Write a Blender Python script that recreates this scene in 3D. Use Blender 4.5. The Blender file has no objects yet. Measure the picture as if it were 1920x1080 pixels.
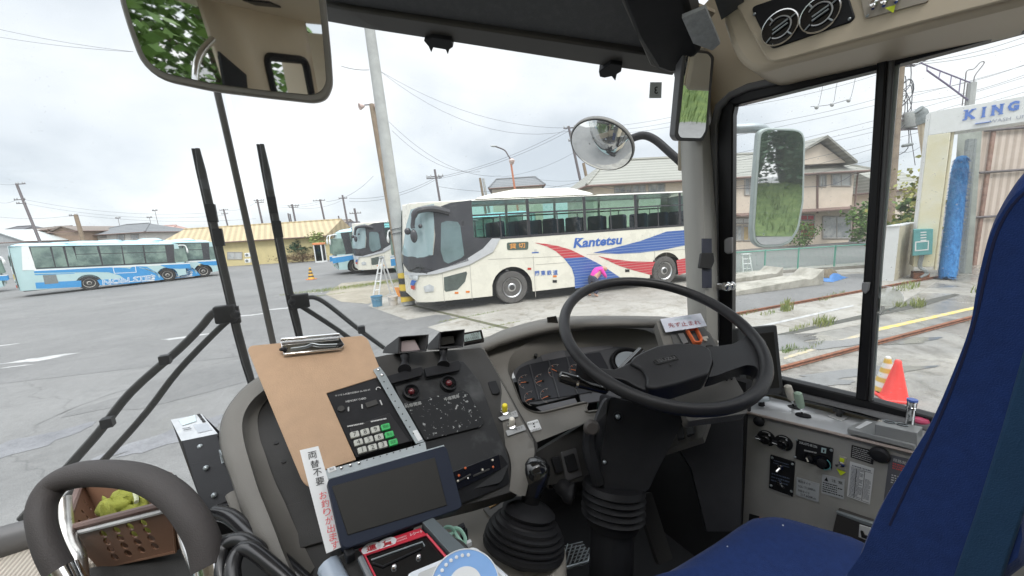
import bpy, bmesh, math, random
from mathutils import Vector, Matrix, Quaternion, noise as mnoise
from mathutils.geometry import delaunay_2d_cdt
random.seed(11)
R = math.radians
scene = bpy.context.scene
COL = scene.collection

# ------------------------------------------------------------------ camera
FPX, Y0, SLOPE, VPX, CAMH = 680.0, 428.0, -0.063, 560.0, 2.35
C0 = Vector((0, 0, CAMH))
_down = Vector((-SLOPE, 1, -(Y0 - 540) / FPX)).normalized()
_fwd = Vector((VPX - 960, Y0 + SLOPE * (VPX - 960) - 540, FPX)).normalized()
_rgt = _down.cross(_fwd)
RM = Matrix((_rgt, _fwd, -_down))            # camera (x right, y down, z ahead) -> world
cam_d = bpy.data.cameras.new('camera'); cam = bpy.data.objects.new('camera', cam_d); COL.objects.link(cam)
cam_d.sensor_width = 36; cam_d.lens = 36 * FPX / 1920; cam_d.clip_start = 0.02; cam_d.clip_end = 2000
cam.matrix_world = Matrix.Translation(C0) @ (RM @ Matrix(((1, 0, 0), (0, -1, 0), (0, 0, -1)))).to_4x4()
scene.camera = cam

def ray(x, y): return RM @ Vector((x - 960, y - 540, FPX))
def At(x, y, d): return C0 + ray(x, y) * (d / FPX)
def onZ(x, y, z=0.0): r = ray(x, y); return C0 + r * ((z - CAMH) / r.z)
class Pl:                                     # a plane seen through pixels
    def __init__(s, p0, n, u=None):
        s.p = Vector(p0); s.n = Vector(n).normalized()
        if s.n.dot(C0 - s.p) < 0: s.n = -s.n
        s.u = (Vector(u) if u is not None else Vector((0, 0, 1)).cross(s.n)).normalized()
        s.u = (s.u - s.n * s.u.dot(s.n)).normalized(); s.v = s.n.cross(s.u)
    def at(s, x, y, h=0.0):
        r = ray(x, y); t = (s.p - C0).dot(s.n) / r.dot(s.n); return C0 + r * t + s.n * h
    def off(s, h): return Pl(s.p + s.n * h, s.n, s.u)
    def fr(s, x, y, h=0.0): return (s.at(x, y, h), s.u, s.v, s.n)
    def uv(s, p): q = p - s.p; return q.dot(s.u), q.dot(s.v)
    def pt(s, a, b, h=0.0): return s.p + s.u * a + s.v * b + s.n * h
def Pl3(a, b, c):
    A, B, Cc = At(*a), At(*b), At(*c)
    return Pl(A, (B - A).cross(Cc - A), B - A)

# ------------------------------------------------------------------ world, sun, exposure
SUN_EL, SUN_AZ = R(52), R(182)
w = bpy.data.worlds.new('World'); scene.world = w; w.use_nodes = True
nt = w.node_tree; nt.nodes.clear()
def N(t, **k):
    n = nt.nodes.new(t)
    for a, b in k.items(): setattr(n, a, b)
    return n
L = nt.links.new
out = N('ShaderNodeOutputWorld'); bg = N('ShaderNodeBackground'); L(bg.outputs[0], out.inputs[0])
bg.inputs[1].default_value = 0.1
sky = N('ShaderNodeTexSky', sky_type='NISHITA', sun_disc=False, sun_elevation=SUN_EL, sun_rotation=SUN_AZ)
tc = N('ShaderNodeTexCoord'); sep = N('ShaderNodeSeparateXYZ'); L(tc.outputs['Generated'], sep.inputs[0])
def M_(op, a, b=None, c=None):
    n = N('ShaderNodeMath', operation=op)
    for i, q in enumerate((a, b, c)):
        if q is None: continue
        if isinstance(q, (int, float)): n.inputs[i].default_value = q
        else: L(q, n.inputs[i])
    return n.outputs[0]
zc = M_('MAXIMUM', sep.outputs[2], 0.0)
den = M_('ADD', zc, 0.38)
cx = M_('DIVIDE', sep.outputs[0], den); cy = M_('DIVIDE', sep.outputs[1], den)
comb = N('ShaderNodeCombineXYZ'); L(cx, comb.inputs[0]); L(cy, comb.inputs[1])
n1 = N('ShaderNodeTexNoise'); n1.inputs['Scale'].default_value = .95; n1.inputs['Detail'].default_value = 6; n1.inputs['Roughness'].default_value = 0.48
n1.inputs['Distortion'].default_value = 0.2
L(comb.outputs[0], n1.inputs['Vector'])
cr = N('ShaderNodeValToRGB'); L(n1.outputs[0], cr.inputs[0])
cr.color_ramp.elements[0].position = 0.375; cr.color_ramp.elements[0].color = (5.6, 6.05, 6.6, 1)
cr.color_ramp.elements[1].position = 0.565; cr.color_ramp.elements[1].color = (9.2, 9.3, 9.4, 1)
e = cr.color_ramp.elements.new(0.46); e.color = (7.4, 7.75, 8.15, 1)
# overcast sky: the upper part of the cloud deck is much brighter than the part near the horizon
gr = N('ShaderNodeMapRange'); gr.inputs[1].default_value = 0.50; gr.inputs[2].default_value = 1.0
gr.inputs[3].default_value = 1.0; gr.inputs[4].default_value = 3.8; L(sep.outputs[2], gr.inputs[0])
sc_ = N('ShaderNodeVectorMath', operation='SCALE'); L(cr.outputs[0], sc_.inputs[0]); L(gr.outputs[0], sc_.inputs[3])
mx = N('ShaderNodeMix', data_type='RGBA'); mx.inputs[0].default_value = 0.9
L(sky.outputs[0], mx.inputs[6]); L(sc_.outputs[0], mx.inputs[7]); L(mx.outputs[2], bg.inputs[0])
sd = bpy.data.lights.new('sun', 'SUN'); sd.energy = 1.2; sd.angle = R(18); sd.color = (1, .97, .92)
so = bpy.data.objects.new('sun', sd); COL.objects.link(so)
_sd = Vector((math.sin(SUN_AZ) * math.cos(SUN_EL), math.cos(SUN_AZ) * math.cos(SUN_EL), math.sin(SUN_EL)))
so.rotation_euler = _sd.to_track_quat('Z', 'Y').to_euler(); so.location = (0, 0, 30)
vs = scene.view_settings; vs.view_transform = 'Standard'; vs.look = 'None'; vs.gamma = 1; vs.use_curve_mapping = False
vs.exposure = 0.46
scene.render.engine = 'CYCLES'
cy_ = scene.cycles; cy_.use_denoising = True; cy_.max_bounces = 10; cy_.diffuse_bounces = 5; cy_.glossy_bounces = 4
cy_.transparent_max_bounces = 24; cy_.transmission_bounces = 6; cy_.caustics_reflective = False; cy_.caustics_refractive = False
cy_.use_adaptive_sampling = True; cy_.adaptive_threshold = 0.01

# ------------------------------------------------------------------ materials
MATS = {}
def mat(name, col=(.5, .5, .5), rough=.5, metal=0.0, var=.12, vs_=8.0, bump=0.0, bs=120.0, spec=.5, coat=0.0, rv=.1, emit=None, col2=None, thr=None, sheen=0.0):
    if name in MATS: return MATS[name]
    m = bpy.data.materials.new(name); m.use_nodes = True; t = m.node_tree; b = t.nodes['Principled BSDF']; lk = t.links.new
    tcn = t.nodes.new('ShaderNodeTexCoord')
    nz = t.nodes.new('ShaderNodeTexNoise'); nz.inputs['Scale'].default_value = vs_; nz.inputs['Detail'].default_value = 6; nz.inputs['Roughness'].default_value = .62
    lk(tcn.outputs['Object'], nz.inputs['Vector'])
    rp = t.nodes.new('ShaderNodeValToRGB'); lk(nz.outputs[0], rp.inputs[0])
    c2 = col2 or tuple(min(1, c * (1 + var)) for c in col); c1 = col if col2 else tuple(c * (1 - var) for c in col)
    a, z = thr or (.3, .7)
    rp.color_ramp.elements[0].position = a; rp.color_ramp.elements[0].color = (*c1, 1)
    rp.color_ramp.elements[1].position = z; rp.color_ramp.elements[1].color = (*c2, 1)
    lk(rp.outputs[0], b.inputs['Base Color'])
    b.inputs['Metallic'].default_value = metal; b.inputs['Specular IOR Level'].default_value = spec
    mr = t.nodes.new('ShaderNodeMapRange'); mr.inputs[3].default_value = max(.02, rough - rv); mr.inputs[4].default_value = min(1, rough + rv)
    lk(nz.outputs[0], mr.inputs[0]); lk(mr.outputs[0], b.inputs['Roughness'])
    if coat: b.inputs['Coat Weight'].default_value = coat; b.inputs['Coat Roughness'].default_value = .08
    if sheen: b.inputs['Sheen Weight'].default_value = sheen; b.inputs['Sheen Roughness'].default_value = .4
    if bump:
        n2 = t.nodes.new('ShaderNodeTexNoise'); n2.inputs['Scale'].default_value = bs; n2.inputs['Detail'].default_value = 3
        lk(tcn.outputs['Object'], n2.inputs['Vector'])
        bp = t.nodes.new('ShaderNodeBump'); bp.inputs['Strength'].default_value = bump; bp.inputs['Distance'].default_value = .002
        lk(n2.outputs[0], bp.inputs['Height']); lk(bp.outputs[0], b.inputs['Normal'])
    if emit: b.inputs['Emission Color'].default_value = (*emit[:3], 1); b.inputs['Emission Strength'].default_value = emit[3]
    MATS[name] = m; return m
def glass(name, tint=(1, 1, 1), refl=1.0, rough=.0, dirt=.0, veil=.0):
    if name in MATS: return MATS[name]
    m = bpy.data.materials.new(name); m.use_nodes = True; t = m.node_tree; t.nodes.clear(); lk = t.links.new
    o = t.nodes.new('ShaderNodeOutputMaterial'); tr = t.nodes.new('ShaderNodeBsdfTransparent'); tr.inputs[0].default_value = (*tint, 1)
    gl = t.nodes.new('ShaderNodeBsdfGlossy'); gl.inputs['Roughness'].default_value = rough
    fr = t.nodes.new('ShaderNodeFresnel'); fr.inputs[0].default_value = 1.45
    mu = t.nodes.new('ShaderNodeMath'); mu.operation = 'MULTIPLY'; mu.inputs[1].default_value = refl; lk(fr.outputs[0], mu.inputs[0])
    mx = t.nodes.new('ShaderNodeMixShader'); lk(mu.outputs[0], mx.inputs[0]); lk(tr.outputs[0], mx.inputs[1]); lk(gl.outputs[0], mx.inputs[2])
    last = mx
    if dirt:
        nz = t.nodes.new('ShaderNodeTexNoise'); nz.inputs['Scale'].default_value = 170; nz.inputs['Detail'].default_value = 2
        tcn = t.nodes.new('ShaderNodeTexCoord'); lk(tcn.outputs['Object'], nz.inputs['Vector'])
        rp = t.nodes.new('ShaderNodeMapRange'); rp.inputs[1].default_value = .69; rp.inputs[2].default_value = .74; rp.inputs[3].default_value = veil; rp.inputs[4].default_value = dirt
        lk(nz.outputs[0], rp.inputs[0]); df = t.nodes.new('ShaderNodeBsdfDiffuse'); df.inputs[0].default_value = (.75, .77, .78, 1)
        tl = t.nodes.new('ShaderNodeBsdfTranslucent'); tl.inputs[0].default_value = (.80, .81, .82, 1); md_ = t.nodes.new('ShaderNodeMixShader'); lk(df.outputs[0], md_.inputs[1]); lk(tl.outputs[0], md_.inputs[2]); md_.inputs[0].default_value = .6
        m2 = t.nodes.new('ShaderNodeMixShader'); lk(rp.outputs[0], m2.inputs[0]); lk(mx.outputs[0], m2.inputs[1]); lk(md_.outputs[0], m2.inputs[2]); last = m2
    lk(last.outputs[0], o.inputs[0]); MATS[name] = m; return m
def banded(name, c1, c2, axis, scale, width=.5, rough=.4, dist=0.0):
    """stripes that repeat along one object axis (paint stripes, corrugation, ribbed sheet)"""
    if name in MATS: return MATS[name]
    m = bpy.data.materials.new(name); m.use_nodes = True; t = m.node_tree; b = t.nodes['Principled BSDF']; lk = t.links.new
    tcn = t.nodes.new('ShaderNodeTexCoord'); sp = t.nodes.new('ShaderNodeSeparateXYZ'); lk(tcn.outputs['Object'], sp.inputs[0])
    mu = t.nodes.new('ShaderNodeMath'); mu.operation = 'MULTIPLY'; mu.inputs[1].default_value = scale; lk(sp.outputs[axis], mu.inputs[0])
    fr = t.nodes.new('ShaderNodeMath'); fr.operation = 'FRACT'; lk(mu.outputs[0], fr.inputs[0])
    pp = t.nodes.new('ShaderNodeMath'); pp.operation = 'PINGPONG'; pp.inputs[1].default_value = .5; lk(fr.outputs[0], pp.inputs[0])
    mr = t.nodes.new('ShaderNodeMapRange'); mr.inputs[1].default_value = width * .5 - .06; mr.inputs[2].default_value = width * .5 + .06; lk(pp.outputs[0], mr.inputs[0])
    nz = t.nodes.new('ShaderNodeTexNoise'); nz.inputs['Scale'].default_value = 1.3; nz.inputs['Detail'].default_value = 6; lk(tcn.outputs['Object'], nz.inputs['Vector'])
    mx = t.nodes.new('ShaderNodeMix'); mx.data_type = 'RGBA'; mx.inputs[6].default_value = (*c1, 1); mx.inputs[7].default_value = (*c2, 1); lk(mr.outputs[0], mx.inputs[0])
    m2 = t.nodes.new('ShaderNodeMix'); m2.data_type = 'RGBA'; m2.blend_type = 'MULTIPLY'; m2.inputs[0].default_value = .45; lk(mx.outputs[2], m2.inputs[6]); lk(nz.outputs[0], m2.inputs[7])
    g = t.nodes.new('ShaderNodeMix'); g.data_type = 'RGBA'; g.inputs[0].default_value = .0; lk(mx.outputs[2], g.inputs[6]); lk(m2.outputs[2], g.inputs[7]); g.inputs[0].default_value = .5
    lk(g.outputs[2], b.inputs['Base Color']); b.inputs['Roughness'].default_value = rough
    if dist:
        bp = t.nodes.new('ShaderNodeBump'); bp.inputs['Distance'].default_value = dist; lk(pp.outputs[0], bp.inputs['Height']); lk(bp.outputs[0], b.inputs['Normal'])
    MATS[name] = m; return m

# ------------------------------------------------------------------ mesh building
_TXT = {}
def text_mesh(s, bold=0.0):
    k = (s, bold)
    if k in _TXT: return _TXT[k]
    cu = bpy.data.curves.new('t', 'FONT'); cu.body = s; cu.align_x = 'CENTER'; cu.align_y = 'CENTER'; cu.resolution_u = 2; cu.offset = bold
    o = bpy.data.objects.new('t', cu); COL.objects.link(o); dg = bpy.context.evaluated_depsgraph_get()
    me = bpy.data.meshes.new_from_object(o.evaluated_get(dg)); r = ([v.co.copy() for v in me.vertices], [tuple(p.vertices) for p in me.polygons])
    bpy.data.objects.remove(o); bpy.data.curves.remove(cu); bpy.data.meshes.remove(me); _TXT[k] = r; return r
ORG = {}
def basis(z, x=None):
    z = Vector(z).normalized(); x = Vector(x) if x is not None else (Vector((1, 0, 0)) if abs(z.x) < .9 else Vector((0, 1, 0)))
    x = (x - z * x.dot(z)).normalized(); return x, z.cross(x), z
class MB:
    def __init__(s): s.v = []; s.f = []; s.m = []; s.ms = []
    def mi(s, m):
        if m not in s.ms: s.ms.append(m)
        return s.ms.index(m)
    def add(s, V, F, m):
        o = len(s.v); s.v += [Vector(q) for q in V]; i = s.mi(m)
        for f in F: s.f.append(tuple(o + k for k in f)); s.m.append(i)
        return s
    def box(s, c, d, m, ax=None):
        ax = ax or (Vector((1, 0, 0)), Vector((0, 1, 0)), Vector((0, 0, 1))); c = Vector(c)
        V = [c + ax[0] * (i * d[0] / 2) + ax[1] * (j * d[1] / 2) + ax[2] * (k * d[2] / 2) for i in (-1, 1) for j in (-1, 1) for k in (-1, 1)]
        return s.add(V, [(0, 1, 3, 2), (4, 6, 7, 5), (0, 4, 5, 1), (2, 3, 7, 6), (0, 2, 6, 4), (1, 5, 7, 3)], m)
    def prism(s, P, n, t, m, back=True):
        """outline P (its front face) extruded by t against n"""
        P = [Vector(p) for p in P]; n = Vector(n).normalized(); k = len(P)
        nn = sum(((P[i] - P[0]).cross(P[(i + 1) % k] - P[0]) for i in range(k)), Vector())
        if nn.dot(n) < 0: P.reverse()
        V = P + [p - n * t for p in P]
        F = [tuple(range(k))] + [(i, k + i, k + (i + 1) % k, (i + 1) % k) for i in range(k)]
        if back: F.append(tuple(range(2 * k - 1, k - 1, -1)))
        return s.add(V, F, m)
    def sheet(s, P, m): return s.add(P, [tuple(range(len(P)))], m)
    def tube(s, P, r, m, seg=8, closed=False, cap=True, flat=1.0, up=None):
        P = [Vector(p) for p in P]; k = len(P); rr = r if isinstance(r, (list, tuple)) else [r] * k
        T = []
        for i in range(k):
            a = P[(i - 1) % k] if closed or i > 0 else P[i]; b = P[(i + 1) % k] if closed or i < k - 1 else P[i]
            T.append((b - a).normalized())
        x = basis(T[0], up)[0]; V = []
        for i in range(k):
            x = (x - T[i] * x.dot(T[i])).normalized(); y = T[i].cross(x)
            for j in range(seg):
                a = 2 * math.pi * j / seg; V.append(P[i] + (x * math.cos(a) + y * math.sin(a) * flat) * rr[i])
        F = []
        for i in range(k if closed else k - 1):
            for j in range(seg):
                a, b = i * seg, ((i + 1) % k) * seg; F.append((a + j, a + (j + 1) % seg, b + (j + 1) % seg, b + j))
        if cap and not closed: F += [tuple(range(seg - 1, -1, -1)), tuple(range((k - 1) * seg, k * seg))]
        return s.add(V, F, m)
    def lathe(s, prof, o, axis, m, seg=20, x=None, cap=True):
        o = Vector(o); X, Y, Z = basis(axis, x); V = []
        for r, h in prof:
            for j in range(seg):
                a = 2 * math.pi * j / seg; V.append(o + Z * h + (X * math.cos(a) + Y * math.sin(a)) * r)
        F = []
        for i in range(len(prof) - 1):
            for j in range(seg):
                a, b = i * seg, (i + 1) * seg; F.append((a + j, a + (j + 1) % seg, b + (j + 1) % seg, b + j))
        if cap: F += [tuple(range(seg - 1, -1, -1)), tuple(range((len(prof) - 1) * seg, len(prof) * seg))]
        return s.add(V, F, m)
    def ball(s, c, r, m, ax=None, nu=12, nv=8):
        ax = ax or (Vector((1, 0, 0)), Vector((0, 1, 0)), Vector((0, 0, 1))); r = r if isinstance(r, (tuple, list)) else (r, r, r); c = Vector(c); V = []
        for i in range(nv + 1):
            t = math.pi * i / nv
            for j in range(nu):
                a = 2 * math.pi * j / nu; V.append(c + ax[0] * (r[0] * math.sin(t) * math.cos(a)) + ax[1] * (r[1] * math.sin(t) * math.sin(a)) + ax[2] * (r[2] * math.cos(t)))
        F = [(i * nu + j, (i + 1) * nu + j, (i + 1) * nu + (j + 1) % nu, i * nu + (j + 1) % nu) for i in range(nv) for j in range(nu)]
        return s.add(V, F, m)
    def grid(s, fn, nu, nv, m):
        V = [fn(i / nu, j / nv) for i in range(nu + 1) for j in range(nv + 1)]; k = nv + 1
        return s.add(V, [(i * k + j, (i + 1) * k + j, (i + 1) * k + j + 1, i * k + j + 1) for i in range(nu) for j in range(nv)], m)
    def text(s, t, fr, size, m, bold=0.0, rot=0.0, sx=1.0, shear=0.0, mirror=False):
        V, F = text_mesh(t, bold); o, u, v, n = fr; c, q = math.cos(rot), math.sin(rot); W = []
        for p in V:
            x, y = p.x * sx * size + shear * p.y * size, p.y * size
            if mirror: x = -x
            W.append(o + u * (x * c - y * q) + v * (x * q + y * c))
        return s.add(W, F, m)
    def build(s, name, parent=None, bevel=0.0, seg=2, smooth=True, ang=38, sub=0, local=False, solid=0.0):
        me = bpy.data.meshes.new(name); o = bpy.data.objects.new(name, me); COL.objects.link(o)
        if parent is not None:
            off = ORG.get(parent, Vector()); o.parent = parent; ORG[o] = off
        elif local: off = Vector()
        else:
            lo = Vector((min(p[i] for p in s.v) for i in range(3))); hi = Vector((max(p[i] for p in s.v) for i in range(3)))
            off = Vector(((lo.x + hi.x) / 2, (lo.y + hi.y) / 2, lo.z)); o.location = off; ORG[o] = off
        me.from_pydata([p - off for p in s.v], [], s.f)
        for m in s.ms: me.materials.append(m)
        me.polygons.foreach_set('material_index', s.m); me.validate(); me.update()
        if smooth:
            me.polygons.foreach_set('use_smooth', [True] * len(me.polygons)); me.set_sharp_from_angle(angle=R(ang))
        if solid:
            md = o.modifiers.new('s', 'SOLIDIFY'); md.thickness = solid; md.offset = 0
        if bevel:
            md = o.modifiers.new('b', 'BEVEL'); md.width = bevel; md.segments = seg; md.limit_method = 'ANGLE'; md.angle_limit = R(42)
        if sub:
            md = o.modifiers.new('u', 'SUBSURF'); md.levels = sub; md.render_levels = sub
        return o
def tag(o, label=None, cat=None, group=None, kind=None):
    if label: o['label'] = label
    if cat: o['category'] = cat
    if group: o['group'] = group
    if kind: o['kind'] = kind
    return o
def thing(name, label, cat, loc=(0, 0, 0), group=None):
    o = bpy.data.objects.new(name, None); COL.objects.link(o); o.empty_display_size = .1; o.location = loc; ORG[o] = Vector(loc)
    return tag(o, label, cat, group)
def kids(o): return [c for c in bpy.data.objects if c.parent == o]
def copy_tree(o, parent=None, label=None):
    c = o.copy(); COL.objects.link(c)
    if parent is not None: c.parent = parent
    for ch in kids(o): copy_tree(ch, c)
    if label: c['label'] = label
    return c
def struct(o): o['kind'] = 'structure'; return o
def rpoly(pts, r, seg=4):
    """round the corners of a closed outline by radius r"""
    P = [Vector(p) for p in pts]; k = len(P); out = []
    for i in range(k):
        rad = r[i] if isinstance(r, (list, tuple)) else r
        a, b, c = P[i - 1], P[i], P[(i + 1) % k]; d1 = a - b; d2 = c - b; q = min(rad, d1.length * .48, d2.length * .48)
        if q < 1e-6: out.append(b); continue
        p1 = b + d1.normalized() * q; p2 = b + d2.normalized() * q
        for j in range(seg + 1):
            t = j / seg; out.append(p1 * (1 - t) ** 2 + b * (2 * t * (1 - t)) + p2 * t * t)
    return out
def smooth_path(P, n=6, closed=False):
    P = [Vector(p) for p in P]; k = len(P); out = []
    for i in range(k if closed else k - 1):
        a, b, c, d = (P[(i - 1) % k], P[i], P[(i + 1) % k], P[(i + 2) % k]) if closed else (P[max(i - 1, 0)], P[i], P[i + 1], P[min(i + 2, k - 1)])
        for j in range(n):
            t = j / n; out.append(.5 * ((2 * b) + (c - a) * t + (2 * a - 5 * b + 4 * c - d) * t * t + (3 * b - a - 3 * c + d) * t ** 3))
    if not closed: out.append(P[-1])
    return out
def cdt(poly, step=None, holes=()):
    """triangulate a 2-D outline (with optional grid points inside, so it can follow a curved surface)"""
    V = []; E = []
    def ring(pl):
        o = len(V); n0 = len(pl); pts = []
        for i in range(n0):
            a = Vector(pl[i]); b = Vector(pl[(i + 1) % n0]); m = 1 if not step else max(1, int((b - a).length / step))
            pts += [a + (b - a) * (j / m) for j in range(m)]
        V.extend(pts); E.extend((o + i, o + (i + 1) % len(pts)) for i in range(len(pts))); return pts
    outer = ring(poly); hs = [ring(h) for h in holes]
    def inside(p, pl):
        c = False; j = len(pl) - 1
        for i in range(len(pl)):
            a, b = pl[i], pl[j]
            if (a.y > p.y) != (b.y > p.y) and p.x < (b.x - a.x) * (p.y - a.y) / (b.y - a.y) + a.x: c = not c
            j = i
        return c
    if step:
        x0, x1 = min(p.x for p in outer), max(p.x for p in outer); y0, y1 = min(p.y for p in outer), max(p.y for p in outer)
        for i in range(1, int((x1 - x0) / step) + 1):
            for j in range(1, int((y1 - y0) / step) + 1):
                q = Vector((x0 + i * step, y0 + j * step))
                if inside(q, outer) and not any(inside(q, h) for h in hs): V.append(q)
    r = delaunay_2d_cdt([Vector((p.x, p.y)) for p in V], E, [], 0, 1e-6)
    vv, ff = r[0], r[2]; keep = []
    for f in ff:
        c = sum((vv[i] for i in f), Vector((0, 0))) / len(f)
        if inside(c, outer) and not any(inside(c, h) for h in hs): keep.append(tuple(f))
    return vv, keep
# ================================================================== OUTSIDE
V2 = lambda a, b: Vector((a, b))
asph = None
def ground_mat(name, c1, c2, spots, sc=.35, rough=.85, wet=None):
    if name in MATS: return MATS[name]
    m = bpy.data.materials.new(name); m.use_nodes = True; t = m.node_tree; b = t.nodes['Principled BSDF']; lk = t.links.new
    tcn = t.nodes.new('ShaderNodeTexCoord')
    def nz(s, d, r, dist=0):
        n = t.nodes.new('ShaderNodeTexNoise'); n.inputs['Scale'].default_value = s; n.inputs['Detail'].default_value = d; n.inputs['Roughness'].default_value = r; n.inputs['Distortion'].default_value = dist
        lk(tcn.outputs['Object'], n.inputs['Vector']); return n.outputs[0]
    def rmp(f, a, z, c, e):
        r = t.nodes.new('ShaderNodeValToRGB'); r.color_ramp.elements[0].position = a; r.color_ramp.elements[1].position = z
        r.color_ramp.elements[0].color = (*c, 1); r.color_ramp.elements[1].color = (*e, 1); lk(f, r.inputs[0]); return r.outputs[0]
    def mul(a, bb, f=1.0):
        x = t.nodes.new('ShaderNodeMix'); x.data_type = 'RGBA'; x.blend_type = 'MULTIPLY'; x.inputs[0].default_value = f; lk(a, x.inputs[6]); lk(bb, x.inputs[7]); return x.outputs[2]
    base = rmp(nz(sc, 8, .6, .6), .35, .68, c1, c2)
    fine = mul(rmp(nz(75, 3, .8), .28, .72, (.62, .62, .62), (1.35, 1.35, 1.35)), rmp(nz(9, 5, .7), .3, .7, (.88, .88, .88), (1.08, 1.08, 1.08)))
    spot = rmp(nz(sc * 4.2, 6, .65, 1.2), .28, .5, spots, (1, 1, 1))
    col = mul(mul(base, fine), spot)
    # cracks
    vo = t.nodes.new('ShaderNodeTexVoronoi'); vo.feature = 'DISTANCE_TO_EDGE'; vo.inputs['Scale'].default_value = .16
    dn = t.nodes.new('ShaderNodeTexNoise'); dn.inputs['Scale'].default_value = 1.1; dn.inputs['Detail'].default_value = 6; lk(tcn.outputs['Object'], dn.inputs['Vector'])
    mxv = t.nodes.new('ShaderNodeMix'); mxv.data_type = 'RGBA'; mxv.inputs[0].default_value = .22; lk(tcn.outputs['Object'], mxv.inputs[6]); lk(dn.outputs['Color'], mxv.inputs[7])
    sc2 = t.nodes.new('ShaderNodeVectorMath'); sc2.operation = 'ADD'; lk(tcn.outputs['Object'], sc2.inputs[0]); lk(dn.outputs['Color'], sc2.inputs[1]); lk(sc2.outputs[0], vo.inputs['Vector'])
    ck = rmp(vo.outputs['Distance'], .0, .0022, (.6, .6, .6), (1, 1, 1)); col = mul(col, ck, .55)
    lk(col, b.inputs['Base Color'])
    if wet:
        wr = t.nodes.new('ShaderNodeMapRange'); wr.inputs[1].default_value = wet[0]; wr.inputs[2].default_value = wet[1]; wr.inputs[3].default_value = .12; wr.inputs[4].default_value = rough
        lk(nz(wet[2], 5, .55, .8), wr.inputs[0]); lk(wr.outputs[0], b.inputs['Roughness'])
    else: b.inputs['Roughness'].default_value = rough
    bp = t.nodes.new('ShaderNodeBump'); bp.inputs['Distance'].default_value = .01; bp.inputs['Strength'].default_value = .5; lk(nz(60, 2, .6), bp.inputs['Height']); lk(bp.outputs[0], b.inputs['Normal'])
    MATS[name] = m; return m
M_asph = ground_mat('asphalt', (.160, .160, .158), (.205, .204, .201), (.85, .85, .85))
M_conc = ground_mat('concrete', (.28, .265, .235), (.40, .385, .35), (.62, .58, .52), .5, .8)
M_wet = ground_mat('wet concrete', (.20, .195, .183), (.36, .34, .30), (.55, .53, .50), .42, .7, (.46, .60, .5))
M_patch = ground_mat('asphalt patch', (.16, .163, .175), (.24, .243, .255), (.75, .75, .76), 1.6, .9)
M_white = mat('worn white paint', (.34, .34, .34), .7, col2=(.50, .50, .49), vs_=5, thr=(.40, .66))
M_yel = mat('worn yellow paint', (.62, .46, .09), .7, col2=(.42, .38, .27), vs_=7, thr=(.42, .62))
M_rust = mat('rusty steel', (.20, .075, .035), .75, var=.5, vs_=14, bump=.5)
M_grass = mat('grass', (.10, .19, .03), .8, col2=(.33, .33, .10), vs_=1.7)
M_dkgrass = mat('grass bank', (.05, .095, .02), .8, col2=(.13, .18, .045), vs_=3.5)

def gsheet(name, P, m, z, kind='structure'):
    P = [(onZ(*p, 0) if not isinstance(p, Vector) else p.copy()) for p in P]
    for p in P: p.z = z
    if sum(((P[i] - P[0]).cross(P[(i + 1) % len(P)] - P[0]) for i in range(len(P))), Vector()).z < 0: P.reverse()
    mb = MB(); mb.sheet(P, m); o = mb.build(name, smooth=False); o['kind'] = kind; return o
def blob(name, c, rx, ry, m, z, ang=0.0, sd=0, n=40, rough=.35):
    rnd = random.Random(sd); c = onZ(*c, 0) if not isinstance(c, Vector) else c; P = []
    ph = [rnd.uniform(0, 6.3) for _ in range(6)]
    for i in range(n):
        a = 6.2832 * i / n; r = 1 + rough * (.5 * math.sin(2 * a + ph[0]) + .35 * math.sin(3 * a + ph[1]) + .3 * math.sin(5 * a + ph[2]) + .25 * math.sin(9 * a + ph[3]) + .15 * math.sin(14 * a + ph[4]))
        x, y = rx * r * math.cos(a), ry * r * math.sin(a); P.append(Vector((c.x + x * math.cos(ang) - y * math.sin(ang), c.y + x * math.sin(ang) + y * math.cos(ang), z)))
    return gsheet(name, P, m, z)
gsheet('ground', [Vector((-500, -300, 0)), Vector((500, -300, 0)), Vector((500, 600, 0)), Vector((-500, 600, 0))], M_asph, 0.0)
# concrete apron under the parked coaches, and the washing yard to the right
ap = [onZ(700, 573), onZ(820, 606), onZ(1040, 690)]
far1 = onZ(640, 545); far1b = onZ(800, 500)
gsheet('concrete_apron', [onZ(690, 574), onZ(1060, 705), Vector((9.6, 2.6, 0)), Vector((24, 3.2, 0)), Vector((24, 14, 0)), onZ(815, 525), onZ(735, 545)], M_conc, .004)
gsheet('bare_soil', [onZ(610, 552), onZ(640, 531), onZ(760, 521), onZ(815, 523), onZ(800, 540), onZ(735, 548), onZ(690, 570), onZ(640, 566)], ground_mat('bare soil', (.27, .24, .19), (.36, .33, .27), (.7, .7, .6), 1.2, .9), .0055)
gsheet('apron_joint', [onZ(767, 573), onZ(772, 571), onZ(1003, 626), onZ(990, 628)], mat('joint dirt', (.10, .10, .06), .9, var=.4), .008)
r1a, r1b = onZ(1375, 592), onZ(1640, 543); r2a, r2b = onZ(1470, 693), onZ(1830, 596)
rd = (r2b - r2a).normalized()
gsheet('washing_yard', [Vector((2.2, 4.6, 0)), Vector((9.6, 2.59, 0)), Vector((24, 3.19, 0)), Vector((34, -3, 0)), Vector((20, -14, 0)), Vector((2.2, -4, 0))], M_wet, .004)
gsheet('grey_strip', [onZ(1365, 560), onZ(1440, 522), onZ(1640, 512), onZ(1640, 540), onZ(1375, 588)], M_asph, .008)
# road across the yard, beyond the fence
gsheet('road', [onZ(1350, 512), onZ(1700, 486), onZ(1720, 446), onZ(1350, 470)], M_asph, .012)
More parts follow.
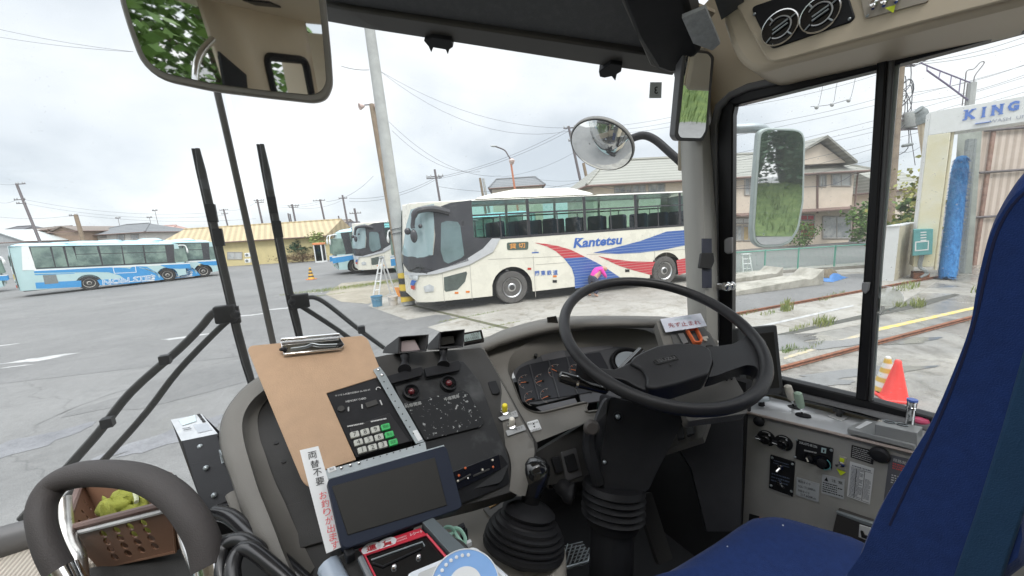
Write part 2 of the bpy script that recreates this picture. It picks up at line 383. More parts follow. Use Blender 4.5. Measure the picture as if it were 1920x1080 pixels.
# worn paint left on the yard
for i, (c, a, b_) in enumerate([((75, 673), .62, .16), ((5, 648), .25, .08), ((350, 632), .5, .13), ((32, 687), .2, .05), ((470, 591), .4, .12), ((525, 579), .55, .1)]):
    blob('faded_white_mark', c, a, b_, M_white, .006 + i * 2e-4, R(-15), i, rough=.5)
M_trk = mat('tyre darkened asphalt', (.125, .125, .125), .8, col2=(.17, .17, .168), vs_=6)
for P, w_ in (([(0, 668), (120, 650), (260, 632), (400, 612), (520, 596)], .06), ([(0, 700), (160, 672), (320, 648), (460, 628)], .05), ([(60, 800), (200, 742), (360, 700), (520, 668)], .03)):
    C_ = smooth_path([onZ(*q) for q in P], 6); gsheet('tyre_mark', [p + Vector((-w_ * .3, -w_ * (.6 + .4 * math.sin(i * 1.7)), 0)) for i, p in enumerate(C_)] + [p + Vector((w_ * .3, w_ * (.6 + .4 * math.sin(i * 2.3)), 0)) for i, p in enumerate(C_)][::-1], M_trk, .0048 + w_ * .004)
blob('repair_patch', (30, 838), .52, .34, M_patch, .0045, R(20), 41)
blob('repair_patch', (330, 815), .7, .22, M_patch, .0049, R(20), 42)
blob('repair_patch', (620, 650), 3.2, 1.1, ground_mat('dark asphalt', (.148, .148, .147), (.185, .184, .182), (.85, .85, .85), .8), .0041, R(10), 43)
gsheet('repair_patch', [onZ(0, 600), onZ(300, 572), onZ(560, 560), onZ(640, 640), onZ(520, 660), onZ(0, 720)], ground_mat('older asphalt', (.155, .155, .154), (.195, .194, .192), (.85, .85, .85), .5), .0037)
gsheet('road_marking', [onZ(1640, 617), onZ(1640, 623), onZ(1850, 575), onZ(1850, 570)], M_yel, .0085)
gsheet('road_marking', [onZ(1470, 670), onZ(1470, 675), onZ(1640, 624), onZ(1640, 618)], mat('faint yellow paint', (.50, .42, .25), .7, col2=(.38, .35, .30), thr=(.4, .6)), .0089)
gsheet('road_marking', [onZ(1375, 622), onZ(1375, 626), onZ(1600, 575), onZ(1600, 572)], M_white, .0093)
gsheet('drain_gutter', [onZ(1455, 628), onZ(1455, 634), onZ(1560, 610), onZ(1730, 575), onZ(1800, 553), onZ(1790, 551), onZ(1650, 583)], mat('gutter dirt', (.07, .07, .06), .8, var=.4), .0097)
for sd_, c, a, b_ in [(3, (1610, 700), .9, .16), (4, (1700, 640), .5, .15), (5, (1545, 715), .35, .14), (6, (1440, 640), 1.2, .2), (7, (1560, 645), 1.1, .2)]:
    blob('puddle', c, a, b_, mat('puddle water', (.16, .16, .155), .06, var=.1, rv=.02, spec=.8), .0105 + sd_ * 3e-4, R(-25), sd_)
def rail(a, b, label):
    d = (b - a).normalized(); n = Vector((-d.y, d.x, 0)); mb = MB()
    for q, (wd, z0, z1) in enumerate([(.08, .012, .025), (.02, .025, .045), (.05, .045, .065)]):
        mb.prism([a + n * wd / 2 + Vector((0, 0, z1)), b + n * wd / 2 + Vector((0, 0, z1)), b - n * wd / 2 + Vector((0, 0, z1)), a - n * wd / 2 + Vector((0, 0, z1))], (0, 0, 1), z1 - z0, M_rust)
    return tag(mb.build('wash_rail', bevel=.006), label, 'rail', 'rails of the bus wash')
rail(r1a - (r1b - r1a) * .3, r1b + (r1b - r1a).normalized() * 3.5, 'far rusty rail set in the yard, ending under the blue brush')
rail(r2a - rd * 1.2, r2b + rd * 3.0, 'near rusty rail set in the wet concrete by the red cone')

def blades(mb, c, rx, ry, n, h, m, rnd, lean=.5):
    for _ in range(n):
        a = rnd.uniform(0, 6.283); r = math.sqrt(rnd.random()); p = c + Vector((rx * r * math.cos(a), ry * r * math.sin(a), 0))
        hh = h * rnd.uniform(.25, 1.0); d = rnd.uniform(0, 6.283); s = Vector((math.cos(d), math.sin(d), 0)); q = Vector((-s.y, s.x, 0)) * hh * lean * rnd.uniform(.1, 1); wd = .004 + hh * .03
        mb.add([p - s * wd, p + s * wd, p + q * .5 + Vector((0, 0, hh * .65)) + s * wd * .6, p + q + Vector((0, 0, hh))], [(0, 1, 2, 3)], m)
def weeds(spots, name, label, m, cat='weeds'):
    rnd = random.Random(5); mb = MB()
    for (x, y, rx, ry, n, h) in spots:
        c = onZ(x, y); blades(mb, c, rx, ry, n, h, m, rnd)
    o = mb.build(name, smooth=False); tag(o, label, cat, None, 'stuff'); return o
weeds([(640, 540, 2.6, .5, 900, .12), (740, 528, 2.5, .5, 900, .14), (690, 536, 2.5, .5, 800, .12), (615, 553, .8, .2, 200, .07), (880, 594, 1.0, .06, 260, .06), (940, 610, .6, .05, 160, .05)], 'grass', 'low green grass strip between the coach bays', M_grass, 'grass')
weeds([(1545, 608, .35, .14, 120, .22), (1500, 616, .4, .07, 90, .1), (1440, 588, .3, .1, 60, .1), (1475, 582, .22, .1, 70, .35), (1720, 574, .3, .12, 90, .22), (1690, 574, .3, .1, 60, .15), (1480, 655, .25, .1, 80, .1), (1520, 651, .5, .06, 90, .06),
       (1400, 588, .5, .1, 80, .1), (1560, 557, .8, .1, 90, .12), (1475, 660, .12, .05, 40, .08), (1860, 545, 1.2, .3, 160, .2), (1700, 540, .8, .2, 100, .2)], 'weeds', 'tufts of weeds growing in the cracks of the washing yard', M_grass)
M_soil = mat('heaped soil', (.16, .13, .09), .9, var=.4, vs_=3)

# ------------------------------------------------------------------ foliage
def leafmat(name, c, c2, rough=.55):
    if name in MATS: return MATS[name]
    m = mat(name, c, rough, col2=c2, vs_=2.2, spec=.3); b = m.node_tree.nodes['Principled BSDF']
    b.inputs['Subsurface Weight'].default_value = 0
    b.inputs['Transmission Weight'].default_value = 0
    return m
L_pine = leafmat('pine leaves', (.025, .06, .035), (.07, .12, .06)); L_green = leafmat('green leaves', (.05, .11, .02), (.14, .24, .05))
L_red = leafmat('reddish leaves', (.17, .07, .05), (.24, .17, .10)); L_hedge = leafmat('brown hedge leaves', (.11, .075, .04), (.20, .13, .07)); L_palm = leafmat('light leaves', (.16, .22, .06), (.30, .34, .12))
M_bark = mat('bark', (.10, .075, .05), .9, var=.4, vs_=9, bump=.6)
def leaves(mb, c, r, n, size, m, rnd, clump=7, shell=.55):
    cl = []
    for _ in range(max(3, n // 40)):
        v = Vector((rnd.gauss(0, 1), rnd.gauss(0, 1), rnd.gauss(0, 1))).normalized() * (shell + (1 - shell) * rnd.random()); cl.append((v, rnd.uniform(.16, .34)))
    for _ in range(n):
        v, s = rnd.choice(cl); q = v + Vector((rnd.gauss(0, s), rnd.gauss(0, s), rnd.gauss(0, s)))
        p = Vector((c.x + q.x * r[0], c.y + q.y * r[1], c.z + q.z * r[2]))
        if p.z < .02: continue
        a = Vector((rnd.gauss(0, 1), rnd.gauss(0, 1), rnd.gauss(0, 1))).normalized(); x, y, z = basis(a); sz = size * rnd.uniform(.6, 1.3)
        mb.add([p - x * sz, p - y * sz * .55, p + x * sz, p + y * sz * .55], [(0, 1, 2, 3)], m)
def tree(name, label, cat, base, h, r, m, n=1400, leaf=.09, trunk=.1, group=None, sd=1, crown_lo=.3, layers=None):
    rnd = random.Random(sd); t = thing(name, label, cat, base, group); mb = MB()
    top = base + Vector((0, 0, h * .8)); mb.tube([base, base + Vector((.03 * h, 0, h * .4)), top], [trunk, trunk * .7, trunk * .25], M_bark, 7)
    for k in range(5):
        a = rnd.uniform(0, 6.28); z = h * rnd.uniform(.35, .65); mb.tube([base + Vector((.03 * h, 0, z)), base + Vector((math.cos(a) * r * .6, math.sin(a) * r * .6, z + h * .18))], [trunk * .4, trunk * .12], M_bark, 5)
    mb.build('trunk', t); mc = MB()
    if layers:
        for (dx, dy, z, rr, rz) in layers: leaves(mc, base + Vector((dx, dy, z)), (rr, rr, rz), int(n / len(layers)), leaf, m, rnd)
    else:
        leaves(mc, base + Vector((0, 0, h * (1 + crown_lo) / 2)), (r, r, h * (1 - crown_lo) / 2), n, leaf, m, rnd)
        if m is L_pine: mc.ball(base + Vector((0, 0, h * .52)), (r * .8, r * .8, h * .5), m)
    mc.build('crown', t, smooth=False); return t
def shrub(name, label, base, r, h, m, n, leaf, sd, cat='shrub', group=None, stems=5):
    rnd = random.Random(sd); t = thing(name, label, cat, base, group); mb = MB()
    for k in range(stems):
        a = rnd.uniform(0, 6.28); mb.tube([base, base + Vector((math.cos(a) * r[0] * .6, math.sin(a) * r[1] * .6, h * .7))], [.025, .008], M_bark, 5)
    mb.build('stem', t); mc = MB(); leaves(mc, base + Vector((0, 0, h * .55)), (r[0], r[1], h * .5), n, leaf, m, rnd, shell=.3); mc.build('foliage', t, smooth=False); return t

# ------------------------------------------------------------------ wheels and vehicles
M_tyre = mat('tyre rubber', (.035, .034, .033), .85, var=.25, vs_=5); M_dusty = mat('dusty tyre', (.11, .105, .10), .9, var=.25, vs_=6); M_alu = mat('polished alloy', (.62, .62, .62), .3, metal=.85, var=.1); M_rimw = mat('grey painted rim', (.42, .40, .37), .5, var=.2)
M_hub = mat('dark hub', (.05, .05, .05), .5); M_blk = mat('black paint', (.018, .018, .02), .3, var=.2); M_under = mat('underbody black', (.02, .02, .02), .8)
M_cream = mat('cream coach paint', (.76, .735, .64), .28, var=.06, vs_=2.2, coat=.35); M_mask = mat('dark grey window mask', (.055, .055, .062), .22, var=.15, vs_=1.5); M_silver = mat('silver swoosh', (.52, .53, .55), .3, var=.05)
M_blue = mat('blue lettering', (.05, .14, .45), .4); M_orange = mat('orange lamp', (.75, .22, .03), .35); M_redl = mat('red lamp', (.5, .05, .03), .3)
M_sr = banded('red stripes', (.60, .30, .28), (.60, .06, .08), 2, 11.0, .2, .3); M_sb = banded('blue stripes', (.26, .34, .54), (.06, .14, .44), 2, 11.0, .2, .3)
G_tint = glass('green tinted glass', (.60, .80, .75), 2.2); G_dark = glass('dark tinted glass', (.18, .26, .25), 1.5); M_wind = mat('coach windscreen', (.30, .40, .42), .08, var=.12, vs_=.7, rv=.03, coat=.4)  # coach windscreen is opaque; its pale teal stands for reflected sky
M_seatb = mat('coach seat cloth', (.045, .06, .13), .85); M_lens = mat('lamp lens', (.55, .57, .58), .12, var=.25, vs_=6); M_chrome = mat('chrome', (.78, .78, .78), .12, metal=1.0, var=.05, rv=.05)
M_plate = mat('green plate', (.05, .25, .12), .5)
def wheel(parent, c, r, w_, side, rim_m, name='wheel', tyre=None):
    ax = Vector((0, side, 0)); mb = MB(); tyre = tyre or M_tyre
    mb.lathe([(r * .62, -w_ / 2), (r * .93, -w_ / 2), (r, -w_ * .38), (r, w_ * .38), (r * .94, w_ / 2), (r * .66, w_ / 2), (r * .62, w_ * .40)], c, ax, tyre, 36)
    t = mb.build(name, parent, local=True); m2 = MB()
    m2.lathe([(r * .63, w_ * .36), (r * .60, w_ * .50), (r * .55, w_ * .42), (r * .48, w_ * .28), (r * .30, w_ * .26), (r * .26, w_ * .40), (r * .2, w_ * .46), (r * .01, w_ * .47)], c, ax, rim_m, 36)
    for k in range(10):
        a = 6.283 * k / 10; m2.ball(c + ax * (w_ * .29) + Vector((math.cos(a) * r * .40, 0, math.sin(a) * r * .40)), r * .055, M_hub, nu=6, nv=4)
    m2.lathe([(r * .17, w_ * .47), (r * .15, w_ * .53), (r * .01, w_ * .54)], c, ax, M_hub, 16)
    m2.build('rim', t, local=True); return t
def arch(cx, r, a0, a1, zc, n=14): return [V2(cx + r * math.cos(a0 + (a1 - a0) * i / n), zc + r * math.sin(a0 + (a1 - a0) * i / n)) for i in range(n + 1)]

class Frame2:                                  # a vehicle's side plane: pixel -> (along, height)
    def __init__(s, pa, pb):
        s.a, s.b = onZ(*pa), onZ(*pb); s.ex = (s.b - s.a).normalized(); s.ey = Vector((-s.ex.y, s.ex.x, 0))
        if s.ey.dot(s.a - Vector((0, 0, s.a.z))) < 0 and False: s.ey = -s.ey
        s.pl = Pl(s.a, -s.ey, s.ex)
    def __call__(s, x, y): p = s.pl.at(x, y); return V2((p - s.a).dot(s.ex), p.z)
    def place(s, o, half): o.location = s.a + s.ey * half; o.rotation_euler.z = math.atan2(s.ex.y, s.ex.x)

# ---- the highway coach
F1 = Frame2((963, 570), (1248, 535)); WB = (F1.b - F1.a).length
def make_coach():
    t = thing('coach', 'cream highway coach with red and blue striped swooshes, parked broadside with Kantetsu lettering', 'coach', (0, 0, 0), 'cream highway coaches')
    sN, s0, sR, H = F1(766, 520).x - .12, F1(822, 520).x, F1(1338, 440).x, 1.25
    zt, zb = F1(960, 373).y, F1(960, 447).y
    def hw(s):
        if s >= s0: return H
        q = min(1, (s0 - s) / (s0 - sN)); return H * max(0.0, 1 - q ** 2.3) ** (1 / 2.3)
    def S(s, z, side=-1, off=0.0):
        e = .02; dh = (hw(s + e) - hw(s - e)) / (2 * e) if s - e > sN else 3.0; n = Vector((-dh, 1)).normalized()
        y = hw(s) - max(0, z - 1.9) * .05; x = s + max(0, z - 1.6) * .10 * max(0, min(1, (s0 - s) / (s0 - sN)))
        y = max(y, 0.0); return Vector((x + n.x * off, side * (y + n.y * off), z))
    def patch(name, poly, m, off, parent=t, side=-1, step=.16, mb=None, px=True):
        P = [F1(*q) if px else V2(*q) for q in poly]; P = [V2(max(q.x, sN), q.y) for q in P]
        V, Fc = cdt(P, step); b = mb or MB(); b.add([S(v.x, v.y, side, off) for v in V], Fc, m)
        return None if mb else b.build(name, parent, local=True)
    x0 = F1(882, 400).x; pil = [F1(q, 400).x for q in (882, 990.5, 1097, 1193, 1276)]; pw = pil[2] - pil[1]
    pil.append(min(pil[-1] + pw, sR - .3))
    wins = [(a + .05, b - .05) for a, b in zip(pil, pil[1:])]; zw0, zw1 = zb + .07, zt - .02
    rW = .66
    prof = [V2(sN, .55), V2(sN + .3, .36), V2(-rW, .33)] + arch(0, rW, math.pi, 0, .52)[1:-1] + [V2(rW, .33), V2(WB - rW, .33)] + arch(WB, rW, math.pi, 0, .52)[1:-1] + [V2(WB + rW, .33), V2(sR, .42), V2(sR, zt), V2(sN, zt)]
    holes = [[V2(a, zw0), V2(b, zw0), V2(b, zw1), V2(a, zw1)] for a, b in wins]
    V, Fc = cdt(prof, .22, holes); mb = MB()
    for side in (-1, 1): mb.add([S(v.x, v.y, side) for v in V], Fc, M_cream)
    mb.add([Vector((sR, -1.25, .42)), Vector((sR, 1.25, .42)), Vector((sR, 1.2, zt)), Vector((sR, -1.2, zt))], [(0, 1, 2, 3)], M_cream)
    mb.build('body', t, local=True, ang=50)
    tun = zt + .38
    def crown(s): return .05 + .05 * min(1, max(0, (s - sN) / 3.4)) ** .6
    mr = MB(); mr.grid(lambda u, v: (lambda s, q: Vector((S(s, zt).x, (abs(S(s, zt, 1).y)) * q, zt + crown(s) * (1 - abs(q) ** 3.2))))(sN + (sR - sN) * u, v * 2 - 1), 40, 20, M_cream)
    roof = mr.build('roof', t, local=True, ang=60)
    mh = MB(); a, b = F1(895, 372).x, F1(1128, 372).x
    mh.grid(lambda u, v: Vector((a + (b - a) * u, (v * 2 - 1) * 1.02, zt + .06 + .30 * min(1, u * 3, (1 - u) * 5) ** .6 * (1 - abs(v * 2 - 1) ** 6))), 24, 10, M_cream); mh.build('roof_unit', roof, local=True)
    mi = MB(); mi.box(((x0 + sR) / 2, 0, zw0 - .45), (sR - x0 + 1.5, 2.3, .06), M_under); mi.box((x0 - .55, 0, (zw0 + zt) / 2 - .6), (.05, 2.2, 1.6), M_under); mi.build('floor', t, local=True)
    seat0 = None
    for i in range(9):
        for y in (-.62, .62):
            s = x0 + 1.0 + i * .86
            if s > sR - .5: continue
            ms = MB(); ms.box((s, y, zw0 + .0), (.16, .92, .95), M_seatb); ms.box((s - .25, y, zw0 - .25), (.45, .92, .2), M_seatb)
            ms.build('seat', t, local=True, bevel=.06)
    # glazing: mask frame, panes, transoms
    for side in (-1, 1):
        mm = MB()
        for a, b in zip(pil, pil[1:]):
            for q0, q1 in ((a - .05, a + .05), (b - .05, b + .05)):
                V, Fc = cdt([V2(q0, zb), V2(q1, zb), V2(q1, zt - .0), V2(q0, zt)], .3); mm.add([S(v.x, v.y, side, .006) for v in V], Fc, M_mask)
            for z0, z1 in ((zb, zw0), (zw1, zt)):
                V, Fc = cdt([V2(a + .05, z0), V2(b - .05, z0), V2(b - .05, z1), V2(a + .05, z1)], .3); mm.add([S(v.x, v.y, side, .006) for v in V], Fc, M_mask)
            zz = zw0 + (zw1 - zw0) * .60; zz1 = zz + .05; mid = (a + b) / 2
            for q in ((a + .05, b - .05, zz, zz1), (mid - .02, mid + .02, zw0, zz)):
                V, Fc = cdt([V2(q[0], q[2]), V2(q[1], q[2]), V2(q[1], q[3]), V2(q[0], q[3])], .3); mm.add([S(v.x, v.y, side, -.004) for v in V], Fc, M_mask)
        mm.build('window_frame', t, local=True)
        for a, b in wins:
            mg = MB(); V, Fc = cdt([V2(a, zw0), V2(b, zw0), V2(b, zw1), V2(a, zw1)], .5); mg.add([S(v.x, v.y, side, -.012) for v in V], Fc, G_tint); mg.build('window', t, local=True)
    # nose: mask, windscreen, door, lamps
    patch('mask', [(812, 392), (845, 380), (884, 375), (889, 445), (922, 448), (905, 466), (872, 487), (835, 501), (800, 512), (784, 512), (770, 510), (758, 497), (758, 480), (790, 483), (812, 478), (816, 440)], M_mask, .034)
    patch('windscreen', [(752, 480), (758, 420), (765, 392), (790, 386), (814, 382), (814, 440), (811, 478), (790, 484), (770, 484)], M_wind, .03, step=.08)
    patch('mask', [(745, 497), (745, 478), (770, 482), (790, 483), (790, 513), (768, 511)], M_mask, .037)
    for side in (1,):
        patch('windscreen', [(sN, 1.15), (sN + .1, 1.15), (s0 - .05, 1.2), (s0 - .1, zt - .1), (sN, zt - .1)], M_wind, .03, side=1, px=False, step=.08)
        patch('mask', [(s0 - .05, 1.15), (x0, 1.9), (x0, zt), (s0 - .05, zt - .05)], M_mask, .005, side=1, px=False)
    patch('side_band', [(922, 447), (938, 447), (924, 472), (880, 496), (820, 513), (761, 520), (761, 513), (800, 512), (835, 501), (872, 487), (905, 466)], M_silver, .040)
    d = patch('door', [(818, 413), (826, 408), (868, 407), (878, 489), (832, 503), (826, 470)], M_mask, .040)
    patch('door_glass', [(827, 418), (838, 414), (858, 416), (863, 424), (870, 478), (864, 484), (840, 494), (832, 490), (826, 470)], mat('door glass', (.15, .21, .22), .06, var=.3, vs_=1.1, rv=.02), .044, d)
    patch('side_window', [(832, 520), (874, 509), (876, 512), (872, 528), (858, 543), (836, 547), (833, 544)], mat('low side window', (.09, .11, .10), .12, var=.3, vs_=2), .008)
    for q in ([(795, 538), (806, 533), (814, 537), (813, 546), (798, 548)], [(768, 513), (787, 513), (785, 526), (769, 525)]): patch('headlight', q, M_lens, .03)
    mb = MB(); patch('', [(774, 527), (783, 528), (777, 538), (771, 537)], M_blue, .03, mb=mb); patch('', [(772, 538), (780, 538), (779, 546), (773, 545)], M_redl, .03, mb=mb); mb.build('emblem', t, local=True)
    for q in ((856, 549), (877, 547), (1040, 518)): patch('marker_lamp', [(q[0] - 3.5, q[1] - 1.6), (q[0] + 3.5, q[1] - 1.8), (q[0] + 3.5, q[1] + 1.6), (q[0] - 3.5, q[1] + 1.8)], M_orange, .01)
    patch('marker_lamp', [(989, 502), (996, 502), (996, 506), (989, 506)], M_redl, .01)
    for q in (1176, 507), (1040, 527): patch('latch', [(q[0] - 4, q[1] - 2), (q[0] + 4, q[1] - 2), (q[0] + 4, q[1] + 3), (q[0] - 4, q[1] + 3)], M_blk, .01)
    # destination sign
    a = F1(950, 455); b = F1(990, 468); cc = F1(970, 461.5); md = MB(); P = rpoly([Vector((q[0], q[1], 0)) for q in ((a.x, F1(950, 469).y), (b.x, F1(990, 468).y), (F1(991, 453).x, F1(991, 453).y), (F1(950, 455).x, F1(950, 455).y))], .06)
    md.prism([S(p.x, p.y, -1, .012) for p in P], (0, -1, 0), .01, mat('sign glass', (.10, .13, .11), .15))
    fr = lambda x, y, o_=.016: (S(F1(x, y).x, F1(x, y).y, -1, o_), Vector((1, 0, 0)), Vector((0, 0, 1)), Vector((0, -1, 0)))
    md.text('貸 切', fr(970, 461.5), .17, mat('sign amber', (.8, .35, .08), .5), sx=1.35, bold=.01); md.build('destination_sign', t, local=True)
    # stripes and lettering
    mb = MB()
    patch('', [(1002, 455), (1022, 457), (1045, 461), (1070, 468), (1098, 482), (1057, 484), (1042, 471), (1025, 462)], M_sr, .006, mb=mb)
    patch('', [(1057, 484), (1098, 482), (1118, 492), (1140, 505), (1168, 524), (1078, 541), (1077, 520), (1072, 503)], M_sb, .0062, mb=mb)
    patch('', [(1112, 474), (1150, 465), (1200, 452), (1250, 434), (1330, 428), (1330, 448), (1285, 460), (1240, 469), (1200, 474), (1160, 476)], M_sb, .0064, mb=mb)
    patch('', [(1121, 480), (1150, 486), (1183, 490), (1228, 491), (1222, 505), (1222, 516), (1185, 506), (1160, 498)], M_sr, .0066, mb=mb)
    patch('', [(1268, 488), (1290, 483), (1340, 473), (1340, 500), (1290, 510), (1272, 516)], M_sr, .0066, mb=mb)
    mb.build('livery_stripes', t, local=True)
    ml = MB(); q = fr(1122, 453.5, .008); ml.text('Kantetsu', q, .41, M_blue, bold=.035, sx=1.22, shear=.22)
    ml.add([S(F1(1078, 446).x, F1(1078, 446).y, -1, .008), S(F1(1095, 447).x, F1(1095, 447).y, -1, .008), S(F1(1088, 450).x, F1(1088, 450).y, -1, .008)], [(0, 1, 2)], M_blue)
    ml.build('lettering', t, local=True); ml = MB()
    for i, k in enumerate('関東鉄道'): ml.text(k, fr(1007 + i * 11.4, 513 - i * .45, .008), .17, M_blue, bold=.02)
    ml.build('lettering', t, local=True); ml = MB(); ml.text('旅', fr(1004, 470, .008), .1, M_silver); patch('', [(997, 473), (1010, 472), (1010, 474), (997, 475)], M_blue, .008, mb=ml)
    ml.build('lettering', t, local=True)
    sm = mat('panel seam', (.42, .40, .36), .6)
    for P in ([(999, 480), (1004, 557)], [(880, 489), (885, 563)], [(828, 505), (833, 567)], [(1226, 440), (1227, 490)]):
        (xa, ya), (xb, yb) = P; patch('panel_seam', [(xa, ya), (xa + .9, ya), (xb + .9, yb), (xb, yb)], sm, .005)
    for P in ([(915, 486), (1060, 480)], [(1004, 496), (1060, 492)], [(1100, 477), (1290, 467)]):
        (xa, ya), (xb, yb) = P; patch('panel_seam', [(xa, ya), (xb, yb), (xb, yb + .8), (xa, ya + .8)], sm, .005)
    # mirror arm hanging from the roof corner
    ma = MB(); g = lambda x, y, o_: S(max(F1(x, y).x, sN + .25), F1(x, y).y, -1, o_)
    ma.tube(smooth_path([g(842, 398, .02), g(815, 392, .10), g(795, 393, .22), g(783, 399, .30), g(781, 420, .32), g(782, 428, .32)], 4), [.10] * 6 + [.09] * 8 + [.06] * 7, M_mask, 8)
    ar = ma.build('mirror_arm', t, local=True); mm = MB(); mm.ball(g(784, 442, .32), (.10, .08, .19), M_mask, nu=12, nv=8); mm.ball(g(776, 433, .36), (.09, .06, .10), M_mask); mm.ball(g(790, 424, .20), (.06, .05, .06), M_mask); mm.build('mirror', ar, local=True)
    mw = MB(); mw.tube([S(s0 - .3, 1.22, -1, .04), S(s0 - .5, 1.42, -1, .05), S(s0 - .75, 1.30, -1, .05)], .018, M_blk); mw.tube([S(s0 - .12, 1.3, -1, .05), S(s0 - .5, 1.42, -1, .06), S(sN + .1, 1.44, -1, .06)], .014, M_blk); mw.build('wiper', t, local=True)
    for x in (0, WB):
        for side in (-1, 1): wheel(t, Vector((x, side * 1.06, .52)), .515, .30, side, M_alu, tyre=M_dusty)
    mu = MB(); mu.box(((sN + sR) / 2 + .3, 0, .55), (sR - sN - 1.6, 2.0, .5), M_under); mu.build('underbody', t, local=True)
    return t
coach = make_coach(); F1.place(coach, 1.25)
c2 = copy_tree(coach, label='second cream coach further back with its dark door open, half hidden by the concrete pole')
p2 = onZ(694, 519); d2 = math.atan2(F1.ex.y, F1.ex.x) + R(2)
c2.rotation_euler.z = d2; nose = Vector((F1(766, 520).x + .5, -1.25, 0)); nose.rotate(Matrix.Rotation(d2, 3, 'Z')); c2.location = onZ(684, 517) - nose

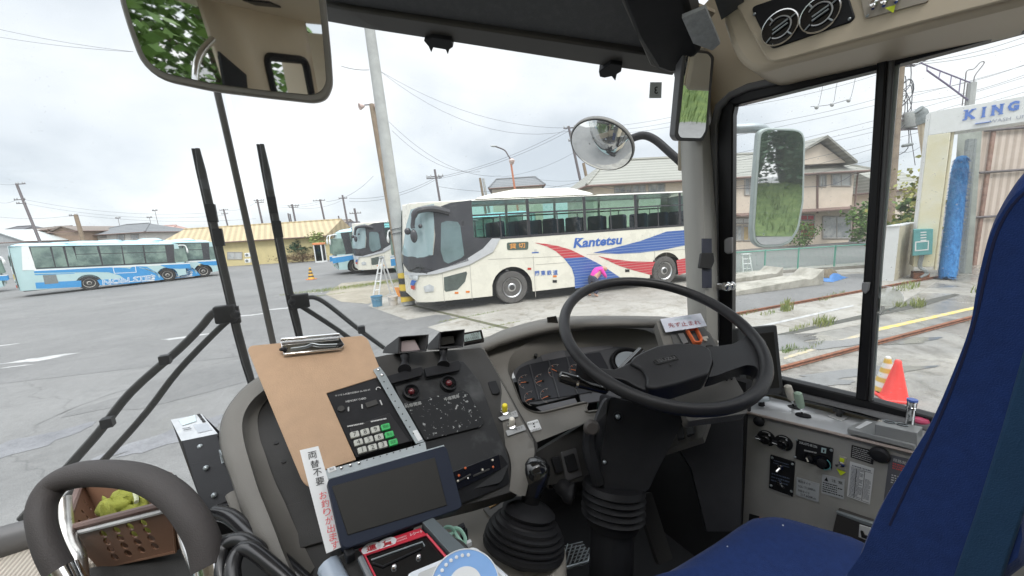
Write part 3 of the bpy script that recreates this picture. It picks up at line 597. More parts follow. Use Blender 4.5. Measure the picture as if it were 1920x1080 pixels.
# ---- the pale blue route bus
F2 = Frame2((171, 544), (317, 527.5)); WB2 = (F2.b - F2.a).length
M_mint = mat('pale mint bus paint', (.45, .62, .63), .32, var=.05, vs_=1.3, coat=.2); M_bb = mat('bright blue bus paint', (.06, .30, .62), .32, var=.06); M_bw = mat('white bus paint', (.80, .81, .80), .32, var=.03); M_cyan = mat('light blue bus paint', (.42, .66, .76), .35, var=.05)
M_rg = mat('route bus glass', (.10, .145, .135), .07, col2=(.22, .30, .26), vs_=.9, thr=(.42, .6), rv=.03); M_grille = mat('grille grey', (.20, .22, .22), .6, var=.3, vs_=30); M_yelp = mat('yellow plate', (.75, .52, .07), .5); M_amb = mat('amber plate', (.80, .40, .10), .5)
def make_route_bus():
    t = thing('route_bus', 'pale mint and blue step-free city bus parked alone across the yard, rear end nearest', 'bus', (0, 0, 0), 'pale blue city buses')
    sL, sR, H = F2(36, 546).x, F2(353, 525).x, 1.15; zt = F2(36, 460.8).y; zr = 3.02; dz_ = (F2(353, 456).y - zt) / (sR - sL)
    def S(s, z, side=-1, off=0.0): return Vector((s, side * (H - max(0, z - 1.5) * .045 - .10 * max(0, min(1, (sL + .35 - s) / .35)) ** 2 + off), z))
    ztf = lambda s_: zt + dz_ * (s_ - sL)
    mb = MB(); rW = .58; zb = F2(180, 505).y
    prof = [V2(sL + .04, .42), V2(-rW, .32)] + arch(0, rW, math.pi, 0, .48)[1:-1] + [V2(rW, .32), V2(WB2 - rW, .32)] + arch(WB2, rW, math.pi, 0, .48)[1:-1] + [V2(WB2 + rW, .32), V2(sR - .02, .38), V2(sR + .0, 1.2), V2(sR - .18, ztf(sR)), V2(sL + .06, zt)]
    V, Fc = cdt(prof, .5)
    for side in (-1, 1): mb.add([S(v.x, v.y, side) for v in V], Fc, M_mint)
    ends = []
    for xs in ([(sL + .04, .42), (sL, .8), (sL, 1.9), (sL + .06, zt)], [(sR - .02, .38), (sR + .06, .7), (sR, 1.25), (sR - .18, ztf(sR))]):
        mb.grid(lambda u, v: (lambda k, f: Vector((xs[k][0] + (xs[k + 1][0] - xs[k][0]) * f + (.07 if xs[0][0] > 0 else -.05) * (1 - abs(v * 2 - 1) ** 4), (v * 2 - 1) * (H - max(0, (xs[k][1] + (xs[k + 1][1] - xs[k][1]) * f) - 1.5) * .045), xs[k][1] + (xs[k + 1][1] - xs[k][1]) * f)))(min(2, int(u * 3)), u * 3 - min(2, int(u * 3))), 6, 10, M_mint)
    mb.build('body', t, local=True, ang=50)
    mr = MB(); mr.grid(lambda u, v: Vector((sL + .06 + (sR - sL - .24) * u, (v * 2 - 1) * (H - .057), ztf(sL + (sR - sL) * u) + .20 * (1 - abs(v * 2 - 1) ** 4) * min(1, (u * 14) ** .5 if u < .07 else 1, ((1 - u) * 14) ** .5 if u > .93 else 1))), 24, 12, M_cyan); roof = mr.build('roof', t, local=True, ang=60)
    for a, b, h in ((.18, .32, .10), (.42, .56, .20), (.66, .78, .14)):
        mu = MB(); x0, x1 = sL + (sR - sL) * a * 1.05, sL + (sR - sL) * b * 1.1; mu.grid(lambda u, v: Vector((x0 + (x1 - x0) * u, (v * 2 - 1) * .8, ztf(x0) + .12 + h * min(1, u * 4, (1 - u) * 4) ** .5 * (1 - abs(v * 2 - 1) ** 4))), 10, 8, M_cyan); mu.build('roof_unit', roof, local=True)
    def patch(name, poly, m, off, parent=t, side=-1, px=True, mb=None, r=0.0):
        P = [F2(*q) if px else V2(*q) for q in poly]
        if r: P = [V2(q.x, q.y) for q in rpoly([Vector((q.x, q.y, 0)) for q in P], r, 3)]
        V, Fc = cdt(P, .6); b = mb or MB(); b.add([S(v.x, v.y, side, off) for v in V], Fc, m); return None if mb else b.build(name, parent, local=True)
    tw = lambda x: 462.3 - (x - 53) * .0155; bw = lambda x: 504.5 - (x - 68) * .0445
    xs = [(57, 66, 93, 103), (97, 105, 117, 127), (122, 130, 136, 148), (140, 147, 181, 191), (186, 194, 227, 232), (229, 235, 267, 272), (270, 275, 309, 314)]
    for side in (-1, 1):
        patch('window_band', [(53, tw(53)), (326, tw(326)), (330, bw(330)), (68, bw(68))], M_mask, .004, side=side)
        for k, (a, b, c, d) in enumerate(xs):
            g = patch('window', [(a, tw(a) + 1.5), (c, tw(c) + 1.5), (d, bw(d) - 2.2), (b, bw(b) - 2.2)], M_rg, .008, side=side)
            if k > 2:
                mbt = MB(); f = .38; yl = lambda x: tw(x) + (bw(x) - tw(x)) * f
                patch('', [(a + 2, yl(a)), (c + 2, yl(c)), (c + 2, yl(c) + 1.2), (a + 2, yl(a) + 1.2)], M_mask, .011, side=side, mb=mbt); mbt.build('transom', g, local=True)
        patch('driver_window', [(326, 467), (346, 465), (353, 490), (328, 492)], M_rg, .008, side=side, r=.06)
        mb = MB()
        patch('', [(64, bw(64) + 1), (356, bw(356) + 1), (356, bw(356) + 3.4), (64, bw(64) + 3.4)], M_bw, .005, side=side, mb=mb)
        patch('', [(40, 462), (53, 461), (68, 506), (42, 507)], M_bw, .005, side=side, mb=mb)
        patch('', [(64, 508), (210, 501), (240, 503), (262, 512), (180, 510), (64, 512)], M_bb, .005, side=side, mb=mb)
        patch('', [(65, 514), (140, 512), (140, 513), (65, 516)], M_bb, .0055, side=side, mb=mb)
        patch('', [(250, 499), (275, 500), (296, 512), (308, 524), (250, 531), (188, 535), (182, 525), (232, 522), (224, 516), (205, 511), (240, 506)], M_bb, .006, side=side, mb=mb)
        patch('', [(66, 530), (152, 526), (153, 538), (90, 541), (68, 541)], M_bb, .0062, side=side, mb=mb)
        patch('', [(300, 497), (356, 494.5), (358, 503), (335, 504), (315, 503)], M_bb, .006, side=side, mb=mb)
        for q in range(3): patch('', [(262 + q * 6, 501 + q), (288 + q * 3, 508 + q * 2), (300, 516 + q * 2), (299, 516.8 + q * 2), (287 + q * 3, 509 + q * 2), (261 + q * 6, 501.8 + q)], M_mint, .0075, side=side, mb=mb)
        for a, b, c, d in ((211, 500, 253, 511),):
            for P in ([(a, b + 1), (c, b - 1), (c, b), (a, b + 2)], [(a + 3, d + 1), (c + 2, d - 1), (c + 2, d), (a + 3, d + 2)], [(a, b), (a + 1.2, b), (a + 4, d + 1), (a + 2.6, d + 1)], [(c, b - 1), (c + 1.2, b - 1), (c + 3, d), (c + 1.7, d)]): patch('', P, M_bw, .008, side=side, mb=mb)
        mb.build('livery_stripes', t, local=True)
        patch('grille', [(80, 516), (105, 515), (110, 531), (84, 533)], M_grille, .009, side=side)
    ml = MB(); q = F2(243, 525.2); ml.text('NON STEP', (S(q.x, q.y, -1, .009), Vector((1, 0, 0)), Vector((0, 0, 1)), Vector((0, -1, 0))), .50, M_bw, bold=.035, sx=1.12, shear=.12); ml.text('NON STEP', (S(q.x, q.y, -1, .012), Vector((1, 0, 0)), Vector((0, 0, 1)), Vector((0, -1, 0))), .50, M_bb, bold=-.02, sx=1.12, shear=.12)
    patch('', [(203, 529.5), (290, 524.8), (290, 526.2), (203, 531)], M_bw, .009, mb=ml); patch('', [(280, 520), (284, 514), (288, 520), (291, 523), (286, 524), (282, 524)], M_bw, .009, mb=ml); ml.build('lettering', t, local=True)
    E = lambda y, z, o_=0: Vector((sL - .052 - o_, y, z)); Fr = lambda y, z, o_=0: Vector((sR + .06 + .075 + o_ - max(0, z - .7) * .10, y, z))
    def endp(name, P, fn, m, parent=t, mb=None):
        b = mb or MB(); b.prism([fn(*p) for p in P], (fn(0, 1, 1) - fn(0, 1)), .03, m); return None if mb else b.build(name, parent, local=True, bevel=.008)
    # rear end
    rs = [endp('rear_window', rpoly([Vector((-.95, 1.95, 0)), Vector((.95, 1.95, 0)), Vector((.92, 2.62, 0)), Vector((-.92, 2.62, 0))], .08)and [(p.x, p.y, .012) for p in rpoly([Vector((-.95, 1.95, 0)), Vector((.95, 1.95, 0)), Vector((.92, 2.62, 0)), Vector((-.92, 2.62, 0))], .08)], E, M_rg)]
    endp('rear_panel', [(-1.08, 1.5, .008), (1.08, 1.5, .008), (1.06, 1.92, .008), (-1.06, 1.92, .008)], E, M_bw)
    endp('advert_panel', [(-.9, 1.12, .012), (-.2, 1.12, .012), (-.2, 1.46, .012), (-.9, 1.46, .012)], E, M_yelp)
    endp('number_plate', [(-.4, .6, .014), (.4, .6, .014), (.4, .78, .014), (-.4, .78, .014)], E, M_amb)
    for y in (-.85, .85):
        endp('tail_lamp', [(y - .13, .62, .014), (y + .13, .62, .014), (y + .13, .80, .014), (y - .13, .80, .014)], E, M_redl)
        endp('tail_lamp', [(y - .07, 1.62, .014), (y + .07, 1.62, .014), (y + .07, 1.78, .014), (y - .07, 1.78, .014)], E, M_redl)
        endp('round_lamp', [(y * 1.0 + .11 * math.cos(a * .524), 1.05 + .11 * math.sin(a * .524), .014) for a in range(12)], E, M_lens)
    # front end
    endp('windscreen', [(p.x, p.y, .03) for p in rpoly([Vector((-1.02, 1.28, 0)), Vector((1.02, 1.28, 0)), Vector((.96, 2.42, 0)), Vector((-.96, 2.42, 0))], .1)], Fr, M_wind)
    endp('route_sign', [(-.7, 2.48, .02), (.7, 2.48, .02), (.66, 2.72, .02), (-.66, 2.72, .02)], Fr, M_blk)
    endp('front_panel', [(-1.08, .95, .02), (1.08, .95, .02), (1.05, 1.24, .02), (-1.05, 1.24, .02)], Fr, M_bb)
    for y in (-.82, .82): endp('headlight', [(y + .15 * math.cos(a * .524), .80 + .13 * math.sin(a * .524), .035) for a in range(12)], Fr, M_lens)
    endp('number_plate', [(-.2, .55, .03), (.2, .55, .03), (.2, .66, .03), (-.2, .66, .03)], Fr, M_plate)
    for y in (-1, 1):
        ma = MB(); ma.tube(smooth_path([Vector((sR - .25, y * 1.02, 2.65)), Vector((sR + .2, y * 1.12, 2.62)), Vector((sR + .3, y * 1.16, 2.35))], 4), .035, M_bw); ma.ball((sR + .3, y * 1.16, 2.2), (.06, .1, .2), M_bw); ma.build('mirror', t, local=True)
    for x in (0, WB2):
        for side in (-1, 1): wheel(t, Vector((x, side * .98, .48)), .475, .28, side, M_rimw)
    mu = MB(); mu.box(((sL + sR) / 2, 0, .6), (sR - sL - .3, 1.8, .5), M_under); mu.build('underbody', t, local=True)
    return t, sL, sR
rb, RBL, RBR = make_route_bus(); F2.place(rb, 1.15); yaw2 = rb.rotation_euler.z
def put_bus(px, local, yaw, label):
    c = copy_tree(rb, label=label); c.rotation_euler.z = yaw; q = Vector(local); q.rotate(Matrix.Rotation(yaw, 3, 'Z')); c.location = onZ(*px) - q; return c
put_bus((384, 519.5), (WB2, -1.15, 0), yaw2 + R(1.5), 'mint and blue city bus whose front end shows beyond the step-free bus')
put_bus((-42, 552), (RBR - 1.2, -1.15, 0), yaw2 + R(1), 'city bus at the frame edge, hidden behind the rear of the step-free bus')
# front views: heading towards us in the far bays
hd = math.atan2(F1.ex.y, F1.ex.x) + math.pi
put_bus((640, 516), (RBR - .1, 1.1, 0), hd + R(14), 'city bus in the farthest bay with its nose beside the second coach')
put_bus((752, 527), (RBR - .1, 1.1, 0), hd + R(2), 'city bus squeezed between the two cream coaches, behind the thick pole')
# ---- houses and far buildings
def wallm(n, c): return mat(n, c, .85, var=.07, vs_=1.5)
M_wY = wallm('pale yellow wall', (.66, .56, .30)); M_wC = wallm('cream house wall', (.74, .64, .53)); M_wW = wallm('white house wall', (.66, .64, .60)); M_wB = wallm('brown house wall', (.33, .24, .18)); M_wP = wallm('pinkish wall', (.62, .47, .42)); M_wG = wallm('grey wall', (.42, .44, .45))
M_rfg = banded('grey roof tiles', (.20, .21, .22), (.13, .14, .15), 2, 4.0, .5, .6); M_rfb = banded('brown roof tiles', (.24, .20, .17), (.17, .14, .12), 2, 4.0, .5, .6); M_rfd = mat('dark roof', (.09, .09, .10), .6, var=.2); M_rfr = mat('reddish roof', (.42, .27, .24), .7)
M_rft = banded('ribbed tan roof', (.52, .42, .25), (.40, .32, .19), 0, 1.6, .5, .55, .06); M_rfo = banded('olive grey roof tiles', (.33, .33, .29), (.25, .25, .22), 2, 4.5, .5, .6)
M_win = mat('house window glass', (.28, .30, .31), .12, col2=(.52, .53, .52), vs_=1.1, thr=(.42, .58), rv=.04); M_wfr = mat('aluminium window frame', (.42, .40, .37), .4); M_eave = mat('eave trim', (.20, .13, .11), .6); M_darkw = mat('dark opening', (.05, .05, .05), .6)
def house(name, label, cat, el, er, d, ridge, dep, roof, wm, rm, wins=(), over=.45, zb=0.0, group=None, inset=.25, d2=None, dark=False):
    A, B = At(*el, d), At(*er, d2 or d); z = (A.z + B.z) / 2; A.z = B.z = z; u = (B - A).normalized(); Lh = (B - A).length; v = Vector((-u.y, u.x, 0))
    if v.dot(A - Vector((0, 0, z))) < 0: v = -v
    zr = At((el[0] + er[0]) / 2, ridge, ((d2 or d) + d) / 2 + dep * .4).z; base = (A + B) / 2 + v * dep / 2; base.z = zb
    t = thing(name, label, cat, base, group); P = lambda a, b, zz: A + u * a + v * b + Vector((0, 0, zz - z)); mb = MB()
    o = over; mb.box(P(Lh / 2, dep / 2, (z + zb) / 2), (Lh - 2 * o, dep - 2 * o, z - zb), wm, (u, v, Vector((0, 0, 1))))
    mb.build('wall', t); mr = MB(); th = .12; e = [P(0, 0, z), P(Lh, 0, z), P(Lh, dep, z), P(0, dep, z)]; dn = Vector((0, 0, -th))
    if roof == 'hip': r1, r2 = P(Lh * inset, dep / 2, zr), P(Lh * (1 - inset), dep / 2, zr)
    else: r1, r2 = P(0, dep / 2, zr), P(Lh, dep / 2, zr)
    if roof == 'front_gable':
        r1, r2 = P(Lh / 2, 0, zr), P(Lh / 2, dep, zr)
        for q in ((e[0], r1, r2, e[3]), (e[1], e[2], r2, r1)): mr.add(list(q) + [k + dn for k in q], [(0, 1, 2, 3), (4, 7, 6, 5), (0, 4, 5, 1), (1, 5, 6, 2), (2, 6, 7, 3), (3, 7, 4, 0)], rm)
        mg = MB(); mg.prism([P(o, o, z - .01), P(Lh - o, o, z - .01), P(Lh / 2, o, zr - (zr - z) * 2 * o / Lh)], -v, dep - 2 * o, wm); mg.build('gable', t)
    else:
        V = e + [r1, r2] + [k + dn for k in e]; mr.add(V, [(0, 1, 5, 4), (2, 3, 4, 5), (3, 0, 4), (1, 2, 5), (0, 6, 7, 1), (1, 7, 8, 2), (2, 8, 9, 3), (3, 9, 6, 0), (6, 9, 8, 7)], rm)
        if roof == 'gable':
            for q in (o, Lh - o): mg = MB(); mg.sheet([P(q, o, z), P(q, dep - o, z), P(q, dep / 2, zr - .1)], wm); mg.build('gable', t)
        mr.tube([r1, r2], .13, rm, 6)
        for q in ((e[0], r1), (e[1], r2)):
            if roof == 'hip': mr.tube(q, .10, rm, 6)
    rf = mr.build('roof', t, smooth=False); me = MB()
    for i in range(4): me.tube([e[i] + dn * .6, e[(i + 1) % 4] + dn * .6], .07, M_eave, 6)
    me.build('gutter', rf); pl = Pl(P(0, o, z), -v, u)
    for w_ in wins:
        x0, y0, x1, y1 = w_[:4]; m = w_[4] if len(w_) > 4 else M_win; mw = MB()
        q = [pl.at(x0, y0, .03), pl.at(x1, y0, .03), pl.at(x1, y1, .03), pl.at(x0, y1, .03)]; mw.prism(q, -v, .05, m); f = mw.build('window', t); mf = MB()
        for i in range(4): mf.tube([q[i], q[(i + 1) % 4]], .05, M_wfr, 4)
        mf.tube([(q[0] + q[1]) / 2, (q[2] + q[3]) / 2], .035, M_wfr, 4); mf.build('frame', f)
    return t, pl, P, u, v, z
G_far = 'houses beyond the depot'
house('depot_office', 'long low pale yellow building with a ribbed tan roof behind the parked buses', 'building', (286, 455), (612, 448), 42, 423, 9, 'gable', M_wY, M_rft, [(427, 473, 454, 486), (352, 473, 380, 488)], .5)
house('house', 'white two storey house with grey hip roof above the step-free bus', 'house', (134, 440), (272, 437), 52, 423, 9, 'hip', M_wW, M_rfg, [(152, 443, 162, 452), (188, 442, 200, 446), (220, 440, 234, 452), (246, 440, 260, 450)], .5, 0, G_far, .33)
house('house', 'brown block of a house left of the white hip-roofed house', 'house', (20, 434), (90, 430), 50, 428, 8, 'hip', M_wB, M_rfb, [(78, 448, 88, 453, M_darkw)], .3, 0, G_far)
house('house', 'brown house with a shallow gable just left of the white house', 'house', (86, 432), (146, 436), 50, 427, 8, 'front_gable', M_wB, M_rfb, [(104, 449, 112, 453, M_wW)], .3, 0, G_far)
house('house', 'dark grey roofed house at the far left edge', 'house', (-40, 440), (28, 441), 62, 427, 8, 'hip', M_wB, M_rfd, [], .4, 0, G_far)
house('shed', 'light grey gabled shed over the hidden bus at the left edge', 'shed', (-70, 455), (48, 456), 46, 434, 8, 'front_gable', M_wG, mat('pale shed roof', (.50, .53, .53), .5), [], .3)
house('house', 'pinkish house with reddish roof left of the tan-roofed building', 'house', (250, 438), (312, 438), 58, 425, 7, 'hip', M_wP, M_rfr, [], .4, 0, G_far)
house('house', 'brown gabled house right of the tan-roofed building', 'house', (596, 424), (640, 424), 60, 414, 8, 'gable', M_wB, M_rfb, [(606, 426, 612, 432)], .4, 0, G_far)
house('house', 'dark low roofed house above the bus in the farthest bay', 'house', (612, 430), (668, 430), 52, 418, 8, 'hip', M_wG, M_rfd, [(630, 432, 640, 438)], .4, 0, G_far)
house('house', 'grey tiled hip roof showing above the nearest coach', 'house', (916, 349), (1022, 349), 36, 333, 7, 'hip', M_wC, M_rfg, [], .3, 0, G_far, .12)
# long house on the right with its shop floor
tH, plH, PH, uH, vH, zH = house('shop_house', 'two storey cream house with olive tiled roof and a shop at street level', 'house', (1100, 346), (1636, 318), 22.0, 288, 8, 'hip', M_wC, M_rfo,
    [(1152, 342, 1172, 362), (1174, 342, 1184, 362), (1186, 341, 1210, 362), (1216, 339, 1246, 361), (1559, 325, 1594, 349), (1536, 327, 1548, 350), (1396, 328, 1414, 366), (1542, 406, 1594, 447, M_win), (1500, 403, 1526, 413, mat('red shop panel', (.55, .06, .08), .5)), (1500, 418, 1526, 446, mat('red shop panel', (.55, .06, .08), .5)), (1374, 424, 1390, 451), (1393, 424, 1412, 451, mat('shop poster', (.42, .32, .16), .5)), (1374, 409, 1412, 419, mat('white shop sign', (.7, .7, .68), .5))], .6, 0, None, .14, 23.5)
mb = MB(); g0, g1, gp = plH.at(1440, 312, .7), plH.at(1588, 306, .7), plH.at(1533, 258, .7); g0.z = g1.z = (g0.z + g1.z) / 2; q = -vH * -3.2
for a in (g0, g1): mb.add([a, gp, gp + vH * 4, a + vH * 4, a - Vector((0, 0, .16)), gp - Vector((0, 0, .16)), gp + vH * 4 - Vector((0, 0, .16)), a + vH * 4 - Vector((0, 0, .16))], [(0, 1, 2, 3), (4, 7, 6, 5), (0, 4, 5, 1), (1, 5, 6, 2), (2, 6, 7, 3), (3, 7, 4, 0)], M_rfo)
mb.build('dormer_roof', tH, smooth=False); mb = MB(); mb.prism([g0 + vH * .5 + uH * .3, g1 + vH * .5 - uH * .3, gp + vH * .5 - Vector((0, 0, .4))], -vH, 3, M_wC); mb.build('dormer_wall', tH)
mb = MB(); a, b = plH.at(1370, 401, .02), plH.at(1628, 397, .02); b.z = a.z; mb.prism([a, b, b + Vector((0, 0, -.14)) - vH * .9, a + Vector((0, 0, -.14)) - vH * .9], (0, 0, 1), .07, M_eave); mb.build('awning', tH)
mb = MB(); a = plH.at(1601, 400, .02); b = plH.at(1606, 330, .02); mb.tube([Vector((a.x, a.y, 0)), Vector((a.x, a.y, zH))], .05, M_eave, 6); mb.tube([plH.at(1532, 400, .03), plH.at(1532, 320, .03)], .06, M_eave, 6); mb.build('downpipe', tH)
house('house', 'small blue-grey roofed building right of the shop house', 'house', (1600, 392), (1668, 390), 30, 374, 6, 'hip', M_wG, mat('blue roof', (.17, .24, .30), .5), [], .3, 0, G_far)
house('house', 'grey gabled house seen between the shop house and the window post', 'house', (1596, 356), (1655, 350), 34, 334, 6, 'gable', M_wG, M_rfg, [(1616, 360, 1632, 376)], .3, 0, G_far)
house('house', 'grey tiled roof above the plants behind the beige hut', 'house', (1676, 358), (1760, 348), 24, 312, 6, 'gable', M_wC, M_rfo, [], .3, 0, G_far)

# ---- depot-office details
def unit(px0, py0, px1, py1, d, label):
    a, b = At(px0, py1, d), At(px1, py0, d); t = thing('air_conditioner', label, 'air conditioner', a, 'outdoor units on the office wall'); u = (b - a); u.z = 0; wd = u.length; u.normalize(); v = Vector((-u.y, u.x, 0)); h = b.z - a.z
    mb = MB(); mb.box(a + u * wd / 2 + v * .2 + Vector((0, 0, h / 2)), (wd, .35, h), M_bw, (u, v, Vector((0, 0, 1)))); mb.build('casing', t, bevel=.02); mb = MB(); mb.lathe([(h * .34, 0), (h * .34, .02), (h * .05, .025)], a + u * wd * .42 + v * .02 + Vector((0, 0, h / 2)), -v, M_grille, 18); mb.build('fan_grille', t)
unit(459, 474, 468, 482, 41, 'upper white fan unit on the tan-roofed building'); unit(459, 485, 468, 493, 41, 'lower white fan unit on the tan-roofed building')
shrub('shrub', 'bare reddish shrub in front of the yellow wall', onZ(497, 492), (1.6, .9), 2.2, L_red, 420, .09, 3); 
t = tree('round_pine', 'round clipped dark pine in front of the yellow wall', 'tree', onZ(568, 490.5), 2.7, 1.3, L_pine, 1500, .10, .09, None, 4, layers=[(0, 0, 2.1, .8, .4), (-.6, 0, 1.65, .75, .3), (.65, .1, 1.6, .8, .3), (0, -.3, 1.3, 1.1, .3)])
shrub('hedge', 'long low brown hedge beside the phone booth', onZ(567, 492), (2.2, .6), 1.05, L_hedge, 1800, .07, 6, 'hedge')
tree('palm_shrub', 'light green feathery shrub behind the phone booth', 'tree', onZ(602, 489), 3.4, 1.0, L_palm, 420, .16, .06, None, 7, .45)
b0 = onZ(603, 491.5); tb = thing('phone_booth', 'glazed phone booth with orange top beside the brown hedge', 'phone booth', b0); ub = Vector((RM.col[0].x, RM.col[0].y, 0)).normalized(); vb = Vector((-ub.y, ub.x, 0)); ax_ = (ub, vb, Vector((0, 0, 1)))
for i, (dx, dy) in enumerate(((-.38, -.38), (.38, -.38), (.38, .38), (-.38, .38))): mb = MB(); mb.box(b0 + ub * dx + vb * dy + Vector((0, 0, .95)), (.09, .09, 1.9), M_bw, ax_); mb.build('post', tb)
mb = MB(); mb.box(b0 + Vector((0, 0, 2.0)), (.95, .95, .22), mat('orange panel', (.75, .28, .12), .5), ax_); mb.build('roof', tb, bevel=.03); mb = MB(); mb.box(b0 + Vector((0, 0, .08)), (.86, .86, .16), M_bw, ax_); mb.build('base', tb)
for dx, dy, s_ in ((0, -.38, (.68, .01, 1.7)), (.38, 0, (.01, .68, 1.7)), (-.38, 0, (.01, .68, 1.7))): mb = MB(); mb.box(b0 + ub * dx + vb * dy + Vector((0, 0, 1.02)), s_, G_dark, ax_); mb.build('pane', tb)

# ---- poles, lamps, wires
M_cpole = mat('concrete pole', (.36, .37, .36), .85, var=.14, vs_=3); M_dpole = mat('dark pole', (.13, .115, .12), .7); M_bpole = mat('weathered brown pole', (.22, .17, .12), .85, var=.25, vs_=3); M_wire = mat('overhead wire', (.07, .07, .085), .6); M_ins = mat('insulator', (.45, .46, .46), .4)
G_pole = 'utility poles around the depot'
def pole(label, top, bot, d, r, m, arms=(), name='utility_pole', group=G_pole, cat='pole', extra=None):
    a, b = At(*top, d), At(*bot, d); dr = (a - b).normalized(); base = b - dr * (b.z / dr.z) if dr.z > .2 else Vector((b.x, b.y, 0)); t = thing(name, label, cat, base, group)
    mb = MB(); mb.tube([base, a], [r * 1.25, r], m, 10); mb.build('shaft', t); u = Vector((RM.col[0].x, RM.col[0].y, 0)).normalized()
    for (y, hw_, off) in arms:
        f = (y - top[1]) / (bot[1] - top[1]); c = a + (b - a) * f + u * off; ma = MB(); ma.box(c, (hw_ * 2, .09, .09), M_dpole, (u, Vector((-u.y, u.x, 0)), Vector((0, 0, 1)))); arm = ma.build('crossarm', t)
        for k in (-1, -.5, .5, 1): mi = MB(); mi.lathe([(.03, 0), (.06, .05), (.06, .16), (.03, .2)], c + u * hw_ * k * .92 + Vector((0, 0, .04)), (0, 0, 1), M_ins, 8); mi.build('insulator', arm)
    if extra: extra(t, a, b, u)
    return t
pole('tall leaning pole over the brown houses at far left', (31, 345), (76, 456), 46, .13, M_dpole, [(345.5, .6, .5), (374, .7, -.4), (381, .6, -.4)])
pole('shorter thick brown pole left of the white house', (142, 403), (157, 455), 44, .2, M_bpole, [(404, .5, -.3)])
pole('far pole above the tan roof, just right of the outer wiper', (419, 392), (428, 428), 75, .13, M_dpole, [(394, .9, 0), (401, .7, 0)])
pole('far pole between the windscreen bar and the inner wiper', (482, 374), (494, 428), 62, .14, M_dpole, [(376, .9, .3), (380, .7, .3)])
pole('pole with transformer arms right of the inner wiper', (547.5, 383), (556, 426), 64, .14, M_dpole, [(386, 1.0, .2), (389, .8, .2)])
pole('thin short pole of a pair over the tan roof', (540, 400), (545, 426), 66, .11, M_dpole); pole('second short pole of the pair, nearer the armed pole', (543.5, 401), (548, 426), 66, .11, M_dpole)
pole('pole above the right end of the tan roof', (600, 374), (610, 420), 60, .13, M_dpole, [(376, 1.0, -.2)])
pole('pole behind the farthest bus', (642, 366), (654, 432), 52, .12, M_dpole, [(372, .6, 0)]); pole('stub pole over the dark roof left of the second coach', (634.5, 405), (639, 424), 56, .1, M_dpole)
pole('short pole above the roof of the second coach', (664.5, 391), (669, 414), 50, .14, M_dpole, [(400, .8, 0)])
pole('dark pole with two arms left of the coach roof', (815, 318), (823, 366), 38, .11, M_dpole, [(331, .9, -.1), (334, .8, -.2)])
pole('short stub left of the grey hip roof', (900, 334), (903, 352), 38, .12, M_bpole); pole('paler stub beside the grey hip roof', (906, 335), (909, 352), 38, .12, M_cpole)
pole('pole with stacked insulators left of the round mirror', (1066, 237), (1092, 356), 34, .11, M_dpole, [(240, .7, .2), (264, .5, .2)])
pole('leaning pole below the round mirror', (1094, 306), (1105, 358), 30, .12, M_bpole); pole('pole close to the eave of the shop house', (1118, 318), (1123, 360), 30, .13, M_cpole)
def cover(t, a, b, u):
    f = lambda y: a + (b - a) * ((y - 48) / (505 - 48)); mb = MB(); mb.tube([f(512), f(565)], [.225, .24], banded('yellow black guard', (.03, .03, .03), (.72, .50, .05), 2, 2.4, .5, .5), 14); mb.build('guard', t); mb = MB()
    for y in (435, 443): mb.tube(smooth_path([f(y) + Vector((math.cos(k * .785) * .22, math.sin(k * .785) * .22, .02 * k)) for k in range(9)], 3), .012, M_wire, 5)
    mb.build('wire_wrap', t)
pole('thick pale concrete pole standing at the nose of the nearest coach', (692, 46), (757, 505), 12.3, .175, M_cpole, extra=cover)
def lampx(t, a, b, u):
    for k in (-.35, .18): mb = MB(); mb.lathe([(.03, 0), (.07, .06), (.16, .24), (.15, .26), (.02, .2)], a + u * k + Vector((0, 0, -.05)), u * (-1 if k < 0 else .6) + Vector((-u.y, u.x, 0)) * -.8 + Vector((0, 0, -.3)), mat('pinkish lamp', (.55, .42, .38), .5), 12); mb.build('floodlight', t)
    mb = MB(); mb.tube([a - u * .35, a + u * .3], .03, M_dpole); mb.build('bracket', t)
pole('slender weathered pole with two floodlights behind the thick pole', (697, 196), (735, 418), 17.5, .125, M_bpole, extra=lampx)
def streetl(t, a, b, u):
    mb = MB(); mb.tube(smooth_path([a, a + u * -.15 + Vector((0, 0, .25)), At(945, 281, 27), At(924, 273, 27)], 5), .05, M_dpole); mb.build('arm', t); mb = MB(); mb.ball(At(926, 274, 27), (.3, .12, .07), M_ins); mb.build('lamp_head', t); mb = MB(); mb.lathe([(.05, 0), (.16, .1), (.22, .3), (.12, .42), (.03, .45)], At(960, 309, 27), (0, 0, 1), mat('pinkish lamp', (.55, .42, .38), .5), 12); mb.build('loudspeaker', t)
pole('street lamp with a curved arm and red-brown base above the coach roof', (957, 298), (964, 346), 27, .07, mat('red primer pole', (.42, .16, .09), .7), name='street_lamp', group=None, cat='lamp', extra=streetl)
for i, (x0, y0, x1, y1, d) in enumerate(((221, 408, 224, 422, 60), (280, 407, 284, 425, 58), (290, 394, 297, 423, 58))): pole(('thin antenna over the ridge of the white house', 'short aerial mast over the pinkish house', 'taller aerial mast over the pinkish house')[i], (x0, y0), (x1, y1), d, .03, M_dpole, [(y0 + 1, .4, 0)], 'antenna', 'aerials above the far houses', 'antenna')
wn = [0]
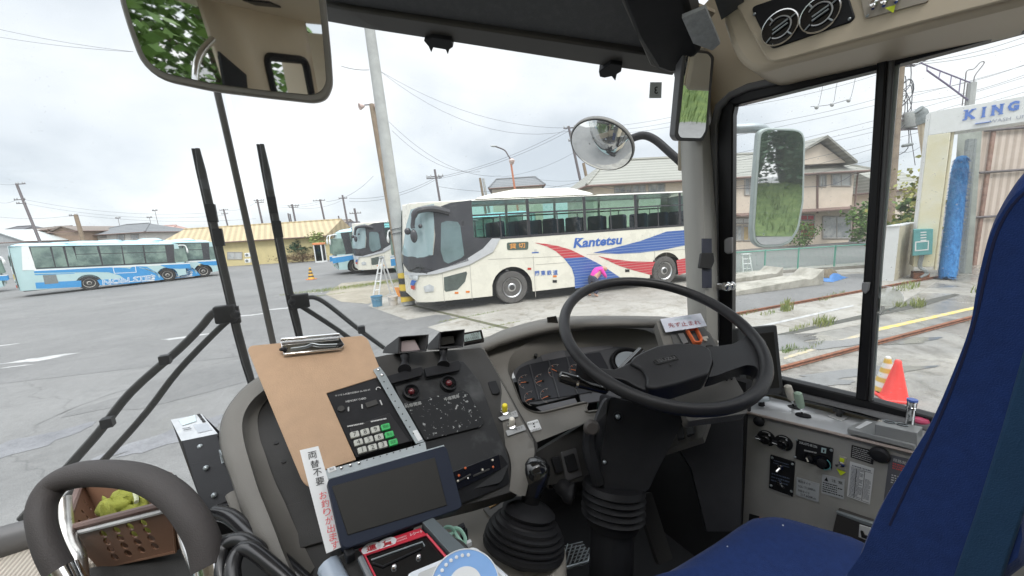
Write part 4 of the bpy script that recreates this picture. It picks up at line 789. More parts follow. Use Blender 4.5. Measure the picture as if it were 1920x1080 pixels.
def wire(P, d, sag=0.0, r=.016, lab=None):
    n = len(P); D = d if isinstance(d, (list, tuple)) else [d] * n; Q = [At(*P[i], D[i]) for i in range(n)]
    if n == 2: Q = [Q[0] + (Q[1] - Q[0]) * (k / 12) - Vector((0, 0, sag * 4 * (k / 12) * (1 - k / 12))) for k in range(13)]
    else: Q = smooth_path(Q, 5)
    mb = MB(); mb.tube(Q, r * .75, M_wire, 5); tag(mb.build('overhead_wire'), lab or 'thin dark overhead wire crossing the cloudy sky', 'wire', 'overhead wires')
wire([(-10, 53), (250, 97)], 18, .1, .010, 'upper of two thin wires at the top left of the sky'); wire([(-10, 68), (250, 97)], 18.4, .1, .010, 'lower of two thin wires at the top left of the sky')
for k, (a, b, d, s_) in enumerate([((0, 345), (31, 345), 46, .1), ((45, 374), (420, 397), 50, 1.0), ((45, 381), (420, 404), 50, 1.0), ((0, 407), (142, 403), 44, .3), ((142, 403), (480, 410), 50, .6), ((0, 380), (31, 374), 46, .2), ((428, 395), (482, 378), 62, .4), ((484, 378), (600, 378), 60, .6), ((484, 382), (600, 382), 60, .6), ((556, 390), (640, 376), 56, .5), ((612, 378), (700, 330), 40, .6), ((655, 372), (815, 334), 36, .6), ((655, 378), (815, 338), 36, .6),
      ((640, 124), (692, 131), 14, .05), ((712, 133), (1066, 240), 26, 1.0), ((712, 133), (1066, 246), 26, 1.6), ((729, 228), (940, 330), 24, 1.0), ((735, 245), (900, 322), 24, .8), ((823, 332), (1066, 240), 34, .5), ((823, 335), (1066, 246), 34, .5), ((940, 332), (1090, 278), 30, .4), ((823, 350), (1120, 332), 32, .8), ((1000, 335), (1130, 330), 30, .3), ((1010, 345), (1130, 342), 30, .3), ((1068, 240), (1290, 212), 30, .3), ((1068, 247), (1290, 222), 30, .3), ((1068, 252), (1290, 231), 30, .3)]): wire(a, d) if False else wire([a, b], d, s_, .018 if d > 30 else .013)
for k, (a, b, d) in enumerate([((1360, 203), (1645, 140), 24), ((1360, 243), (1690, 172), 24), ((1360, 258), (1930, 120), 24), ((1360, 292), (1930, 142), 23), ((1360, 300), (1930, 158), 23), ((1360, 306), (1930, 170), 23), ((1360, 330), (1930, 190), 22), ((1360, 342), (1690, 262), 22), ((1360, 352), (1690, 285), 22), ((1690, 120), (1930, 66), 20), ((1690, 122), (1930, 78), 20), ((1690, 176), (1930, 118), 21), ((1690, 195), (1930, 137), 21), ((1690, 285), (1740, 262), 21)]): wire([a, b], d, .25, .014, 'dark power line sloping across the driver window sky')
wire([(1375, 354), (1470, 352), (1560, 346), (1606, 322)], 22, 0, .02, 'pale service cable slung along the shop house'); wire([(1125, 350), (1180, 358), (1240, 360), (1290, 361)], 22, 0, .02, 'pale cable slung above the coach roof to the shop house')
def xform(t, a, b, u):
    vv = Vector((-u.y, u.x, 0)); f = lambda y: a + (b - a) * ((y - 112) / (420 - 112))
    mb = MB(); mb.lathe([(.02, 0), (.3, .01), (.32, .05), (.32, .75), (.3, .8), (.05, .82)], At(1705, 240, 19.6), (0, 0, 1), M_cpole, 14); mb.build('transformer', t, bevel=.01)
    for y, w_, o_ in ((118, .8, .1), (124, .6, .1), (218, .7, .2), (226, .8, .3), (243, .9, .3)): mb = MB(); mb.box(f(y) + u * o_, (w_ * 2, .09, .09), M_dpole, (u, vv, Vector((0, 0, 1)))); mb.build('crossarm', t)
    rn = random.Random(4)
    for k in range(9):
        y = rn.uniform(120, 260); p = f(y); mb = MB(); mb.tube(smooth_path([p, p + u * rn.uniform(.2, .6) + Vector((0, 0, rn.uniform(.1, .5))), p + u * rn.uniform(.3, .8) + Vector((0, 0, rn.uniform(-.9, -.3))), p + Vector((0, 0, -1.2))], 4), .02, M_wire, 5); mb.build('jumper_cable', t)
    mb = MB(); mb.lathe([(.03, 0), (.08, .05), (.08, .55), (.03, .6)], At(1712, 270, 19.5), -u + Vector((0, 0, -.12)), M_grille, 10); mb.tube([At(1706, 240, 19.6), At(1716, 310, 19.6)], .015, M_wire); mb.build('lamp', t)
pole('wooden power pole with grey transformer beside the wash frame', (1691, 112), (1668, 422), 19.6, .14, M_bpole, extra=xform)
tg = thing('catenary_gantry', 'purple-grey lattice bracket on a grey post above the wash frame', 'gantry', At(1815, 215, 16)); M_pur = mat('purple-grey steel', (.20, .17, .27), .5)
d_ = 16; mb = MB(); top = [(1727, 118), (1745, 126), (1827, 158)]; lo_ = [(1738, 132), (1775, 158), (1815, 188)]
mb.tube([At(*q, d_) for q in top], .03, M_pur, 6); mb.tube([At(*q, d_) for q in lo_], .035, M_pur, 6)
for a, b in (((1738, 122), (1738, 132)), ((1763, 134), (1760, 147)), ((1784, 142), (1781, 161)), ((1801, 149), (1798, 173))): mb.tube([At(*a, d_), At(*b, d_)], .02, M_pur, 5)
mb.build('truss', tg); mb = MB(); mb.tube([At(1823, 156, d_), At(1818, 200, d_)], .14, M_cpole, 8); mb.build('post', tg); mb = MB(); mb.tube(smooth_path([At(*q, d_) for q in ((1826, 157), (1828, 142), (1843, 122), (1845, 116), (1838, 117), (1826, 129), (1813, 133), (1810, 150), (1804, 198))], 5), .018, M_dpole, 6)
mb.tube([At(1814, 156, d_), At(1809, 198, d_)], .015, M_dpole); mb.build('ladder_loop', tg)
wire([(1706, 113), (1712, 124), (1720, 121), (1755, 103)], 18, 0, .03, 'thick insulated jumper hanging by the power pole'); 
ti = thing('insulator_string', 'hanging wire with three insulators in the driver window sky', 'insulator', At(1558, 196, 20)); mb = MB(); mb.tube(smooth_path([At(*q, 20) for q in ((1520, 200), (1545, 198), (1565, 194), (1596, 185))], 4), .014, M_wire)
for x, y, y2 in ((1532, 200, 155), (1560, 195, 143), (1592, 187, 145)): mb.tube([At(x, y, 20), At(x + 4, y - 6, 20), At(x + 8, y2 + 20, 20), At(x + 14, y2 - 10, 20)], .01, M_wire)
mb.build('wire', ti)
for x, y in ((1531, 201), (1560, 196), (1591, 188)): mb = MB(); mb.ball(At(x, y, 20), (.2, .08, .12), M_ins, nu=10, nv=6); mb.build('insulator', ti)

# ---- bus wash
M_wash = mat('washed-out white panel', (.70, .71, .70), .45, var=.05, vs_=2); M_wyel = mat('yellowed panel', (.62, .56, .34), .5, col2=(.68, .66, .55), vs_=1.4); M_brush = mat('blue brush bristles', (.03, .17, .44), .9, col2=(.08, .30, .62), vs_=22, bump=1.0, bs=60); M_teal = mat('teal control box', (.10, .30, .30), .45)
B0 = onZ(1709, 524); rr_ = ray(1747, 209); hB = math.hypot(B0.x, B0.y); zT = CAMH + rr_.z * hB / math.hypot(rr_.x, rr_.y); T0 = Vector((B0.x, B0.y, zT)); T1 = onZ(1918, 180, zT); uw = (T1 - T0); uw.z = 0; uw.normalize(); vw = Vector((-uw.y, uw.x, 0))
if vw.dot(B0) < 0: vw = -vw
tw_ = thing('bus_wash', 'white bus wash frame with KING lettering and a tall blue brush', 'bus wash', B0); plw = Pl(B0, -vw, uw); xw = lambda p: (p - B0).dot(uw)
cw = xw(plw.at(1783, 248)); zlow = plw.at(1783, 248).z
mb = MB(); mb.box(B0 + uw * cw / 2 + vw * .35 + Vector((0, 0, zlow / 2 + .2)), (cw, .7, zlow - .4), M_wyel, (uw, vw, Vector((0, 0, 1)))); mb.box(B0 + uw * cw / 2 + vw * .35 + Vector((0, 0, .1)), (cw * .8, .5, .2), M_rust, (uw, vw, Vector((0, 0, 1)))); mb.build('column', tw_, bevel=.015)
mb = MB(); mb.box(B0 + uw * 2.6 + vw * .36 + Vector((0, 0, (zlow + zT) / 2)), (5.2, .72, zT - zlow), M_wash, (uw, vw, Vector((0, 0, 1)))); mb.box(B0 + uw * .0 + vw * .3 + Vector((0, 0, zT / 2 + .5)), (.05, .5, zT - 1), M_wash, (uw, vw, Vector((0, 0, 1)))); mb.build('header', tw_, bevel=.01)
mb = MB(); mb.box(B0 + uw * 5.0 + vw * .35 + Vector((0, 0, zlow / 2)), (cw, .7, zlow), M_wyel, (uw, vw, Vector((0, 0, 1)))); mb.build('column', tw_, bevel=.015)
hpx = (plw.at(1843, 201).z - plw.at(1843, 219).z); M_kb = mat('king blue', (.10, .20, .55), .5)
for k, (x, y) in zip('KING', ((1817, 215), (1844, 210.5), (1869.5, 206), (1900, 200))):
    mb = MB(); o_ = plw.at(x, y, .02); fr = (o_, uw, Vector((0, 0, 1)), -vw); mb.text(k, fr, hpx * 1.22, M_kb, bold=.055, sx=.82)
    if k in 'KIN':                               # slab serifs
        hx = hpx * .5
        for sx_ in ((-1, 1) if k != 'I' else (0,)):
            for sz in (-1, 1): mb.box(o_ + uw * (sx_ * hpx * (.29 if k == 'K' else .27)) + Vector((0, 0, sz * hx * .96)) - vw * .004, (hpx * .30, .006, hpx * .11), M_kb, (uw, vw, Vector((0, 0, 1))))
    mb.build('letter', tw_)
mb = MB(); mb.text('WASH  UNIT', (plw.at(1896, 222.5, .02), uw, Vector((0, 0, 1)), -vw), hpx * .50, mat('grey lettering', (.30, .32, .38), .5), sx=1.0); a, b = plw.at(1828, 232.5, .02), plw.at(1857, 228.5, .02); mb.tube([a, b], .03, M_kb, 6, flat=.3); mb.build('lettering', tw_)
def brush(p0, p1, d, rad):
    a, b = At(*p0, d), At(*p1, d); b = Vector((b.x, b.y, max(.05, b.z))); rn = random.Random(3); mb = MB(); n = 46; ax = (a - b); ln = ax.length; axn = ax.normalized(); X, Y, Z = basis(axn)
    mb.lathe([(.02, 0), (rad * .8, .02), (rad * .9, .2), (rad * .85, ln * .5), (rad * .8, ln * .9), (rad * .5, ln * .99), (.02, ln)], b, axn, M_brush, 24)
    for i in range(3000):
        h = rn.random() * ln * .98; q = rn.random() * 6.283; rr = rad * rn.uniform(.85, 1.22) * (1 if h < ln * .9 else .8); d0 = X * math.cos(q) + Y * math.sin(q); s_ = axn.cross(d0) * .016; p = b + axn * h
        mb.add([p + d0 * rad * .6 - s_, p + d0 * rad * .6 + s_, p + d0 * rr + axn * -.07 + s_ * .2, p + d0 * rr + axn * -.07 - s_ * .2], [(0, 1, 2, 3)], M_brush)
    mb.build('brush', tw_, smooth=False)
brush((1803, 292), (1775, 528), 11.0, .215)
for x0, y0, x1, y1 in ((1818, 262, 1790, 515), (1824, 262, 1801, 512)): mb = MB(); mb.tube([At(x0, y0, 11.4), At(x1, y1, 11.4)], .09, M_grille, 8); mb.build('brush_rail', tw_)
mb = MB(); mb.prism([At(1797, 246, 11.7), At(1842, 240, 11.7), At(1822, 512, 11.7), At(1776, 516, 11.7)], -vw, .04, mat('dim wash interior tone', (.27, .29, .26), .6, var=.2, vs_=2)); mb.build('dim_interior_sheet', tw_)  # added sheet; its grey green stands in for the dim inside of the wash
mb = MB(); mb.tube([B0 + uw * (cw + .05) + vw * .1 + Vector((0, 0, .3)), B0 + uw * (cw + .05) + vw * .1 + Vector((0, 0, zlow))], .035, mat('ivory pipe', (.60, .55, .40), .5), 8); mb.build('pipe', tw_)
tcx = thing('control_box', 'teal control box with faded white frame on the wash column', 'control box', plw.at(1731, 480, .2)); pc = plw.off(.22)
mb = MB(); mb.prism([pc.at(1714, 430), pc.at(1750, 429), pc.at(1748, 477), pc.at(1711, 480)], -vw, .22, M_teal); mb.build('casing', tcx, bevel=.01); mb = MB()
for P in (((1717, 453), (1741, 451), (1741, 453), (1717, 455)), ((1716, 469), (1740, 467), (1740, 469), (1716, 471)), ((1716, 453), (1718, 453), (1718, 471), (1715, 471)), ((1740, 451), (1742, 451), (1741, 469), (1739, 469))): mb.sheet([pc.at(*q, .004) for q in P], M_wash)
for y in (435, 440, 445, 450): mb.sheet([pc.at(1726, y, .004), pc.at(1737, y - .8, .004), pc.at(1737, y + 1.2, .004), pc.at(1726, y + 2, .004)], M_wash)
mb.build('markings', tcx, smooth=False); mb = MB()
for k in (0, 4): mb.tube(smooth_path([pc.at(1728 + k, 479, -.08), pc.at(1724 + k, 500, -.1), pc.at(1734 + k, 508, -.05), pc.at(1736 + k, 514, -.05), pc.at(1726, 520, 0)], 5), .03, M_grille, 7)
mb.build('conduit', tcx)
hA, hBp, hC = onZ(1652, 526), onZ(1676, 527), onZ(1712, 512); ut = (hC - hBp).normalized(); vt = (hA - hBp); vt.z = 0; ht = plw.at(1680, 424).z * .97; ht = (At(1680, 424, (hBp - C0).dot(RM @ Vector((0, 0, 1)))).z)
th_ = thing('hut', 'small beige box hut with a white side left of the control box', 'hut', hBp); mb = MB(); mb.prism([hA + Vector((0, 0, ht)), hBp + Vector((0, 0, ht)), hC + Vector((0, 0, ht)), hC + vt + Vector((0, 0, ht))], (0, 0, 1), ht, mat('beige hut panel', (.46, .42, .32), .7)); mb.build('wall', th_)
mb = MB(); n_ = Vector((-vt.y, vt.x, 0)).normalized(); n_ = n_ if n_.dot(C0 - hBp) > 0 else -n_; mb.prism([hA + n_ * .01, hBp + n_ * .01, hBp + n_ * .01 + Vector((0, 0, ht)), hA + n_ * .01 + Vector((0, 0, ht))], n_, .008, M_wash); mb.build('side_panel', th_); mb = MB(); mb.prism([hA - ut * .05 + Vector((0, 0, ht + .04)), hBp - ut * .05 + Vector((0, 0, ht + .04)), hC + Vector((0, 0, ht + .04)), hC + vt + Vector((0, 0, ht + .04))], (0, 0, 1), .035, M_wash); mb.build('roof', th_)
# corrugated shed behind the wash
M_corr = banded('pinkish corrugated sheet', (.74, .63, .55), (.56, .46, .39), 0, 5.5, .5, .6, .03)
s0_, s1_ = onZ(1806, 498), onZ(1990, 490); us = (s1_ - s0_); us.z = 0; us.normalize(); vs2 = Vector((-us.y, us.x, 0)); vs2 = vs2 if vs2.dot(s0_) > 0 else -vs2; zs = At(1842, 246, (s0_ - C0).dot(RM @ Vector((0, 0, 1))) ).z
tsd = thing('corrugated_shed', 'large pinkish corrugated metal shed behind the bus wash', 'shed', s0_); mb = MB(); Ls = 9
mb.box(Vector((0, 0, 0)), (Ls, .5, zs), M_corr); mb.v = [s0_ + us * (p.x + Ls / 2) + vs2 * (p.y + .25) + Vector((0, 0, p.z + zs / 2)) for p in mb.v]; mb.build('wall', tsd)
mb = MB(); mb.box(s0_ + us * Ls / 2 + vs2 * .25 + Vector((0, 0, zs + .1)), (Ls + .1, .7, .2), M_rfd, (us, vs2, Vector((0, 0, 1)))); mb.build('roof', tsd)
for k in range(5): mb = MB(); mb.box(s0_ + us * (.3 + k * 1.5) - vs2 * .05 + Vector((0, 0, zs / 2)), (.10, .06, zs), mat('rusty frame', (.30, .19, .15), .8, var=.3), (us, vs2, Vector((0, 0, 1)))); mb.build('post', tsd)
for z in (zs * .36, zs * .68, zs * .97): mb = MB(); mb.tube([s0_ - vs2 * .09 + Vector((0, 0, z)), s0_ + us * Ls - vs2 * .09 + Vector((0, 0, z))], .045, M_dpole, 6); mb.build('rail', tsd)
tv = thing('vent_stack', 'ribbed beige stack with a grey cowl left of the wash header', 'chimney', At(1735, 290, 13)); mb = MB(); mb.tube([At(1739, 300, 13), At(1733, 232, 13)], [.13, .17], banded('ribbed beige', (.55, .46, .34), (.40, .32, .22), 0, 14, .5, .6), 14); mb.build('pipe', tv); mb = MB(); mb.tube(smooth_path([At(1733, 232, 13), At(1731, 222, 13), At(1727, 210, 13), At(1722, 205, 13)], 3), [.2] * 4 + [.17] * 3 + [.14] * 3, M_grille, 12); mb.build('cowl', tv)
tree('bamboo', 'yellow-green bamboo growing behind the beige hut', 'plant', onZ(1690, 500), 3.1, .9, leafmat('yellow leaves', (.26, .22, .05), (.30, .33, .10)), 500, .10, .03, None, 21, .2)
tree('banana_plant', 'broad-leaved green plant behind the beige hut', 'plant', onZ(1712, 500), 2.6, .5, L_green, 200, .16, .05, None, 22, .35)
tree('shrub_tree', 'dark leafy tree right of the shop house', 'tree', onZ(1626, 458), 2.6, 1.1, L_green, 900, .13, .08, None, 23, .15); shrub('shrub', 'green bush under the mirror in front of the shop house', onZ(1512, 462), (1.4, .7), 1.5, L_green, 700, .08, 24); shrub('shrub', 'yellow-green bush under the shop windows', onZ(1384, 465), (1.6, .7), 1.2, L_palm, 700, .07, 25)

# ---- fence, ramps, ladders, cones, buckets
def lineZ(a, b, n): A, B = onZ(*a), onZ(*b); return [A + (B - A) * (k / n) for k in range(n + 1)]
mnet = bpy.data.materials.new('green wire mesh'); mnet.use_nodes = True; t_ = mnet.node_tree; t_.nodes.clear(); lk = t_.links.new
o_ = t_.nodes.new('ShaderNodeOutputMaterial'); tr = t_.nodes.new('ShaderNodeBsdfTransparent'); df = t_.nodes.new('ShaderNodeBsdfDiffuse'); df.inputs[0].default_value = (.10, .30, .22, 1); mxx = t_.nodes.new('ShaderNodeMixShader')
tcx_ = t_.nodes.new('ShaderNodeTexCoord'); br = t_.nodes.new('ShaderNodeTexBrick'); br.inputs['Scale'].default_value = 14; br.offset = 0; br.inputs['Color1'].default_value = (0, 0, 0, 1); br.inputs['Color2'].default_value = (0, 0, 0, 1); br.inputs['Mortar'].default_value = (1, 1, 1, 1); br.inputs['Mortar Size'].default_value = .03; br.inputs['Brick Width'].default_value = .6; br.inputs['Row Height'].default_value = .6
spx = t_.nodes.new('ShaderNodeSeparateXYZ'); cbx = t_.nodes.new('ShaderNodeCombineXYZ'); lk(tcx_.outputs['Object'], spx.inputs[0]); lk(spx.outputs[0], cbx.inputs[0]); lk(spx.outputs[2], cbx.inputs[1]); lk(cbx.outputs[0], br.inputs['Vector']); lk(br.outputs['Color'], mxx.inputs[0]); lk(tr.outputs[0], mxx.inputs[1]); lk(df.outputs[0], mxx.inputs[2]); lk(mxx.outputs[0], o_.inputs[0])
M_fgreen = mat('green fence paint', (.13, .36, .28), .5)
fa, fb = onZ(1300, 522), onZ(1700, 497); uf = (fb - fa).normalized(); fh = At(1489, 465, (onZ(1489, 509) - C0).dot(RM @ Vector((0, 0, 1)))).z
tf_ = thing('fence', 'low green wire mesh fence along the road', 'fence', fa); mb = MB(); mb.sheet([fa + Vector((0, 0, .12)), fb + Vector((0, 0, .12)), fb + Vector((0, 0, fh)), fa + Vector((0, 0, fh))], mnet); mb.build('mesh', tf_); mb = MB(); mb.tube([fa + Vector((0, 0, fh)), fb + Vector((0, 0, fh))], .022, M_fgreen); mb.build('top_rail', tf_)
for x in (1366, 1428, 1489.5, 1557, 1628): q = onZ(x, 509 - (x - 1489) * .0625); q = fa + uf * (q - fa).dot(uf); mb = MB(); mb.tube([q, q + Vector((0, 0, fh + .04))], .03, M_fgreen); mb.build('post', tf_)
tk = MB(); v_ = Vector((-uf.y, uf.x, 0)); tk.box((fa + fb) / 2 + Vector((0, 0, .06)), ((fb - fa).length, .14, .12), M_conc, (uf, v_, Vector((0, 0, 1)))); struct(tk.build('kerb', bevel=.01))
M_ramp = mat('stained old concrete', (.25, .24, .20), .9, col2=(.42, .40, .35), vs_=2.4, thr=(.35, .6), bump=.4, bs=30)
def ramp(a, b, hpx_top, label, wdt):
    A, B = onZ(*a), onZ(*b); u = (B - A); Lr = u.length; u.normalize(); v = Vector((-u.y, u.x, 0)); v = v if v.dot(A) > 0 else -v; dp = (B - C0).dot(RM @ Vector((0, 0, 1))); H_ = At(b[0], hpx_top, dp).z
    prof = [(0, .0), (0, .13), (Lr * .80, H_ * .55), (Lr * .83, H_ * .50), (Lr * .87, H_ * .48), (Lr * .91, H_ * .58), (Lr * .95, H_ * .80), (Lr * .985, H_), (Lr, H_), (Lr, 0)]
    mb = MB(); mb.prism([A + u * s + Vector((0, 0, z)) for s, z in prof], -v, wdt, M_ramp); tag(mb.build('concrete_ramp', bevel=.02), label, 'ramp', 'concrete ramps by the fence')
ramp((1360, 558), (1544, 534), 504, 'nearer long concrete vehicle ramp with an upturned end', .75); ramp((1360, 532), (1468, 520), 501, 'farther concrete vehicle ramp, beside the white ladder', .75)
def ladder(label, tops, fl, fr_, bl, br_, d, steps, m, name='step_ladder', grp='step ladders'):
    T = [At(*q, d) for q in tops]; Fl, Fr_ = onZ(*fl), onZ(*fr_); Bl, Br = onZ(*bl), onZ(*br_); t = thing(name, label, 'ladder', (Fl + Fr_) / 2, grp)
    for a, b in ((T[0], Fl), (T[1], Fr_), (T[0], Bl), (T[1], Br)): mb = MB(); mb.tube([a, b], .03, m, 6, flat=.6); mb.build('leg', t)
    for k in range(1, steps + 1): f = k / (steps + 1); mb = MB(); a = T[0] + (Fl - T[0]) * f; b = T[1] + (Fr_ - T[1]) * f; mb.tube([a, b], .035, m, 6, flat=.5); mb.build('step', t)
    mb = MB(); mb.box((T[0] + T[1]) / 2, ((T[0] - T[1]).length + .06, .16, .03), m, basis(Vector((0, 0, 1)), T[1] - T[0])); mb.build('top_step', t)
M_alum = mat('aluminium ladder', (.62, .63, .63), .35, metal=.3)
d_l = (onZ(705, 560) - C0).dot(RM @ Vector((0, 0, 1))); ladder('aluminium step ladder standing between the two coaches', ((713, 482), (718, 482)), (699, 560), (710, 559), (733, 553), (742, 552), d_l * 1.03, 4, M_alum)
ladder('white step ladder by the green fence, seen through the driver window', ((1392, 477), (1405, 476)), (1394, 513), (1411, 512), (1388, 509), (1400, 508), (onZ(1402, 512) - C0).dot(RM @ Vector((0, 0, 1))), 3, mat('white ladder paint', (.75, .76, .75), .5))
def bucket(px, r, h, m, label):
    c = onZ(*px); t = thing('bucket', label, 'bucket', c, 'buckets by the step ladder'); mb = MB(); mb.lathe([(.01, .01), (r * .78, .01), (r * .8, 0), (r, h), (r * 1.06, h), (r * 1.06, h - .02), (r * .95, h), (r * .75, .03), (.01, .03)], c, (0, 0, 1), m, 20, cap=False); mb.build('tub', t); mb = MB(); X = Vector((1, 0, 0)); mb.tube(smooth_path([c + X * r + Vector((0, 0, h - .02)), c + X * r * .8 + Vector((0, -r * .7, h * .8)), c + Vector((0, -r * 1.1, h * .62)), c - X * r * .8 + Vector((0, -r * .7, h * .8)), c - X * r + Vector((0, 0, h - .02))], 4), .006, M_chrome, 5); mb.build('handle', t)
bucket((708, 574), .19, .36, mat('blue bucket', (.12, .28, .42), .5), 'blue bucket under the aluminium ladder'); bucket((738, 572), .17, .31, mat('white bucket', (.62, .58, .54), .5), 'whitish bucket beside the blue one')
pb_ = Pl(onZ(752, 560), (onZ(752, 560) - C0) * -1 + Vector((0, 0, 3.0))); mb = MB(); mb.prism([pb_.at(739, 539), pb_.at(761, 538), pb_.at(763, 556), pb_.at(746, 556)], pb_.n, .03, mat('orange board', (.72, .27, .05), .5)); mb.text('EE', pb_.fr(752, 546.5, .004), .17, mat('red brown letters', (.40, .08, .03), .5), bold=.02); tag(mb.build('sign_board'), 'orange board leaning by the coach nose', 'sign')
def cone(px, h, m, label, group, stripes=None, base_m=None):
    c = onZ(*px); t = thing('traffic_cone', label, 'traffic cone', c, group); mb = MB(); k = h / .7; pr = [(.19 * k, .03), (.165 * k, .06), (.05 * k, h - .05), (.042 * k, h - .01), (.02, h)]; mb.lathe(pr, c, (0, 0, 1), stripes or m, 24); mb.build('cone', t); mb = MB(); mb.box(c + Vector((0, 0, .02)), (.42 * k, .42 * k, .04), base_m or m, (Vector((.8, .6, 0)), Vector((-.6, .8, 0)), Vector((0, 0, 1)))); mb.build('base', t, bevel=.015); return c
M_cone = mat('red cone plastic', (.80, .05, .04), .4, var=.06)
cone((1676, 748), .50, M_cone, 'red traffic cone on the wet concrete', 'traffic cones outside the driver window'); cone((1658, 736), .48, M_cone, 'yellow and white banded cone just behind the red one', 'traffic cones outside the driver window', banded('yellow white bands', (.70, .70, .66), (.62, .40, .06), 2, 8.2, .5, .5))
cone((584, 524), .75, M_cone, 'yellow and black striped cone on the open yard', None, banded('yellow black bands', (.05, .045, .04), (.75, .42, .05), 2, 5.0, .5, .5), mat('orange base', (.70, .20, .05), .6))
cone((1407, 464), .55, M_cone, 'orange cone by the shop windows', None, mat('orange cone', (.8, .28, .04), .5))
c = onZ(1558, 524); tt = thing('tarp_heap', 'blue sheet heaped with soil against the fence', 'tarp', c); rn = random.Random(9); mb = MB(); mb.grid(lambda a, b: c + Vector(((a - .5) * 1.3, (b - .5) * .5, .02 + .20 * math.sin(math.pi * a) * math.sin(math.pi * b) + .05 * mnoise.noise(Vector((a * 5, b * 5, 1))))), 14, 8, mat('blue tarp', (.05, .17, .42), .5)); mb.build('sheet', tt); mb = MB(); mb.grid(lambda a, b: c + Vector(((a - .5) * .9, .1 + (b - .5) * .4, .12 + .25 * math.sin(math.pi * a) ** .5 * math.sin(math.pi * b) + .06 * mnoise.noise(Vector((a * 7, b * 7, 4))))), 12, 8, M_soil); mb.build('soil', tt)

# ---- the person washing the coach
def skin(name, J, E, parent, m, sub=2):
    me = bpy.data.meshes.new(name); o = bpy.data.objects.new(name, me); COL.objects.link(o); me.from_pydata([Vector(j[0]) for j in J], E, []); md = o.modifiers.new('skin', 'SKIN'); md.use_smooth_shade = True
    for i, j in enumerate(J): r = j[1] if isinstance(j[1], tuple) else (j[1], j[1]); me.skin_vertices[0].data[i].radius = r
    me.skin_vertices[0].data[0].use_root = True; s = o.modifiers.new('sub', 'SUBSURF'); s.levels = sub; s.render_levels = sub; me.materials.append(m); o.parent = parent; return o
dpp = (onZ(1118, 556) - C0).dot(RM @ Vector((0, 0, 1))); gp_ = onZ(1114, 556); tp = thing('person', 'person in a bright pink top and dark trousers, bent over washing the coach side', 'person', gp_)
tp.rotation_euler.z = math.atan2(F1.ex.y, F1.ex.x)
M_skin = mat('skin', (.50, .30, .22), .6, var=.05); M_pink = mat('pink top', (.80, .06, .42), .8, var=.06); M_trs = mat('dark trousers', (.05, .055, .09), .85); M_hair = mat('dark hair', (.02, .018, .016), .6)
hp = (0, 0, .62); ch = (.24, .06, .86); nk = (.36, .08, .90); hdp = (.47, .09, .86)
skin('body', [(hp, .12), ((.12, .03, .76), .13), (ch, .13), (nk, .055), (hdp, (.085, .10)), ((.53, .09, .80), .06), ((.24, -.10, .86), .05), ((.34, -.12, .66), .04), ((.46, .02, .58), .032), ((.50, .06, .57), .03), ((.26, .22, .84), .05), ((.40, .32, .72), .04), ((.52, .42, .70), .032), ((.56, .46, .70), .03), ((.0, -.10, .58), .08), ((.10, -.12, .34), .06), ((-.04, -.12, .08), .04), ((.08, -.12, .03), .035), ((-.06, .10, .58), .08), ((-.02, .12, .34), .06), ((-.16, .12, .08), .04), ((-.04, .12, .03), .035)],
     [(0, 1), (1, 2), (2, 3), (3, 4), (4, 5), (2, 6), (6, 7), (7, 8), (8, 9), (2, 10), (10, 11), (11, 12), (12, 13), (0, 14), (14, 15), (15, 16), (16, 17), (0, 18), (18, 19), (19, 20), (20, 21)], tp, M_skin)
skin('top', [((-.06, .0, .56), .15), ((.12, .03, .77), .155), (ch, .15), ((.32, .075, .89), .075), ((.24, -.10, .86), .07), ((.34, -.12, .67), .055), ((.42, -.04, .61), .046), ((.26, .22, .84), .07), ((.39, .31, .73), .055), ((.48, .38, .71), .046)], [(0, 1), (1, 2), (2, 3), (2, 4), (4, 5), (5, 6), (2, 7), (7, 8), (8, 9)], tp, M_pink)
skin('trousers', [((-.02, 0, .58), .15), ((.04, .01, .67), .15), ((.0, -.10, .56), .105), ((.10, -.12, .34), .08), ((-.03, -.12, .09), .062), ((-.06, .10, .56), .105), ((-.02, .12, .34), .08), ((-.15, .12, .09), .062)], [(0, 1), (0, 2), (2, 3), (3, 4), (0, 5), (5, 6), (6, 7)], tp, M_trs)
mb = MB(); mb.ball((.46, .09, .885), (.105, .112, .095), M_hair, nu=12, nv=8); mb.build('hair', tp, local=True)
# trees and bank behind us, which the mirrors show
rn = random.Random(77)
for k in range(9): tree('conifer', 'tall dark conifer in the row behind the bus', 'tree', Vector((1 + k * 3.1 + rn.uniform(-.4, .4), -21 + rn.uniform(-1, 1), 1)), rn.uniform(5.5, 7), 1.7, L_pine, 1900, .15, .15, 'conifers behind the bus', 50 + k, .05)
for k in range(5): tree('leafy_tree', 'broad leafy tree beside the passenger side of the bus', 'tree', Vector((-4.6 - (k % 2) * 1.6, -5.5 + k * 1.5 - 2.5, 0)), 6.2, 2.0, L_green, 3200, .10, .16, 'leafy trees on the passenger side', 70 + k, .12)
bk = MB(); bk.grid(lambda a, b: Vector((-2 + a * 34, -14.5 - b * 6, .02 + 2.0 * b ** 1.2 + .3 * mnoise.noise(Vector((a * 9, b * 4, 0))))), 40, 8, M_dkgrass); struct(bk.build('grass_bank')); gb = MB(); rn = random.Random(8)
for k in range(5200): a, b = rn.random(), rn.random(); c = Vector((-2 + a * 34, -14.5 - b * 6, .02 + 2.0 * b ** 1.2)); blades(gb, c, .3, .3, 1, .5, M_dkgrass, rn)
tag(gb.build('bank_grass', smooth=False), 'long grass on the bank behind the bus', 'grass', None, 'stuff')
